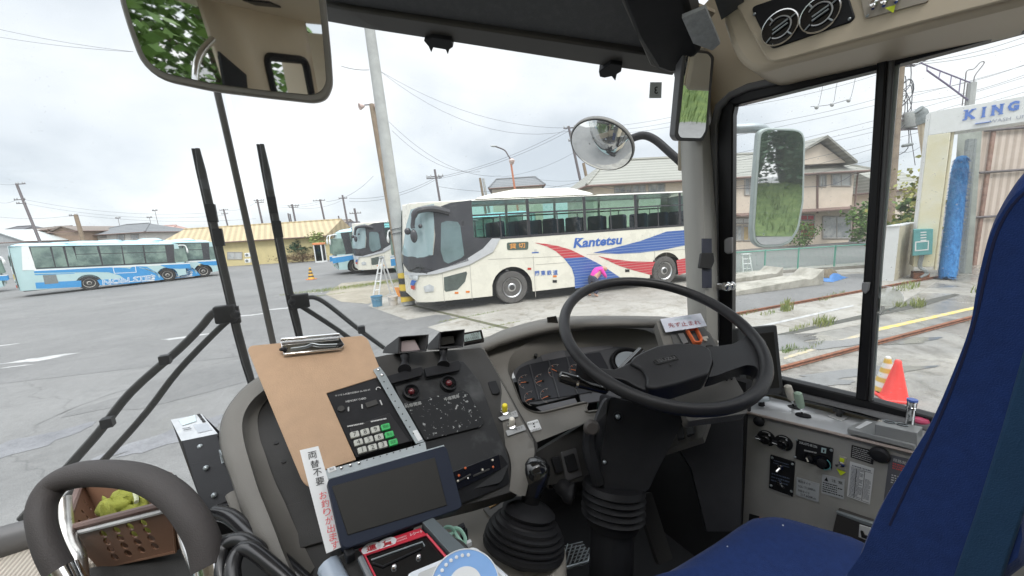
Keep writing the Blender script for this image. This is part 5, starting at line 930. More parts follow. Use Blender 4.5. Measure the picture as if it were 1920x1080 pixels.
# ================================================================== THE CAB WE SIT IN
M_dash = mat('grey brown dash plastic', (.165, .157, .143), .5, spec=.3, var=.08, vs_=3, bump=.35, bs=900, rv=.06); M_dashd = mat('dark dash plastic', (.052, .051, .05), .55, spec=.2, var=.2, vs_=5, bump=.3, bs=700)
M_bk = mat('black plastic', (.021, .0215, .024), .45, var=.25, vs_=7, bump=.15, bs=500, spec=.14); M_gloss = mat('glossy black', (.012, .012, .013), .08, var=.1, rv=.03, coat=.3); M_rub = mat('black rubber', (.02, .02, .022), .5, var=.25, vs_=6, spec=.2); M_scr = mat('dark screen', (.035, .034, .032), .3, var=.2, vs_=3, rv=.05, spec=.08)
M_cabc = mat('cream cab panel', (.62, .535, .405), .45, var=.05, vs_=2.5, bump=.1, bs=400); M_frame = mat('dark window frame', (.016, .016, .018), .35, var=.2, spec=.25); M_trim = mat('grey window trim', (.13, .13, .135), .45); M_pill = mat('pillar plastic', (.34, .33, .30), .5, var=.06, vs_=3)
M_steel = mat('dull stainless panel', (.43, .42, .395), .42, metal=.0, var=.13, vs_=4, rv=.1); M_alum2 = mat('bright aluminium ledge', (.80, .82, .84), .25, metal=.35, var=.08, vs_=4, rv=.06); M_galv = mat('galvanised strip', (.36, .40, .42), .38, metal=.5, var=.08, vs_=12)
M_clip = mat('brown hardboard', (.43, .285, .18), .6, var=.06, vs_=40, bump=.3, bs=500); M_paper = mat('white paper', (.72, .73, .74), .6, var=.02); M_ink = mat('black ink', (.02, .02, .02), .6); M_inkr = mat('red ink', (.70, .10, .11), .6); M_greyk = mat('grey key', (.46, .47, .43), .5, var=.05); M_grnk = mat('green key', (.05, .45, .13), .5, var=.08); M_navy = mat('navy bezel', (.024, .030, .048), .55, var=.1, spec=.12)
M_seat = mat('blue seat cloth', (.017, .040, .150), .95, var=.13, vs_=90, bump=.5, bs=900, sheen=.12, spec=.2); M_seat2 = mat('teal blue seat back cloth', (.020, .055, .115), .95, var=.12, vs_=20, bump=.4, bs=900, sheen=.08, spec=.2); M_redp = mat('red panel', (.62, .03, .06), .4); M_orng = mat('orange switch guard', (.75, .16, .05), .45); M_yelw = mat('yellow knob', (.80, .66, .04), .4); M_whk = mat('white knob', (.72, .68, .60), .4)
M_lime = mat('lime sticker', (.70, .85, .03), .5); M_brown = mat('brown basket plastic', (.19, .105, .068), .35, var=.12, rv=.05); M_towel = mat('olive towel', (.20, .215, .03), .95, col2=(.40, .41, .08), vs_=16, bump=.8, bs=350); M_foam = mat('grey foam grip', (.045, .039, .038), .65, var=.18, vs_=9, bump=.4, bs=600); M_matb = banded('woven beige mat', (.58, .52, .45), (.40, .36, .31), 0, 120, .5, .8, .004)
M_mir = mat('mirror glass', (.88, .90, .90), .015, metal=1.0, var=.0, rv=.005); M_mfr = mat('mirror rim grey', (.16, .155, .145), .45, var=.1); M_floor = mat('dark cab floor', (.022, .022, .024), .8, var=.3)
G_ws = glass('windscreen glass', (.97, .985, .98), .75, dirt=.15, veil=.055); G_sw = glass('side window glass', (.95, .97, .965), .8, dirt=.32, veil=.085)
FW = RM @ Vector((0, 0, 1))
def dpl(p0, d, tau, yaw):
    y, t = R(yaw), R(tau); V = Vector((math.sin(y), math.cos(y), 0)); n = -V * math.sin(t) + Vector((0, 0, math.cos(t))); return Pl(At(*p0, d), n, Vector((math.cos(y), -math.sin(y), 0)))
WD = ray(381, 428 + .063 * 579); WD.z = 0; WD.normalize(); WN = Vector((WD.y, -WD.x, 0))       # driver's side wall: direction and outward normal
def wallp(w): return Pl(Vector((0, 0, CAMH)) + WN * w, -WN, -WD)
def sx(px, d): return px * d / FPX
def ptext(mb, pl, s, a, b, hpx, m, h=.0012, fit=True, bold=0.0):
    A, B = pl.at(*a, h), pl.at(*b, h); u = B - A; wd = u.length; u.normalize(); V, F = text_mesh(s, bold); x0, x1 = min(p.x for p in V), max(p.x for p in V); y0, y1 = min(p.y for p in V), max(p.y for p in V)
    d = ((A + B) / 2 - C0).dot(FW); sy = sx(hpx, d) / max(1e-6, y1 - y0); k = wd / max(1e-6, x1 - x0) if fit else sy; v = pl.n.cross(u); o = (A + B) / 2
    mb.add([o + u * ((p.x - (x0 + x1) / 2) * k) + v * ((p.y - (y0 + y1) / 2) * sy) for p in V], F, m)
def quad(mb, pl, P, m, h=.0, t=.004, r=0.0, seg=3):
    Q = [pl.at(*p, h) for p in P]
    if r: Q = rpoly(Q, r, seg)
    mb.prism(Q, pl.n, t, m)
def plate(name, parent, pl, P, m, h=0.0, t=.004, r=0.0, bevel=.0008, **k):
    mb = MB(); quad(mb, pl, P, m, h, t, r); return mb.build(name, parent, bevel=bevel, **k)
def scribble(mb, pl, TL, TR, BR, BL, rows, m, h=.0010, fill=.55, seed=0, gap=.12):
    """illegible small print: broken strokes along each row"""
    rn = random.Random(seed); L_ = lambda a, b, t: (a[0] + (b[0] - a[0]) * t, a[1] + (b[1] - a[1]) * t)
    for i in range(rows):
        v0 = (i + .2) / rows; v1 = v0 + fill / rows; a = 0.0; end = rn.choice((1, 1, .95, .7))
        while a < end:
            b = min(end, a + rn.uniform(.03, .09)); P = [L_(L_(TL, BL, v), L_(TR, BR, v), x) for v, x in ((v0, a), (v0, b), (v1, b), (v1, a))]; mb.sheet([pl.at(*q, h) for q in P], m); a = b + rn.uniform(.2, 1) * gap * .3
def ring(mb, pl, c, rx, m, h=0, w_=.0012, n=28, a0=0, a1=6.2832):
    o = pl.at(*c, h); d = (o - C0).dot(FW); r = sx(rx, d); P = [o + (pl.u * math.cos(a0 + (a1 - a0) * i / n) + pl.v * math.sin(a0 + (a1 - a0) * i / n)) * r for i in range(n + (0 if a1 - a0 > 6.28 else 1))]; mb.tube(P, w_, m, 5, closed=a1 - a0 > 6.28)
def disc(mb, pl, c, rx, m, h=0, t=.004, n=28): o = pl.at(*c, h); r = sx(rx, (o - C0).dot(FW)); mb.lathe([(r, -t), (r, 0), (r * .02, .0)], o, pl.n, m, n, x=pl.u); return o, r
def loft(mb, curves, m):
    n = len(curves[0]); V = [p for c in curves for p in c]; mb.add(V, [(i * n + j, (i + 1) * n + j, (i + 1) * n + j + 1, i * n + j + 1) for i in range(len(curves) - 1) for j in range(n - 1)], m)
AtL = lambda L_: [At(*p) for p in L_]
def screw(mb, pl, x, y, rpx=3, m=None): mb.ball(pl.at(x, y, .001), sx(rpx, (pl.at(x, y) - C0).dot(FW)), m or M_chrome, nu=8, nv=5)

# ---- shell of the cab
mb = MB(); mb.box((0, -.4, 1.24), (2.5, 3.0, .06), M_floor); struct(mb.build('floor'))
mb = MB(); mb.box((.2, 1.04, 1.45), (2.3, .03, .56), M_floor); mb.box((.62, 1.0, 1.6), (1.2, .03, .5), M_floor); mb.box((.98, .78, 1.55), (.03, .6, .72), M_floor); struct(mb.build('front_bulkhead'))
W1 = wallp(1.20)
mb = MB(); up = [(1270, 320), (1272, 60), (1400, -80), (2060, -420), (2060, 8), (1920, 40), (1650, 112), (1400, 168), (1360, 186), (1344, 215), (1340, 320)]
mb.prism([wallp(1.21).at(*q) for q in up], -WN, .03, M_cabc)
mb.prism([wallp(1.21).at(*q) for q in [(1335, 735), (1420, 722), (1473, 740), (1780, 795), (2060, 870), (2060, 1500), (1335, 1500)]], -WN, .03, M_cabc); struct(mb.build('wall', bevel=.004))
# windscreen glass, curved, with its centre bar and lower frame
def yw(x): return 1.15 - .41 * min(1.15, abs((x + .1) / 1.19)) ** 4
tw0 = thing('windscreen', 'wide two-piece bus windscreen with a thin dark centre bar', 'windscreen', (-.1, 1.15, 1.66)); mb = MB()
for a, b in ((-1.29, -.105), (-.095, 1.09)): mb = MB(); mb.grid(lambda u, v: Vector((a + (b - a) * u, yw(a + (b - a) * u), 1.70 + 1.32 * v)), 16, 2, G_ws); mb.build('pane', tw0)
cb = [onZ(*p) if False else Pl(Vector((0, 1.15, 0)), (0, -1, 0)).at(*p) for p in ((400, 140), (432, 280), (462, 415), (513, 648))]
mb = MB(); mb.tube([cb[0] + (cb[0] - cb[1]) * 2] + cb + [cb[-1] + (cb[-1] - cb[-2]) * .5], .0075, mat('bar rubber', (.15, .147, .142), .4), 8, flat=.7); mb.build('centre_bar', tw0)
P15 = Pl(Vector((0, 1.13, 0)), (0, -1, 0)); lowf = [P15.at(-260, 1075), P15.at(0, 1004), P15.at(70, 985), P15.at(140, 966), P15.at(330, 905)]
mb = MB(); up_ = [P15.at(-260, 1052), P15.at(0, 988), P15.at(70, 969), P15.at(140, 950), P15.at(330, 890)]; lo2 = [p + Vector((0, 0, -.04)) for p in lowf]; loft(mb, [up_, [p + Vector((0, -.015, -.004)) for p in lowf], [p + Vector((0, -.015, 0)) for p in lo2]], M_trim); mb.build('lower_frame', tw0, solid=.012)
# header over the windscreen
th0 = thing('windscreen_header', 'dark grey header panel with a roller blind over the windscreen', 'header', At(950, 60, 1.0)); PH_ = Pl3((640, 34, 1.02), (1250, 128, 1.04), (950, 0, .90))
M_head = mat('dark speckled header', (.056, .058, .062), .6, col2=(.075, .077, .081), vs_=60, thr=(.45, .7), bump=.3, bs=500)
plate('panel', th0, PH_, [(560, -8), (668, 12), (1225, 93), (1250, 104), (1196, -120), (520, -260), (-500, -420), (-500, -200)], M_head, 0, .03, bevel=.004)
plate('lower_trim', th0, PH_, [(560, 27), (-500, -150), (-500, -200), (560, -6), (672, 13), (1240, 98), (1266, 112), (1263, 136), (1110, 114), (900, 81), (700, 50), (616, 35)], mat('header trim', (.075, .071, .066), .42, var=.1), .012, .03, bevel=.005)
for P in ([(797, 63), (812, 56), (848, 61), (852, 75), (845, 80), (842, 90), (838, 80), (815, 76), (811, 86), (806, 74)], [(1124, 121), (1146, 105), (1168, 108), (1166, 121), (1158, 126), (1155, 139), (1148, 130), (1135, 133), (1126, 131)]): plate('blind_clip', th0, PH_, P, M_bk, .024, .03, bevel=.002)
plate('side_bracket', th0, PH_, [(1168, -40), (1285, -60), (1318, 64), (1276, 106), (1258, 110), (1232, 100), (1196, 40)], M_bk, .05, .10, bevel=.012); plate('side_band', th0, PH_, [(1168, -30), (1196, -40), (1262, 108), (1244, 104), (1222, 96)], mat('band grey', (.075, .072, .068), .5), .045, .04, bevel=.003)
plate('corner_plate', th0, PH_, [(1282, -20), (1326, -40), (1353, 31), (1338, 45), (1303, 31)], mat('pale speckled plate', (.36, .38, .39), .6, var=.2, vs_=80), .075, .01); plate('corner_plate', th0, PH_, [(1326, -50), (1400, -80), (1395, 2), (1353, 31)], mat('slate plate', (.10, .105, .11), .5), .01, .02); plate('corner_plate', th0, PH_, [(1300, 28), (1340, 44), (1310, 80), (1290, 90)], M_cabc, -.03, .01)
# A pillar
tp0 = thing('pillar', 'greyish corner pillar between windscreen and driver window with a taped black strap', 'pillar', At(1310, 600, 1.05)); mb = MB()
cols = []
for (xt, xb, dd) in ((1268, 1292, 1.18), (1276, 1298, 1.14), (1290, 1312, 1.07), (1312, 1326, 1.05), (1328, 1334, 1.07), (1342, 1346, 1.12)): cols.append([At(xt + (xb - xt) * t, 90 + 560 * t, dd - .06 * t) for t in [k / 10 for k in range(13)]])
loft(mb, cols, M_pill); mb.build('cover', tp0, ang=70)
PA = Pl3((1312, 300, 1.045), (1328, 300, 1.055), (1322, 600, .99)); plate('tape', tp0, PA.off(.006), [(1316, 447), (1335, 447), (1335, 540), (1317, 540)], mat('clear tape over navy', (.055, .06, .085), .25), 0, .002); plate('strap', tp0, PA.off(.014), [(1316, 474), (1338, 474), (1340, 490), (1334, 504), (1312, 502)], M_ink, 0, .008, .003)
# driver window
tdw = thing('driver_window', 'black framed sliding driver window with two panes', 'window', W1.at(1600, 760)); WF = wallp(1.185); WG = wallp(1.21)
def wbar(name, P, m, pl=WF, t=.035, b=.004): return plate(name, tdw, pl, P, m, 0, t, 0, b)
wbar('frame', [(1346, 660), (1343, 235), (1352, 205), (1368, 186), (1378, 196), (1374, 215), (1372, 660)], M_frame); wbar('frame', [(1360, 190), (1400, 170), (1650, 113), (1925, 36), (2060, -4), (2060, 14), (1925, 55), (1650, 129), (1378, 197)], M_frame)
wbar('frame', [(1372, 690), (1470, 713), (1610, 746), (1760, 786), (2060, 875), (2060, 915), (1780, 808), (1610, 768), (1470, 733), (1376, 712)], M_frame); wbar('trim', [(1330, 640), (1330, 235), (1340, 196), (1366, 172), (1400, 156), (1650, 98), (1925, 18), (2060, -26), (2060, -2), (1925, 36), (1650, 114), (1400, 170), (1368, 184), (1350, 204), (1343, 235), (1346, 640)], M_trim, wallp(1.172), .02)
wbar('trim', [(1376, 714), (1470, 733), (1610, 768), (1780, 808), (2060, 915), (2060, 950), (1780, 832), (1610, 782), (1470, 748), (1376, 728)], M_trim, wallp(1.165), .03, .012)
wbar('divider', [(1644, 114), (1664, 110), (1640, 500), (1627, 752), (1604, 748), (1624, 440)], M_frame, wallp(1.175), .03); wbar('divider', [(1664, 110), (1678, 106), (1650, 500), (1633, 754), (1627, 752), (1640, 500)], mat('divider edge', (.09, .09, .092), .35), wallp(1.18), .03); wbar('divider', [(1676, 108), (1688, 106), (1655, 500), (1638, 752), (1633, 754), (1650, 500)], mat('pane edge', (.40, .45, .44), .3), wallp(1.195), .01)
for P in ([(1372, 198), (1646, 128), (1612, 748), (1370, 690)], [(1670, 110), (2060, 0), (2060, 880), (1630, 752)]): mb = MB(); mb.sheet([WG.at(*q) for q in P], G_sw); mb.build('pane', tdw)
mb = MB(); quad(mb, wallp(1.16), [(1616, 530), (1631, 530), (1629, 545), (1622, 552), (1615, 545)], mat('grey latch', (.32, .32, .33), .4), 0, .012); mb.build('catch', tdw, bevel=.002)
mb = MB(); quad(mb, wallp(1.155), [(1357, 450), (1363, 446), (1372, 445), (1372, 474), (1364, 477), (1357, 472)], mat('grey latch', (.32, .32, .33), .4), 0, .015); mb.build('catch', tdw, bevel=.003)
mb = MB(); mb.tube([wallp(1.15).at(1346, 537), wallp(1.14).at(1362, 537)], .011, M_chrome, 10); mb.ball(wallp(1.135).at(1362, 537), .014, M_chrome); mb.ball(wallp(1.15).at(1371, 536), .013, M_chrome); quad(mb, wallp(1.16), [(1339, 518), (1345, 518), (1345, 560), (1339, 560)], M_galv, 0, .006); mb.build('lock', tdw, bevel=.001)
# overhead console with two round vents
tc0 = thing('overhead_console', 'cream overhead console with two round air vents and toggle switches', 'console', wallp(1.1).at(1500, 100)); PCn = wallp(1.02)
plate('body', tc0, PCn, [(1352, 32), (1376, 8), (1420, -60), (2060, -420), (2060, -50), (1920, 6), (1700, 62), (1560, 99), (1470, 122), (1428, 134), (1404, 130), (1386, 116), (1372, 92)], M_cabc, 0, .20, [.0, .02, .0, 0, 0, 0, 0, 0, .0, .02, .02, .02, .02], .014); plate('face', tc0, PCn.off(.004), [(1381, 12), (1420, -50), (2060, -400), (2060, -62), (1920, -6), (1700, 50), (1560, 88), (1472, 112), (1448, 117), (1436, 108)], M_cabc, .004, .006, .01, .003)
vp = plate('vent_plate', tc0, PCn.off(.008), [(1408, 14), (1580, -44), (1604, 33), (1596, 42), (1450, 92), (1442, 86)], M_bk, .004, .006, .012, .002)
for c, r in (((1462, 52), 29), ((1537, 27), 30)):
    pv = PCn.off(.014); mb = MB(); o, rr = disc(mb, pv, c, r, M_gloss, .0, .01, 32); vt_ = mb.build('vent', tc0); mb = MB(); ring(mb, pv, c, r, M_chrome, .002, .0016, 32); ring(mb, pv, c, r * .62, mat('vent fin', (.45, .46, .47), .3, metal=.5), .004, .0016, 24, -2.2, 2.6)
    for a in (.5, 2.2, 3.9, 5.5): q = pv.u * math.cos(a) + pv.v * math.sin(a); mb.tube([o + q * rr * .6 + pv.n * .004, o + q * rr * .95 + pv.n * .003], .0016, M_galv, 5)
    for k in (-.12, .1): mb.tube([o + pv.u * rr * -.35 + pv.v * rr * (k - .15) + pv.n * .005, o + pv.u * rr * .45 + pv.v * rr * (k + .18) + pv.n * .005], .002, M_galv, 5)
    mb.build('grille', vt_)
pv = PCn.off(.010); plate('switch_plate', tc0, pv, [(1610, -20), (1622, 36), (1740, 4), (1760, -60)], mat('cream switch plate', (.40, .36, .30), .4), .002, .004, .004)
for x, y in ((1640, 8), (1660, 3), (1683, -4)): mb = MB(); o = pv.at(x, y, .004); mb.lathe([(.006, 0), (.006, .004), (.003, .005)], o, pv.n, M_chrome, 10); mb.tube([o, o + pv.n * .012 - pv.v * .012], .0026, M_chrome, 6); mb.build('toggle', tc0)
mb = MB(); mb.prism([pv.at(1660, 18, .009), pv.at(1680, 12, .009), pv.at(1676, 27, .009)], pv.n, .001, M_lime); mb.build('arrow_sticker', tc0)
mb = MB()
for x, y in ((1627, 30), (1415, 27), (1593, 36), (1450, 84)): screw(mb, pv, x, y, 3, M_galv)
mb.build('screws', tc0)
mb = MB(); mb.box((.45, .55, 3.14), (1.5, .7, .04), M_cabc); struct(mb.build('ceiling')); mb = MB(); mb.box((-1.27, -1.2, 1.5), (.04, 3.6, 1.0), M_cabc); struct(mb.build('wall', bevel=.004)); mb = MB(); mb.box((-.25, -2.7, 2.0), (2.0, .04, 1.9), M_cabc); mb.box((0, -1.5, 3.14), (2.6, 2.5, .04), M_cabc); struct(mb.build('rear_light_blocker'))  # unseen ceiling gapped to admit light; left, rear walls added to block it

# ---- dashboard
td = thing('dashboard', 'grey brown wraparound bus dashboard with instrument binnacle and centre stack', 'dashboard', (.4, .75, 1.3))
rimt = [(500, 1085, .50), (470, 1000, .535), (446, 925, .575), (424, 850, .635), (416, 800, .685), (432, 758, .725), (466, 728, .765), (540, 705, .82), (640, 693, .86), (720, 684, .90), (800, 668, .94), (860, 655, .965), (905, 646, .985), (940, 631, 1.0), (975, 620, 1.02), (1010, 611, 1.03), (1043, 605, 1.04), (1100, 601, 1.05), (1160, 600, 1.05), (1232, 601, 1.04), (1290, 606, 1.03), (1345, 640, 1.02)]
wdp = [34, 34, 32, 32, 32, 26, 22, 22, 22, 22, 20, 18, 16, 18, 18, 18, 18, 16, 15, 15, 15, 15]
rimt, wdp = rimt[7:], wdp[7:]; P0 = smooth_path(AtL(rimt), 4); n0 = len(P0); wd_ = [wdp[min(len(wdp) - 1, i // 4)] for i in range(n0)]; dd = [(p - C0).dot(FW) for p in P0]
def inn(i, k, dz=0.0, dn=0.0):                # step from the rim towards the driver, along the face
    t = (P0[min(i + 1, n0 - 1)] - P0[max(i - 1, 0)]).normalized(); s = t.cross(-FW).normalized(); c = At(760, 1000, .8); s = s if s.dot(Vector((.35, .45, 1.6)) - P0[i]) > 0 else -s; return P0[i] + s * sx(wd_[i] * k, dd[i]) + FW * dn
cv = []
for k, dn in ((-.22, .10), (-.20, .03), (-.12, .006), (0, 0), (.25, -.012), (.5, -.014), (.8, -.008), (1.0, .004), (1.06, .03)): cv.append([inn(i, k, 0, dn) for i in range(n0)])
mb = MB(); loft(mb, cv, M_dash); mb.build('rim', td, ang=60)
lp = [[(560, 690, .86), (500, 700, .82), (462, 722, .78), (437, 748, .75), (420, 775, .725), (412, 802, .70), (411, 830, .675), (418, 860, .645), (430, 892, .615), (441, 925, .59), (453, 962, .565), (470, 1003, .54), (492, 1045, .515), (515, 1095, .49)],
 [(560, 698, .845), (505, 710, .80), (470, 730, .76), (447, 752, .73), (433, 776, .70), (428, 802, .675), (430, 828, .65), (436, 856, .62), (446, 888, .595), (456, 920, .57), (470, 955, .545), (484, 992, .52), (504, 1040, .50), (530, 1095, .475)],
 [(560, 708, .84), (512, 722, .79), (484, 740, .75), (466, 760, .72), (456, 782, .695), (454, 805, .67), (458, 830, .645), (465, 856, .62), (474, 886, .595), (485, 920, .57), (498, 952, .545), (514, 992, .52), (532, 1040, .50), (556, 1095, .475)],
 [(560, 714, .86), (520, 730, .81), (494, 748, .775), (474, 768, .745), (464, 790, .72), (463, 812, .695), (467, 838, .67), (475, 864, .645), (484, 894, .62), (495, 926, .595), (509, 958, .57), (524, 996, .545), (542, 1040, .525), (568, 1095, .50)]]
lp = [smooth_path(AtL(c), 4) for c in lp]; back_ = [p + FW * .10 + Vector((0, 0, -.03)) for p in lp[0]]; rnd_ = [(a * .45 + b * .55) - FW * .006 for a, b in zip(lp[0], lp[1])]; flat_ = [(a + b) / 2 - FW * .002 for a, b in zip(lp[1], lp[2])]
mb = MB(); loft(mb, [back_, lp[0], rnd_, lp[1], flat_, lp[2], lp[3], [p + FW * .03 for p in lp[3]]], M_dash); mb.build('rim', td, ang=60)
# left flank of the centre stack
PLk = Pl3((480, 770, .765), (600, 760, .82), (540, 1020, .55)); plate('flank_panel', td, PLk, [(440, 800), (455, 766), (490, 742), (620, 700), (640, 860), (612, 1120), (530, 1120), (505, 1040), (474, 950), (450, 870)], M_dashd, 0, .01, .01)
mb = MB()
for x, y in ((518, 831), (485, 855), (532, 866), (540, 1020), (502, 1030)): disc(mb, PLk, (x, y), 4, M_ink, .002, .002, 10)
mb.build('screw_holes', td)
plate('flank_panel', td, PLk.off(.004), [(513, 955), (590, 936), (608, 1016), (531, 1038)], M_dashd, .002, .004)
# centre stack
PC = dpl((700, 830), .64, 38, -15)
plate('stack_base', td, PC.off(-.028), [(560, 700), (730, 664), (905, 652), (1010, 835), (985, 915), (900, 940), (640, 1000), (600, 900)], M_dashd, 0, .05, .01)
plate('stack_face', td, PC.off(-.012), [(735, 708), (868, 676), (900, 716), (956, 868), (940, 905), (830, 930), (800, 880)], mat('scuffed black panel', (.028, .029, .031), .5, spec=.2, col2=(.075, .077, .079), vs_=11, thr=(.5, .72)), 0, .012, .008)
M_scuff = mat('chipped black plate', (.020, .021, .023), .45, col2=(.34, .35, .35), vs_=120, thr=(.61, .65), spec=.2); 
plate('worn_plate', td, PC.off(-.006), [(757, 757), (868, 731), (879, 737), (908, 792), (902, 800), (797, 826)], M_scuff, .001, .003, .003); mb = MB()
for s, a, b in (('前扉開扉', (759, 762), (790, 755)), ('中扉開扉', (833, 749), (861, 742))): ptext(mb, PC.off(-.0035), s, a, b, 7.5, mat('grey lettering on plate', (.42, .43, .42), .5), .0)
mb.build('plate_lettering', td)
for x, y in ((770, 738), (840, 722)): pr = PC.off(-.010); mb = MB(); o, r = disc(mb, pr, (x, y), 15.5, M_gloss, .004, .012, 24); mb.lathe([(r, 0), (r * 1.02, .006), (r * .85, .007), (r * .8, .0)], o, pr.n, M_bk, 24, cap=False); b = mb.build('indicator', td); mb = MB(); mb.ball(o + pr.n * .003, r * .40, mat('red indicator lens', (.11, .015, .02), .06, rv=.02, coat=.6), nu=14, nv=8); mb.build('lens', b)
for P in ([(717, 707), (790, 687), (795, 693), (790, 704), (722, 722)], [(795, 690), (860, 676), (866, 683), (862, 694), (800, 706)]): plate('display_bracket', td, PC.off(.004), P, M_bk, 0, .006, .002)
sl = dpl((870, 905), .655, 62, -15); plate('slot_panel', td, sl, [(822, 900), (940, 852), (952, 868), (955, 905), (945, 912), (864, 945), (848, 925)], M_bk, .0, .02, .004); plate('slot', td, sl, [(846, 885), (934, 852), (938, 880), (856, 920)], M_gloss, .003, .002); mb = MB()
for x, y, m in ((870, 878, M_orng), (922, 876, M_orng), (875, 897, M_chrome), (902, 881, M_whk), (921, 863, M_whk), (858, 892, M_orng), (856, 902, M_whk)): mb.ball(sl.at(x, y, .005), .0022, m, nu=8, nv=5)
for a, b in (((858, 902), (880, 890)), ((885, 893), (915, 880))): mb.tube([sl.at(*a, .004), sl.at(*b, .004)], .0018, M_dashd, 5)
mb.build('slot_marks', td)
# grey divider strip between stack and binnacle
c0 = AtL([(812, 668, .93), (862, 664, .955), (872, 680, .93), (905, 745, .86), (945, 830, .775), (958, 870, .735), (955, 920, .70)]); c1 = AtL([(860, 656, .955), (903, 650, .97), (912, 668, .945), (950, 735, .875), (992, 820, .785), (1002, 850, .75), (985, 930, .705)]); c0 = smooth_path(c0, 4); c1 = smooth_path(c1, 4); mid = [(a + b) / 2 - FW * .006 for a, b in zip(c0, c1)]
mb = MB(); loft(mb, [[p + FW * .04 for p in c0], c0, mid, c1, [p + FW * .035 for p in c1]], M_dash); strip_ = mb.build('divider_strip', td, ang=50)
PS = Pl3((905, 745, .858), (950, 735, .873), (975, 840, .768))
plate('rocker', td, PS.off(.008), [(913, 718), (930, 714), (938, 735), (934, 740), (923, 741)], M_bk, .004, .012, .004, .002)
for (x, y), m, P in (((946, 777), M_yelw, [(934, 783), (968, 769), (972, 781), (940, 789)]), ((959, 803), M_whk, [(948, 808), (982, 796), (987, 806), (952, 818)])):
    plate('label_strip', td, PS.off(.008), P, mat('grey label', (.36, .37, .38), .4), .001, .002); o = PS.at(x, y, .010); mb = MB(); mb.lathe([(.009, 0), (.009, .004), (.006, .005)], o, PS.n, M_chrome, 14); mb.lathe([(.0062, .004), (.0066, .02), (.005, .023), (.001, .0235)], o, PS.n + Vector((0, 0, .5)), m, 14); mb.build('push_knob', td)
mb = MB(); ptext(mb, PS.off(.0105), 'モット', (955, 778), (968, 774), 6, M_ink); ptext(mb, PS.off(.0105), 'モット', (966, 806), (980, 801), 6, M_ink); mb.build('strip_lettering', td)
# binnacle: face, hood arch, recess
PF = Pl3((985, 700, .965), (1240, 690, 1.0), (1050, 800, .84))
face = [(905, 662), (940, 648), (980, 635), (1040, 621), (1100, 612), (1160, 611), (1232, 612), (1262, 640), (1300, 700), (1310, 760), (1160, 775), (1105, 790), (1000, 832), (994, 826)]
arch_o = [(1098, 757), (1040, 771), (1014, 776), (993, 771), (977, 757), (962, 720), (953, 692), (960, 668), (978, 652), (1005, 639), (1045, 628), (1100, 621), (1160, 618), (1205, 621), (1232, 634), (1256, 662), (1270, 700), (1265, 745), (1180, 762), (1104, 775), (1101, 765)]
arch_i = [(1086, 739), (1035, 752), (1010, 758), (994, 757), (984, 750), (970, 716), (961, 692), (967, 677), (986, 664), (1012, 654), (1052, 644), (1105, 637), (1150, 635), (1192, 638), (1216, 650), (1236, 672), (1248, 705), (1244, 735), (1170, 745), (1090, 757), (1088, 748)]
P2 = lambda P: [Vector(PF.uv(PF.at(*q))) for q in P]
V, Fc = cdt(P2(face), None, [P2(arch_o)]); mb = MB(); mb.add([PF.pt(v.x, v.y) for v in V], Fc, M_dash); mb.build('binnacle_face', td)
ao, ai = smooth_path([PF.at(*q) for q in arch_o], 3, True), smooth_path([PF.at(*q) for q in arch_i], 3, True); mb = MB(); loft(mb, [[p - PF.n * .004 for p in ao + ao[:1]], [p + PF.n * .006 for p in ao + ao[:1]], [p + (q - p) * .35 - PF.n * .004 for p, q in zip(ao + ao[:1], ai + ai[:1])], [p - PF.n * .035 for p in ai + ai[:1]]], M_dash); mb.build('hood', td, ang=55)
PR = PF.off(-.034); plate('cluster_panel', td, PR, arch_i, mat('blue grey cluster panel', (.06, .062, .069), .55, var=.05), 0, .006)
plate('cluster_slot', td, PR, [(1011, 661), (1056, 652), (1062, 676), (1020, 684)], mat('cluster slot', (.10, .10, .108), .55), .002, .003); plate('cluster_slot', td, PR, [(1084, 652), (1140, 641), (1150, 653), (1090, 664)], mat('cluster slot', (.10, .10, .108), .55), .002, .003); plate('cluster_slot', td, PR, [(1004, 765), (1078, 748), (1084, 760), (1020, 776)], mat('cluster slot', (.10, .10, .108), .55), .004, .003)
plate('gauge_panel', td, PR, [(979, 756), (967, 705), (973, 692), (990, 684), (1060, 670), (1125, 661), (1140, 690), (1148, 720), (1120, 733), (1083, 741)], mat('gauge black', (.024, .025, .030), .45, spec=.3), .003, .003, .006); mb = MB()
for a, b in (((993, 686), (1010, 752)), ((1028, 677), (1048, 748)), ((1062, 671), (1082, 741)), ((1095, 667), (1108, 738))): mb.tube([PR.at(*a, .005), PR.at(*b, .005)], .0022, mat('cluster rib', (.05, .052, .058), .5), 6)
M_ndl = mat('orange needle', (.70, .20, .07), .4)
for (x, y), a, r in (((989, 716), 185, 17), ((1018, 713), 200, 15), ((1000, 747), 195, 17), ((1030, 742), 200, 17), ((1046, 697), 145, 18), ((1082, 695), 160, 15), ((1104, 705), 165, 15)):
    pg = PR.off(.005); o = pg.at(x, y); d = (o - C0).dot(FW); rr = sx(r, d); q = pg.u * math.cos(R(a)) + pg.v * math.sin(R(a)); mb.tube([o, o + q * rr * .75], .0009, M_ndl, 5); ring(mb, pg, (x, y), r, mat('gauge grey', (.30, .27, .25), .5), .0004, .0004, 16, R(30 + a * .3), R(190 + a * .3)); mb.ball(o, .004, M_ink, nu=8, nv=5)
    for k in range(5): b = R(40 + k * 34 + a * .3); q = pg.u * math.cos(b) + pg.v * math.sin(b); mb.tube([o + q * rr * .8, o + q * rr], .0006, M_ndl if k % 2 else mat('gauge grey', (.30, .27, .25), .5), 4)
mb.build('gauges', td)
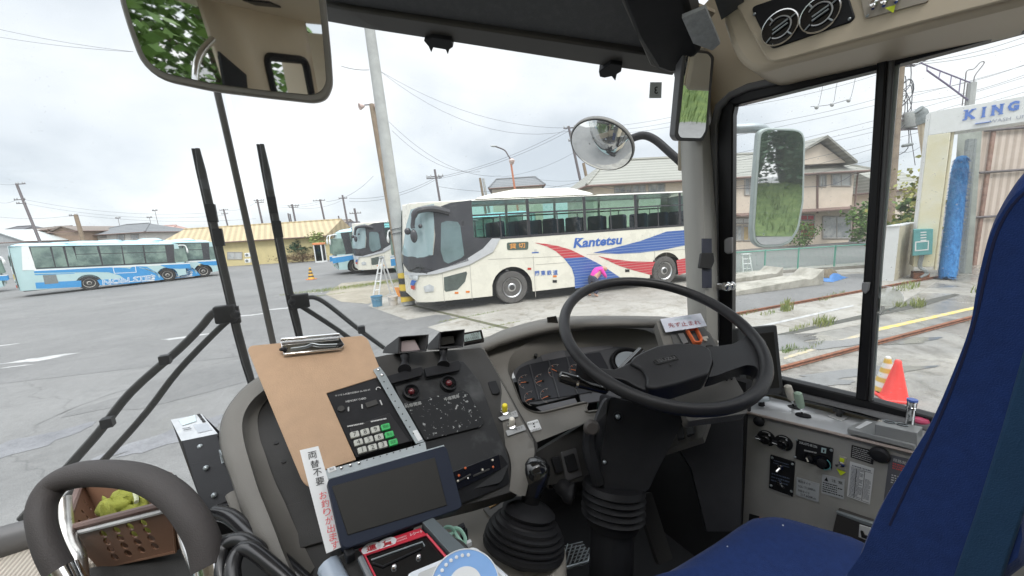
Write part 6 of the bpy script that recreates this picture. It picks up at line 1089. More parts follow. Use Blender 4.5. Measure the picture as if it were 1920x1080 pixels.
mb = MB(); pg = PR.off(.006); disc(mb, pg, (1183, 683), 36, M_gloss, .004, .010, 36); ring(mb, pg, (1183, 683), 36, M_bk, .006, .004, 36); disc(mb, pg, (1183, 685), 30, mat('speedometer dial', (.30, .33, .36), .25, var=.1), .009, .002, 36); mb.build('speedometer', td)
mb = MB(); mb.lathe([(.004, 0), (.005, .012), (.001, .014)], PR.at(1004, 672, .004), PR.n, M_ink, 10); mb.build('trip_button', td)
plate('notice_sticker', td, PF, [(987, 793), (1008, 787), (1016, 806), (994, 812)], M_paper, .003, .002, .003); mb = MB(); ptext(mb, PF.off(.004), 'RELEASE', (990, 796), (1009, 791), 3.4, M_ink); ptext(mb, PF.off(.004), 'PARKING', (994, 809), (1013, 803.5), 3.4, M_ink); o = PF.at(1001, 800, .0045)
mb.prism([PF.at(998.5, 798.5, .0046), PF.at(1002.5, 797.3, .0046), PF.at(999.8, 794.5, .0046)], PF.n, .0004, M_ink); mb.prism([PF.at(999.5, 801.5, .0046), PF.at(1003.5, 800.3, .0046), PF.at(1002.3, 803.8, .0046)], PF.n, .0004, M_ink); mb.build('notice_lettering', td)
# lower fascia, knee area
PK = Pl3((1000, 850, .80), (1200, 800, .95), (1040, 905, .80)); plate('knee_panel', td, PK, [(985, 930), (1003, 850), (1100, 792), (1250, 760), (1300, 760), (1200, 880), (1080, 905), (1000, 912)], M_dashd, 0, .02)
for P in ([(1034, 860), (1048, 855), (1056, 883), (1042, 888)], [(1058, 856), (1076, 850), (1084, 880), (1066, 886)]): plate('rocker', td, PK.off(.006), P, M_bk, .003, .008, .002, .002)
plate('knee_trim', td, PK.off(.003), [(1052, 848), (1080, 840), (1092, 892), (1062, 903)], mat('grey switch bezel', (.10, .10, .105), .5), .0, .004, .003)
# right wing of the dash, with switches
PW = Pl3((1250, 640, .93), (1360, 700, .86), (1300, 720, .84)); mb = MB()
plate('wing_face', td, PW, [(1230, 602), (1290, 604), (1330, 622), (1352, 660), (1376, 704), (1400, 745), (1402, 775), (1290, 790), (1262, 740), (1258, 690)], M_dash, 0, .03, .006); plate('wing_recess', td, PW, [(1256, 624), (1318, 612), (1338, 640), (1370, 700), (1374, 708), (1290, 718), (1272, 680)], mat('wing panel', (.10, .10, .098), .5), .003, .003, .004)
for P in ([(1268, 629), (1280, 626), (1290, 646), (1279, 649)],): plate('rocker', td, PW, P, mat('grey rocker', (.17, .17, .17), .4), .008, .006, .001); mb = MB(); mb.tube([PW.at(*q, .008) for q in P], .0012, M_ink, 5, closed=True); mb.build('rocker_bezel', td)
og = [PW.at(*q, .009) for q in ((1285, 624), (1302, 621), (1312, 642), (1310, 648), (1299, 648))]; mb = MB(); mb.tube(rpoly(og, .004), .0036, M_orng, 8, closed=True); mb.tube([p + PW.n * .006 for p in rpoly(og, .004)], .003, M_orng, 8, closed=True); mb.build('switch_guard', td)
for P in ([(1303, 652), (1316, 650), (1320, 658), (1306, 660)], [(1322, 650), (1334, 649), (1340, 657), (1326, 659)], [(1348, 697), (1362, 694), (1366, 702), (1352, 706)]): plate('rocker', td, PW, P, M_ink, .006, .004, .001)
mb = MB(); disc(mb, PW, (1321, 640), 3.2, M_whk, .007, .004, 12); disc(mb, PW, (1362, 713), 2, M_ink, .004, .003, 10); disc(mb, PW, (1371, 711), 2, M_ink, .004, .003, 10); quad(mb, PW, [(1314, 634), (1325, 632), (1327, 636), (1316, 638)], M_whk, .005, .002); mb.build('small_lamps', td)
plate('side_switches', td, Pl3((1270, 790, .92), (1320, 780, .90), (1290, 830, .86)), [(1244, 844), (1272, 794), (1330, 786), (1318, 820)], M_dash, 0, .02); 
for P in ([(1268, 795), (1279, 791), (1284, 822), (1271, 826)], [(1286, 789), (1298, 787), (1302, 814), (1289, 819)]): plate('rocker', td, Pl3((1270, 790, .91), (1320, 780, .89), (1290, 830, .85)), P, M_ink, .004, .006, .002)
PJ = Pl3((1300, 780, .95), (1420, 780, .92), (1350, 900, .88)); plate('kick_panel', td, PJ, [(1250, 800), (1400, 770), (1395, 1000), (1330, 1000), (1300, 880)], M_bk, -.02, .02)

# ---- steering column and wheel
wc = At(1245, 652, .80); D_ = None
yaw_w, tau_w = R(18.2), R(24.6); nW = Vector((-math.sin(tau_w) * math.sin(yaw_w), -math.sin(tau_w) * math.cos(yaw_w), math.cos(tau_w)))
WC = C0 + (Vector((.688, .536, 2.093)) - C0) * (.22 / .23); RW = .22
uW = Vector((0, 0, 1)).cross(-nW); uW = Vector((math.cos(yaw_w), -math.sin(yaw_w), 0)); uW = (uW - nW * uW.dot(nW)).normalized(); vW = nW.cross(uW)
ts = thing('steering_wheel', 'large black bus steering wheel with a padded hub reading ISUZU', 'steering wheel', WC); rt = .0122; M_wheel = mat('black wheel leather', (.022, .022, .024), .36, spec=.3, var=.2, vs_=8, bump=.25, bs=800, rv=.08)
mb = MB(); mb.tube([WC + (uW * math.cos(a) + vW * math.sin(a)) * (RW - rt) for a in [6.2832 * k / 72 for k in range(72)]], rt, M_wheel, 14, closed=True, up=nW); mb.build('rim', ts)
PWh = Pl(WC - nW * .015, nW, uW); pcs = lambda P, h=0: [PWh.at(*q, h) for q in P]
def spoke(L_, rr): mb = MB(); mb.tube(smooth_path(L_, 5), smooth_r(rr, 5), M_wheel, 12, flat=.45, up=vW.cross(nW)); return mb
def smooth_r(r, n): out = []; [out.extend([r[i] + (r[i + 1] - r[i]) * k / n for k in range(n)]) for i in range(len(r) - 1)]; return out + [r[-1]]
hubO = [(1176, 694), (1184, 683), (1200, 674), (1228, 662), (1262, 657), (1308, 659), (1326, 668), (1331, 690), (1322, 716), (1260, 736), (1222, 744), (1206, 740), (1208, 722), (1200, 706)]
mb = MB(); Q = rpoly(pcs(hubO, .022), .008, 3); mb.prism(Q, nW, .045, M_wheel); mb.build('hub_pad', ts, bevel=.010, seg=3)
lsp = [(1186, 684), (1206, 700), (1213, 722), (1209, 742), (1190, 734), (1170, 722), (1140, 716), (1098, 704), (1078, 690), (1086, 686), (1110, 698), (1148, 702), (1164, 696)]
mb = MB(); mb.prism(rpoly(pcs(lsp, .014), .006, 3), nW, .030, M_wheel); mb.build('spoke', ts, bevel=.009, seg=3)
rsp = [(1318, 659), (1345, 656), (1372, 652), (1392, 640), (1408, 622), (1432, 648), (1436, 690), (1424, 720), (1412, 724), (1418, 702), (1412, 694), (1396, 692), (1372, 700), (1340, 712), (1324, 716), (1334, 690), (1330, 672)]
mb = MB(); mb.prism(rpoly(pcs(rsp, .012), .006, 3), nW, .028, M_wheel); mb.build('spoke', ts, bevel=.008, seg=3)
pb = PWh.off(.0235); mb = MB(); mb.tube(rpoly([pb.at(*q) for q in ((1225, 676), (1264, 665.5), (1273, 673), (1232, 683))], .003), .0009, M_ink, 5, closed=True); ptext(mb, pb, 'ISUZU', (1233, 677.5), (1265, 670), 8, mat('embossed letters', (.09, .09, .092), .35), .0008, bold=.02); mb.tube(smooth_path([pb.at(1254, 682), pb.at(1258, 686), pb.at(1262, 682)], 3), .0009, M_ink, 5); mb.build('emblem', ts)
tk_ = thing('steering_column', 'black steering column shroud with stalk and rubber boot', 'steering column', At(1150, 1080, .85))
PCo = Pl3((1130, 780, .80), (1210, 780, .80), (1150, 910, .77)); plate('shroud', tk_, PCo, [(1143, 742), (1218, 762), (1260, 775), (1290, 770), (1262, 830), (1232, 885), (1216, 922), (1150, 936), (1124, 905), (1126, 850), (1136, 800)], M_bk, 0, .09, .012, .012)
plate('shroud_flap', tk_, PCo.off(.005), [(1133, 752), (1140, 746), (1137, 775), (1116, 796), (1120, 780)], mat('dark grey flap', (.06, .062, .068), .5), 0, .02, .003); mb = MB()
for x, y, r in ((1158, 781, 5), (1133, 866, 4)): screw(mb, PCo, x, y, r, M_galv)
ring(mb, PCo, (1158, 782), 8, M_bk, .002, .002); mb.build('screws', tk_)
mb = MB(); mb.tube(smooth_path([At(1108, 800, .79), At(1104, 830, .79), At(1112, 870, .78), At(1122, 905, .78)], 4), [.014] * 5 + [.016] * 4 + [.015] * 4, M_bk, 8); mb.lathe([(.016, 0), (.018, .006), (.012, .012)], At(1108, 800, .785), -FW, mat('worn lever', (.10, .09, .085), .5), 12); mb.build('tilt_lever', tk_)
mb = MB(); o = At(1150, 915, .80); ax = (At(1150, 915, .80) - At(1148, 985, .79)).normalized(); mb.lathe([(.064, .01)] + [q for k in range(5) for q in ((.068 + (k % 2) * .001, -.002 - k * .013), (.060, -.008 - k * .013))] + [(.055, -.075)], o, ax, M_rub, 28); mb.build('boot', tk_); mb = MB(); mb.tube([o - ax * .06, o - ax * .45], .046, M_bk, 18); mb.build('shaft', tk_)
mb = MB(); s0 = WC - nW * .05 - uW * .03; tip = At(1050, 706, .735); L_ = [s0, At(1130, 732, .74), At(1100, 722, .737), At(1082, 716, .736), At(1060, 709, .735), tip, tip + (tip - At(1060, 709, .735)) * .3]; mb.tube(L_, [.010, .011, .013, .0155, .0155, .0145, .008], M_gloss, 12, flat=.8); mb.tube([At(1083, 716, .735), At(1079, 715, .735)], .0165, M_chrome, 12, flat=.8); mb.build('stalk', tk_)

# ---- pedals, floor tunnel, gear lever
ze = 1.72; tg_ = thing('gear_console', 'grey beige moulded gear console cover', 'console', onZ(950, 1050, ze)); mb = MB(); mb.prism(rpoly([onZ(*q, ze) for q in ((790, 930), (915, 885), (985, 905), (1040, 965), (1062, 1015), (1052, 1200), (700, 1200))], .03), (0, 0, 1), .42, mat('grey beige console plastic', (.33, .305, .265), .6, var=.08, vs_=5, bump=.3, bs=600)); mb.build('cover', tg_, bevel=.022, seg=3); Pz = Pl(Vector((0, 0, ze)), (0, 0, 1)); plate('hatch', tg_, Pz, [(905, 956), (945, 935), (975, 950), (930, 985)], mat('hatch grey', (.16, .15, .14), .5), .004, .004, .004); plate('hatch_label', tg_, Pz, [(916, 951), (936, 941), (938, 946), (919, 957)], mat('faded orange label', (.62, .36, .12), .5), .006, .002)
tl = thing('gear_lever', 'black gear lever with ball knob and ribbed rubber gaiter', 'gear lever', onZ(985, 1030, ze)); b0 = onZ(981, 1022, ze + .008); kn = At(1003, 884, .745); ax = (kn - b0).normalized(); Hh = (kn - b0).length; mb = MB()
pr = [(.080, .0), (.082, .012)]; r0 = .079; kz = (Hh - .054) / .158
for k in range(6): h = .020 + k * .0165; r = r0 - .0004 * k - .0017 * k * k * .55; pr += [(r + .002, h), (r + .0022, h + .006), (r - .005, h + .0105)]
pr += [(.054, .128), (.046, .141), (.030, .150), (.018, .158)]; pr = [(a, b * kz) for a, b in pr]; mb.lathe(pr, b0 - ax * .004, ax, M_rub, 36); gt = mb.build('gaiter', tl, ang=25)
mb = MB(); mb.prism(rpoly([onZ(*q, ze + .012) for q in ((912, 985), (940, 960), (1040, 975), (1058, 1010), (1046, 1032), (990, 1066), (955, 1056))], .02), (0, 0, 1), .014, M_rub); mb.build('gaiter_base', tl, bevel=.004)
mb = MB(); mb.lathe([(.0155, Hh - .085), (.0165, Hh - .072), (.020, Hh - .045), (.029, Hh - .018), (.0315, Hh), (.029, Hh + .015), (.019, Hh + .026), (.001, Hh + .030)], b0, ax, M_gloss, 28); mb.build('knob', tl)
tb_ = thing('parking_brake_lever', 'short grey-black parking brake lever behind the gear knob', 'lever', At(1025, 890, .85)); mb = MB(); mb.tube([At(1022, 872, .86), At(1040, 897, .83)], .013, M_bk, 10); mb.lathe([(.022, -.004), (.026, .0), (.026, .008), (.020, .012)], At(1039, 896, .83), At(1060, 925, .79) - At(1039, 896, .83), M_gloss, 18); mb.build('shaft', tb_); mb = MB(); mb.tube(smooth_path([At(1040, 900, .825), At(1052, 910, .81), At(1066, 922, .80), At(1078, 926, .795)], 3), [.015] * 3 + [.020] * 3 + [.025] * 3 + [.018], M_rub, 14, flat=.8); mb.build('grip', tb_)
tpd = thing('clutch_pedal', 'grey pedal with diamond tread beside the gear console', 'pedal', At(1080, 1040, .86)); Pp = Pl3((1060, 1020, .86), (1110, 1020, .88), (1070, 1060, .83)); plate('pad', tpd, Pp, [(1056, 1026), (1092, 1016), (1108, 1036), (1102, 1052), (1062, 1064), (1050, 1060)], mat('dark pedal tread', (.06, .06, .062), .6), 0, .012, .006); mb = MB()
for k in range(8):
    a = 1052 + k * 8; mb.tube([Pp.at(a, 1062 - k * 1.5, .002), Pp.at(a + 12, 1020 + k * 1.6, .002)], .0016, M_galv, 4)
for k in range(7): mb.tube([Pp.at(1058 + k * 3, 1024 + k * 5.5, .002), Pp.at(1092 + k * 2.6, 1016 + k * 5.6, .002)], .0012, M_galv, 4)
mb.tube([Pp.at(1062, 1065, .0), Pp.at(1102, 1053, .0), Pp.at(1109, 1037, 0)], .004, M_galv, 6); mb.build('tread', tpd)
tpe = thing('accelerator_pedal', 'long dark accelerator pedal in the footwell', 'pedal', At(1240, 1040, .95)); Pp = Pl3((1200, 930, 1.02), (1225, 930, 1.03), (1250, 1060, .95)); plate('pad', tpe, Pp, [(1192, 930), (1222, 922), (1262, 1048), (1236, 1060)], mat('dull pedal', (.035, .034, .033), .6), 0, .015, .006)

# ---- seat
tse = thing('drivers_chair', 'dark blue cloth driver seat with a tall winged back', 'seat', (.72, .05, 1.3)); PX = Pl(Vector((.50, 0, 0)), (-1, 0, 0))
sil = [(1575, 1130), (1600, 1060), (1640, 965), (1690, 880), (1738, 800), (1782, 700), (1818, 600), (1836, 500), (1856, 420), (1884, 360), (1930, 305), (2000, 300), (2060, 420), (2040, 620), (1985, 820), (1930, 960), (1880, 1110)]
seamB = [(1775, 1120), (1830, 960), (1880, 800), (1925, 640), (1960, 480), (1975, 350)]
prof = smooth_path([PX.at(*q) for q in sil], 4, True); X1 = .44
def sl_(t): return Vector((X1 * t, 0, 0))
mb = MB(); k = len(prof); rows = []; cen = sum(prof, Vector()) / k
for t, sc in ((0, .90), (.012, .955), (.035, .985), (.08, 1.0), (.16, 1.0), (.3, .965), (.7, .965), (.84, 1.0), (.92, 1.0), (.97, .97), (1, .90)): rows.append([cen + (p - cen) * sc + sl_(t) for p in prof + prof[:1]])
loft(mb, rows, M_seat); mb.add(rows[0][:-1], [tuple(range(k))], M_seat); mb.add(rows[-1][:-1], [tuple(range(k))], M_seat); mb.build('backrest', tse, ang=70)
PXs = PX.off(.004); sp = smooth_path([PX.at(*q, -.0005) for q in ((1668, 985), (1705, 905), (1748, 815), (1790, 715), (1826, 610), (1848, 515), (1868, 440), (1898, 385), (1940, 345))], 4); mb = MB(); mb.tube(sp, .0013, mat('dark seam', (.008, .012, .05), .9), 5); mb.build('seam', tse)
mb = MB(); q = [PX.at(*a, .004) for a in seamB] + [PX.at(*a, .004) for a in ((2035, 420), (2022, 600), (1975, 800), (1925, 950), (1872, 1110))]; mb.prism(q, (-1, 0, 0), .006, M_seat2); mb.build('back_cover', tse, bevel=.002)
zc_ = 1.69; cu = [onZ(*q, zc_) for q in ((1130, 1130), (1230, 1080), (1330, 1020), (1398, 974), (1428, 966), (1470, 966), (1545, 986), (1625, 1012), (1660, 1060), (1640, 1200), (1200, 1400))]; cs = smooth_path(cu, 3, True); cc = sum(cs, Vector()) / len(cs)
mb = MB(); rows = []
for z, sc in ((-.16, .95), (-.10, 1.0), (-.05, 1.015), (-.018, 1.0), (-.004, .965), (.004, .90), (.012, .75), (.016, .5), (.016, .2)): rows.append([cc + (p - cc) * sc + Vector((0, 0, z)) for p in cs + cs[:1]])
loft(mb, rows, M_seat); mb.add(rows[-1][:-1], [tuple(range(len(cs)))], M_seat); mb.build('cushion', tse, ang=75); mb = MB(); mb.box((.72, .08, 1.42), (.38, .34, .26), M_bk); mb.build('pedestal', tse, bevel=.02); 
mb = MB()
for x, y in ((1468, 985), (1364, 1025)): mb.ball(onZ(x, y, zc_ + .014), .0016, M_paper, nu=6, nv=4)
mb.build('lint', tse)

# ---- side panel, ledge and controls on it
PSd = wallp(1.05); tsp = thing('control_console', 'dull steel side panel with rotary knobs, air conditioner controls and stickers', 'control panel', PSd.at(1500, 1000))
plate('panel', tsp, PSd, [(1330, 752), (1395, 774), (1560, 812), (1727, 854), (1900, 900), (2060, 950), (2060, 1400), (1330, 1400)], M_steel, 0, .02, 0, .002)
zl = PSd.at(1560, 811).z; ledge = [PSd.at(1330, 753), PSd.at(1395, 771), PSd.at(1560, 810), PSd.at(1727, 851), PSd.at(2060, 945)]; rear = [wallp(1.20).at(*q) for q in ((1330, 722), (1420, 738), (1560, 774), (1745, 812), (2060, 900))]
mb = MB(); loft(mb, [[p - Vector((0, 0, .012)) for p in ledge], ledge, rear], M_alum2); mb.build('ledge', tsp, smooth=False); mb = MB(); mb.tube([p + (-WN) * .004 for p in ledge], .004, mat('worn edge strip', (.36, .30, .27), .4, metal=.4), 8); mb.build('edge_strip', tsp)
PL_ = Pl(ledge[2], (ledge[3] - ledge[1]).cross(rear[2] - ledge[2]))
pk = PSd.off(.002)
for c in ((1437, 821), (1469, 830)):
    mb = MB(); o, r = disc(mb, pk, c, 14.5, M_bk, .003, .005, 28); k_ = mb.build('rotary_knob', tsp); mb = MB(); mb.lathe([(r * .62, 0), (r * .58, .012), (r * .5, .014), (.001, .0145)], o, pk.n, M_gloss, 20); mb.box(o + pk.n * .010 + pk.u * r * -.55, (r * 1.0, .006, .010), M_bk, (pk.u, pk.v, pk.n)); mb.tube([o + pk.n * .0155 - pk.u * r * .98, o + pk.n * .0155 - pk.u * r * .45], .0011, M_paper, 4); mb.build('grip', k_); mb = MB(); ring(mb, pk, c, 13, mat('pale print', (.5, .5, .5), .6), .0036, .0007, 10, 1.1, 2.1); ring(mb, pk, c, 13, mat('pale print', (.5, .5, .5), .6), .0036, .0007, 10, 4.2, 5.1); mb.sheet([pk.at(c[0] + a, c[1] + b, .0036) for a, b in ((5, -8), (8, -7), (8, -4), (5, -5))], M_paper); mb.build('print', k_)
plate('ac_panel', tsp, pk, [(1494, 823), (1563, 841), (1560, 882), (1491, 859)], M_bk, .003, .005, .003); mb = MB(); ptext(mb, pk.off(.003), 'DUAL AUTO AIR CON', (1499, 829), (1532, 838), 5, M_paper, .0006, bold=.01); scribble(mb, pk, (1509, 841), (1532, 846), (1531, 850), (1508, 845), 1, mat('pale print', (.5, .5, .5), .6), .0036, .6, 3); quad(mb, pk, [(1541, 838), (1550, 840), (1549, 849), (1540, 847)], mat('pale blue tile', (.45, .60, .62), .4), .0038, .001); mb.sheet([pk.at(x, y, .0045) for x, y in ((1544, 841), (1547, 841.7), (1546.5, 847), (1543.6, 846.3))], M_ink); mb.build('ac_print', tsp)
for c, r, col in (((1519, 857), 9, M_whk), ((1543, 865), 13, mat('cyan pointer', (.12, .42, .45), .4))): mb = MB(); o, rr = disc(mb, pk, c, r, M_gloss, .008, .006, 24); mb.lathe([(rr * .6, 0), (rr * .5, .010), (.001, .011)], o, pk.n, M_bk, 18); k_ = mb.build('dial', tsp); mb = MB(); ring(mb, pk, c, r * .92, col, .010, .0010, 16, -1.3, 1.0) if r > 10 else mb.tube([o + pk.n * .012 - pk.v * rr * .2, o + pk.n * .012 + pk.v * rr * .5 - pk.u * rr * .3], .0016, col, 5); mb.build('pointer', k_)
mb = MB()
for x, y in ((1493.5, 824), (1559, 844), (1556, 879), (1491, 857)): screw(mb, pk.off(.003), x, y, 2.6, M_galv)
for x, y in ((1448, 858), (1486, 870), (1484, 921), (1446, 910)): screw(mb, pk.off(.003), x, y, 2.4, M_galv)
mb.build('screws', tsp)
plate('switch_box', tsp, pk, [(1445, 852), (1491, 866), (1487, 931), (1442, 914)], M_bk, .003, .005, .002)
for (x, y), b in (((1465, 874), (-4, 3)), ((1463, 903), (8, 3))): o = pk.at(x, y, .004); mb = MB(); mb.lathe([(.007, 0), (.007, .005), (.004, .006)], o, pk.n, M_chrome, 12); mb.tube([o, o + pk.n * .016 + (pk.at(x + b[0], y + b[1]) - pk.at(x, y)) * 1.3], .003, M_chrome, 7); mb.build('toggle', tsp)
mb = MB(); scribble(mb, pk, (1452, 860), (1482, 869), (1480, 878), (1450, 869), 2, mat('dim blue print', (.10, .13, .20), .6), .0036, .4, 5); scribble(mb, pk, (1448, 884), (1482, 894), (1479, 912), (1446, 902), 3, mat('dim blue print', (.10, .13, .20), .6), .0036, .4, 6); scribble(mb, pk, (1446, 916), (1484, 928), (1484, 930), (1446, 918), 1, mat('pale print', (.5, .5, .5), .6), .0036, .6, 8); mb.build('box_print', tsp)
plate('toggle_plate', tsp, pk, [(1573, 854), (1588, 858), (1586, 882), (1570, 878)], mat('brushed plate', (.42, .40, .36), .4), .002, .003, .001); plate('tape', tsp, pk, [(1575, 857), (1584, 859), (1583, 867), (1574, 865)], M_lime, .0035, .001); o = pk.at(1579, 868, .003); mb = MB(); mb.lathe([(.006, 0), (.006, .005), (.003, .006)], o, pk.n, M_chrome, 12); mb.tube([o, o + pk.n * .014 + (pk.at(1571, 867) - pk.at(1579, 868))], .0032, M_chrome, 7); mb.build('toggle', tsp); mb = MB(); mb.prism([pk.at(1569, 877, .0045), pk.at(1586, 884, .0045), pk.at(1577, 890, .0045)], pk.n, .001, M_lime); mb.build('arrow_sticker', tsp)
def sticker(P, m, rows, ink, seed, fill=.5, inner=((.06, .06), (.94, .94)), nm='sticker'):
    s = plate(nm, tsp, pk, P, m, .001, .0012, .001, 0); L_ = lambda u, v: tuple((P[0][i] * (1 - u) + P[1][i] * u) * (1 - v) + (P[3][i] * (1 - u) + P[2][i] * u) * v for i in (0, 1)); (a, b), (c, d) = inner
    mb = MB(); scribble(mb, pk, L_(a, b), L_(c, b), L_(c, d), L_(a, d), rows, ink, .0016, fill, seed); mb.build('small_print', s); return s, L_
plate('note', tsp, pk, [(1494, 894), (1537, 907), (1535, 942), (1492, 928)], mat('pale note paper', (.50, .52, .54), .6, var=.03), .001, .0012); mb = MB()
for s, a, b in (('高田ダイヤ', (1497, 901), (1520, 908)), ('9/26 171,000Km', (1497, 911), (1529, 919)), ('次回タイヤ', (1496, 918), (1518, 925)), ('217,600Km', (1501, 926), (1530, 935))): ptext(mb, pk, s, a, b, 5.2, M_ink, .0016)
mb.build('handwriting', tsp)
s, L_ = sticker([(1542, 889), (1584, 899), (1582, 936), (1540, 924)], mat('pale note paper', (.50, .52, .54), .6, var=.03), 5, M_ink, 12, .45, ((.05, .36), (.96, .92))); mb = MB(); ptext(mb, pk, '注 意', L_(.42, .18), L_(.92, .20), 6, M_ink, .0018); mb.prism([pk.at(*L_(.1, .28), .002), pk.at(*L_(.28, .30), .002), pk.at(*L_(.20, .08), .002)], pk.n, .0004, M_ink); mb.build('heading', s)
s, L_ = sticker([(1594, 865), (1639, 878), (1631, 946), (1588, 930)], M_paper, 22, mat('grey print', (.20, .21, .25), .6), 14, .55, ((.08, .16), (.60, .94))); mb = MB(); scribble(mb, pk, L_(.68, .34), L_(.94, .34), L_(.94, .90), L_(.68, .90), 18, mat('grey print', (.20, .21, .25), .6), .0016, .5, 9); scribble(mb, pk, L_(.1, .06), L_(.9, .06), L_(.9, .12), L_(.1, .12), 1, mat('grey print', (.20, .21, .25), .6), .0016, .6, 10)
for v in (.14, .96): mb.tube([pk.at(*L_(.05, v), .0018), pk.at(*L_(.95, v), .0018)], .0004, M_ink, 4)
for u in (.3, .64): mb.tube([pk.at(*L_(u, .14), .0018), pk.at(*L_(u, .96), .0018)], .0004, M_ink, 4)
mb.build('table_lines', s)
sticker([(1597, 834), (1641, 846), (1637, 871), (1595, 857)], mat('black label', (.015, .015, .015), .5), 6, mat('pale print', (.5, .5, .5), .6), 16, .4, nm='black_label'); mb = MB(); mb.lathe([(.016, 0), (.017, .008), (.013, .014), (.004, .016)], pk.at(1650, 851), pk.n, M_bk, 20); mb.build('rubber_stop', tsp); mb = MB(); mb.lathe([(.012, 0), (.013, .007), (.009, .012), (.003, .014)], pk.at(1424, 789), pk.n, M_bk, 18); mb.build('rubber_stop', tsp)
M_blp = mat('blue grey film', (.125, .128, .145), .45); plate('instruction_film', tsp, pk, [(1668, 852), (1790, 880), (1780, 972), (1655, 952)], M_blp, .0006, .001); mb = MB(); ptext(mb, pk, '経路発進補助装置', (1675, 861), (1742, 881), 6.5, M_paper, .0014); scribble(mb, pk, (1674, 866), (1728, 882), (1726, 893), (1673, 879), 3, M_inkr, .0014, .5, 21); scribble(mb, pk, (1672, 888), (1740, 906), (1736, 922), (1670, 906), 4, M_paper, .0014, .4, 22); scribble(mb, pk, (1668, 918), (1735, 934), (1732, 962), (1662, 944), 7, M_paper, .0014, .4, 23); mb.build('film_print', tsp)
tpk = wallp(1.03); plate('holder', tsp, tpk, [(1570, 960), (1625, 979), (1690, 1000), (1690, 1060), (1560, 1002)], mat('dark steel', (.13, .125, .12), .4, metal=.5), 0, .02, .002); plate('holder_edge', tsp, tpk, [(1568, 958), (1624, 976), (1690, 997), (1690, 1003), (1624, 983), (1570, 963)], M_galv, .003, .008); plate('holder_card', tsp, tpk, [(1612, 982), (1690, 1006), (1690, 1040), (1610, 1005)], M_paper, .004, .003); plate('holder_clip', tsp, tpk, [(1614, 992), (1619, 993), (1622, 1000), (1660, 1014), (1658, 1019), (1616, 1004)], M_ink, .008, .004)
plate('warning_plate', tsp, pk, [(1405, 963), (1424, 968), (1422, 990), (1403, 985)], M_ink, .002, .003); plate('warning_plate', tsp, pk, [(1424, 969), (1432, 971), (1424, 980)], mat('orange mark', (.65, .16, .05), .5), .003, .002)
# things standing on the ledge
def lever(x0, y0, x1, y1, m, label):
    o = PL_.at(x1, y1); d = (o - C0).dot(FW); tp_ = At(x0, y0, d - .005); ax = (tp_ - o); h = ax.length; t = thing('ledge_lever', label, 'lever', o, 'levers on the ledge'); mb = MB(); mb.lathe([(.017, 0), (.016, .004), (.006, .005)], o, PL_.n, M_bk, 14); mb.tube([o, o + ax * .4], .0035, M_chrome, 8); mb.build('stem', t); mb = MB(); mb.lathe([(.006, h * .34), (.0085, h * .40), (.010, h * .75), (.009, h * .95), (.004, h * 1.0), (.001, h)], o, ax, m, 14); mb.build('grip', t)
lever(1476, 722, 1490, 765, M_whk, 'ivory lever on the bright ledge, farther forward'); lever(1495, 735, 1506, 780, mat('mint grip', (.42, .56, .44), .45), 'mint green lever on the bright ledge, nearer than the ivory one')
o = PL_.at(1573, 782); t = thing('push_switch', 'chrome and black push knob on a square plate on the ledge', 'knob', o); plate('plate', t, PL_, [(1551, 781), (1569, 774), (1594, 783), (1577, 791)], mat('pale plate', (.60, .61, .61), .35), .002, .002); mb = MB(); mb.lathe([(.006, 0), (.006, .012), (.012, .013), (.013, .024), (.009, .027), (.001, .027)], o, PL_.n, M_gloss, 20); mb.build('knob', t)
t = thing('switch_unit', 'grey angled switch unit with toggle, black knob and two ringed holes on the ledge', 'switch unit', PL_.at(1650, 815)); pu = PL_.off(.012)
plate('base', t, pu, [(1588, 806), (1622, 788), (1742, 812), (1716, 838)], mat('unit grey', (.28, .29, .29), .35), .004, .012, .004, .002); plate('label', t, pu, [(1603, 806), (1625, 793), (1636, 796), (1612, 808)], M_paper, .0055, .001); pt = PL_.off(.040); plate('ring_block', t, pt, [(1640, 795), (1652, 786), (1730, 800), (1720, 812)], mat('unit grey', (.28, .29, .29), .35), 0, .030, .002, .002); mb = MB()
for c in ((1668, 792), (1692, 797)): disc(mb, pt, c, 7.5, M_ink, .001, .002, 20); ring(mb, pt, c, 7.5, M_galv, .002, .0008)
mb.build('holes', t); o = pu.at(1651, 812, .005); mb = MB(); mb.lathe([(.008, 0), (.008, .004), (.004, .006)], o, pu.n, M_whk, 12); mb.tube([o, o + pu.n * .022 + WD * .002, o + pu.n * .024 - WN * .006], .0032, M_whk, 7); mb.build('toggle', t); mb = MB(); mb.lathe([(.009, 0), (.009, .018), (.007, .020), (.001, .020)], pu.at(1675, 818, .004), pu.n, M_bk, 18); mb.build('knob', t)
o = PL_.at(1703, 824, .016); t = thing('pen_holder', 'chrome tube with a blue cap standing on the switch unit', 'tube', o); mb = MB(); mb.lathe([(.007, 0), (.0072, .055), (.0086, .056), (.0086, .060), (.0076, .061), (.008, .070), (.0086, .072), (.0086, .074)], o, (0, 0, 1), M_chrome, 20); mb.build('tube', t); mb = MB(); mb.lathe([(.0088, .074), (.0088, .078), (.001, .078)], o, (0, 0, 1), mat('blue cap', (.12, .22, .70), .3), 20); mb.build('cap', t)
o = PL_.at(1722, 812, .014); t = thing('button', 'pink emergency button at the rear of the switch unit', 'button', o); mb = MB(); mb.lathe([(.010, 0), (.010, .014)], o, (0, 0, 1), mat('dull red', (.30, .08, .07), .5), 18); mb.build('stem', t); mb = MB(); mb.lathe([(.015, .014), (.0165, .018), (.014, .023), (.001, .025)], o, (0, 0, 1), mat('pink cap', (.80, .12, .24), .4), 20); mb.build('cap', t)
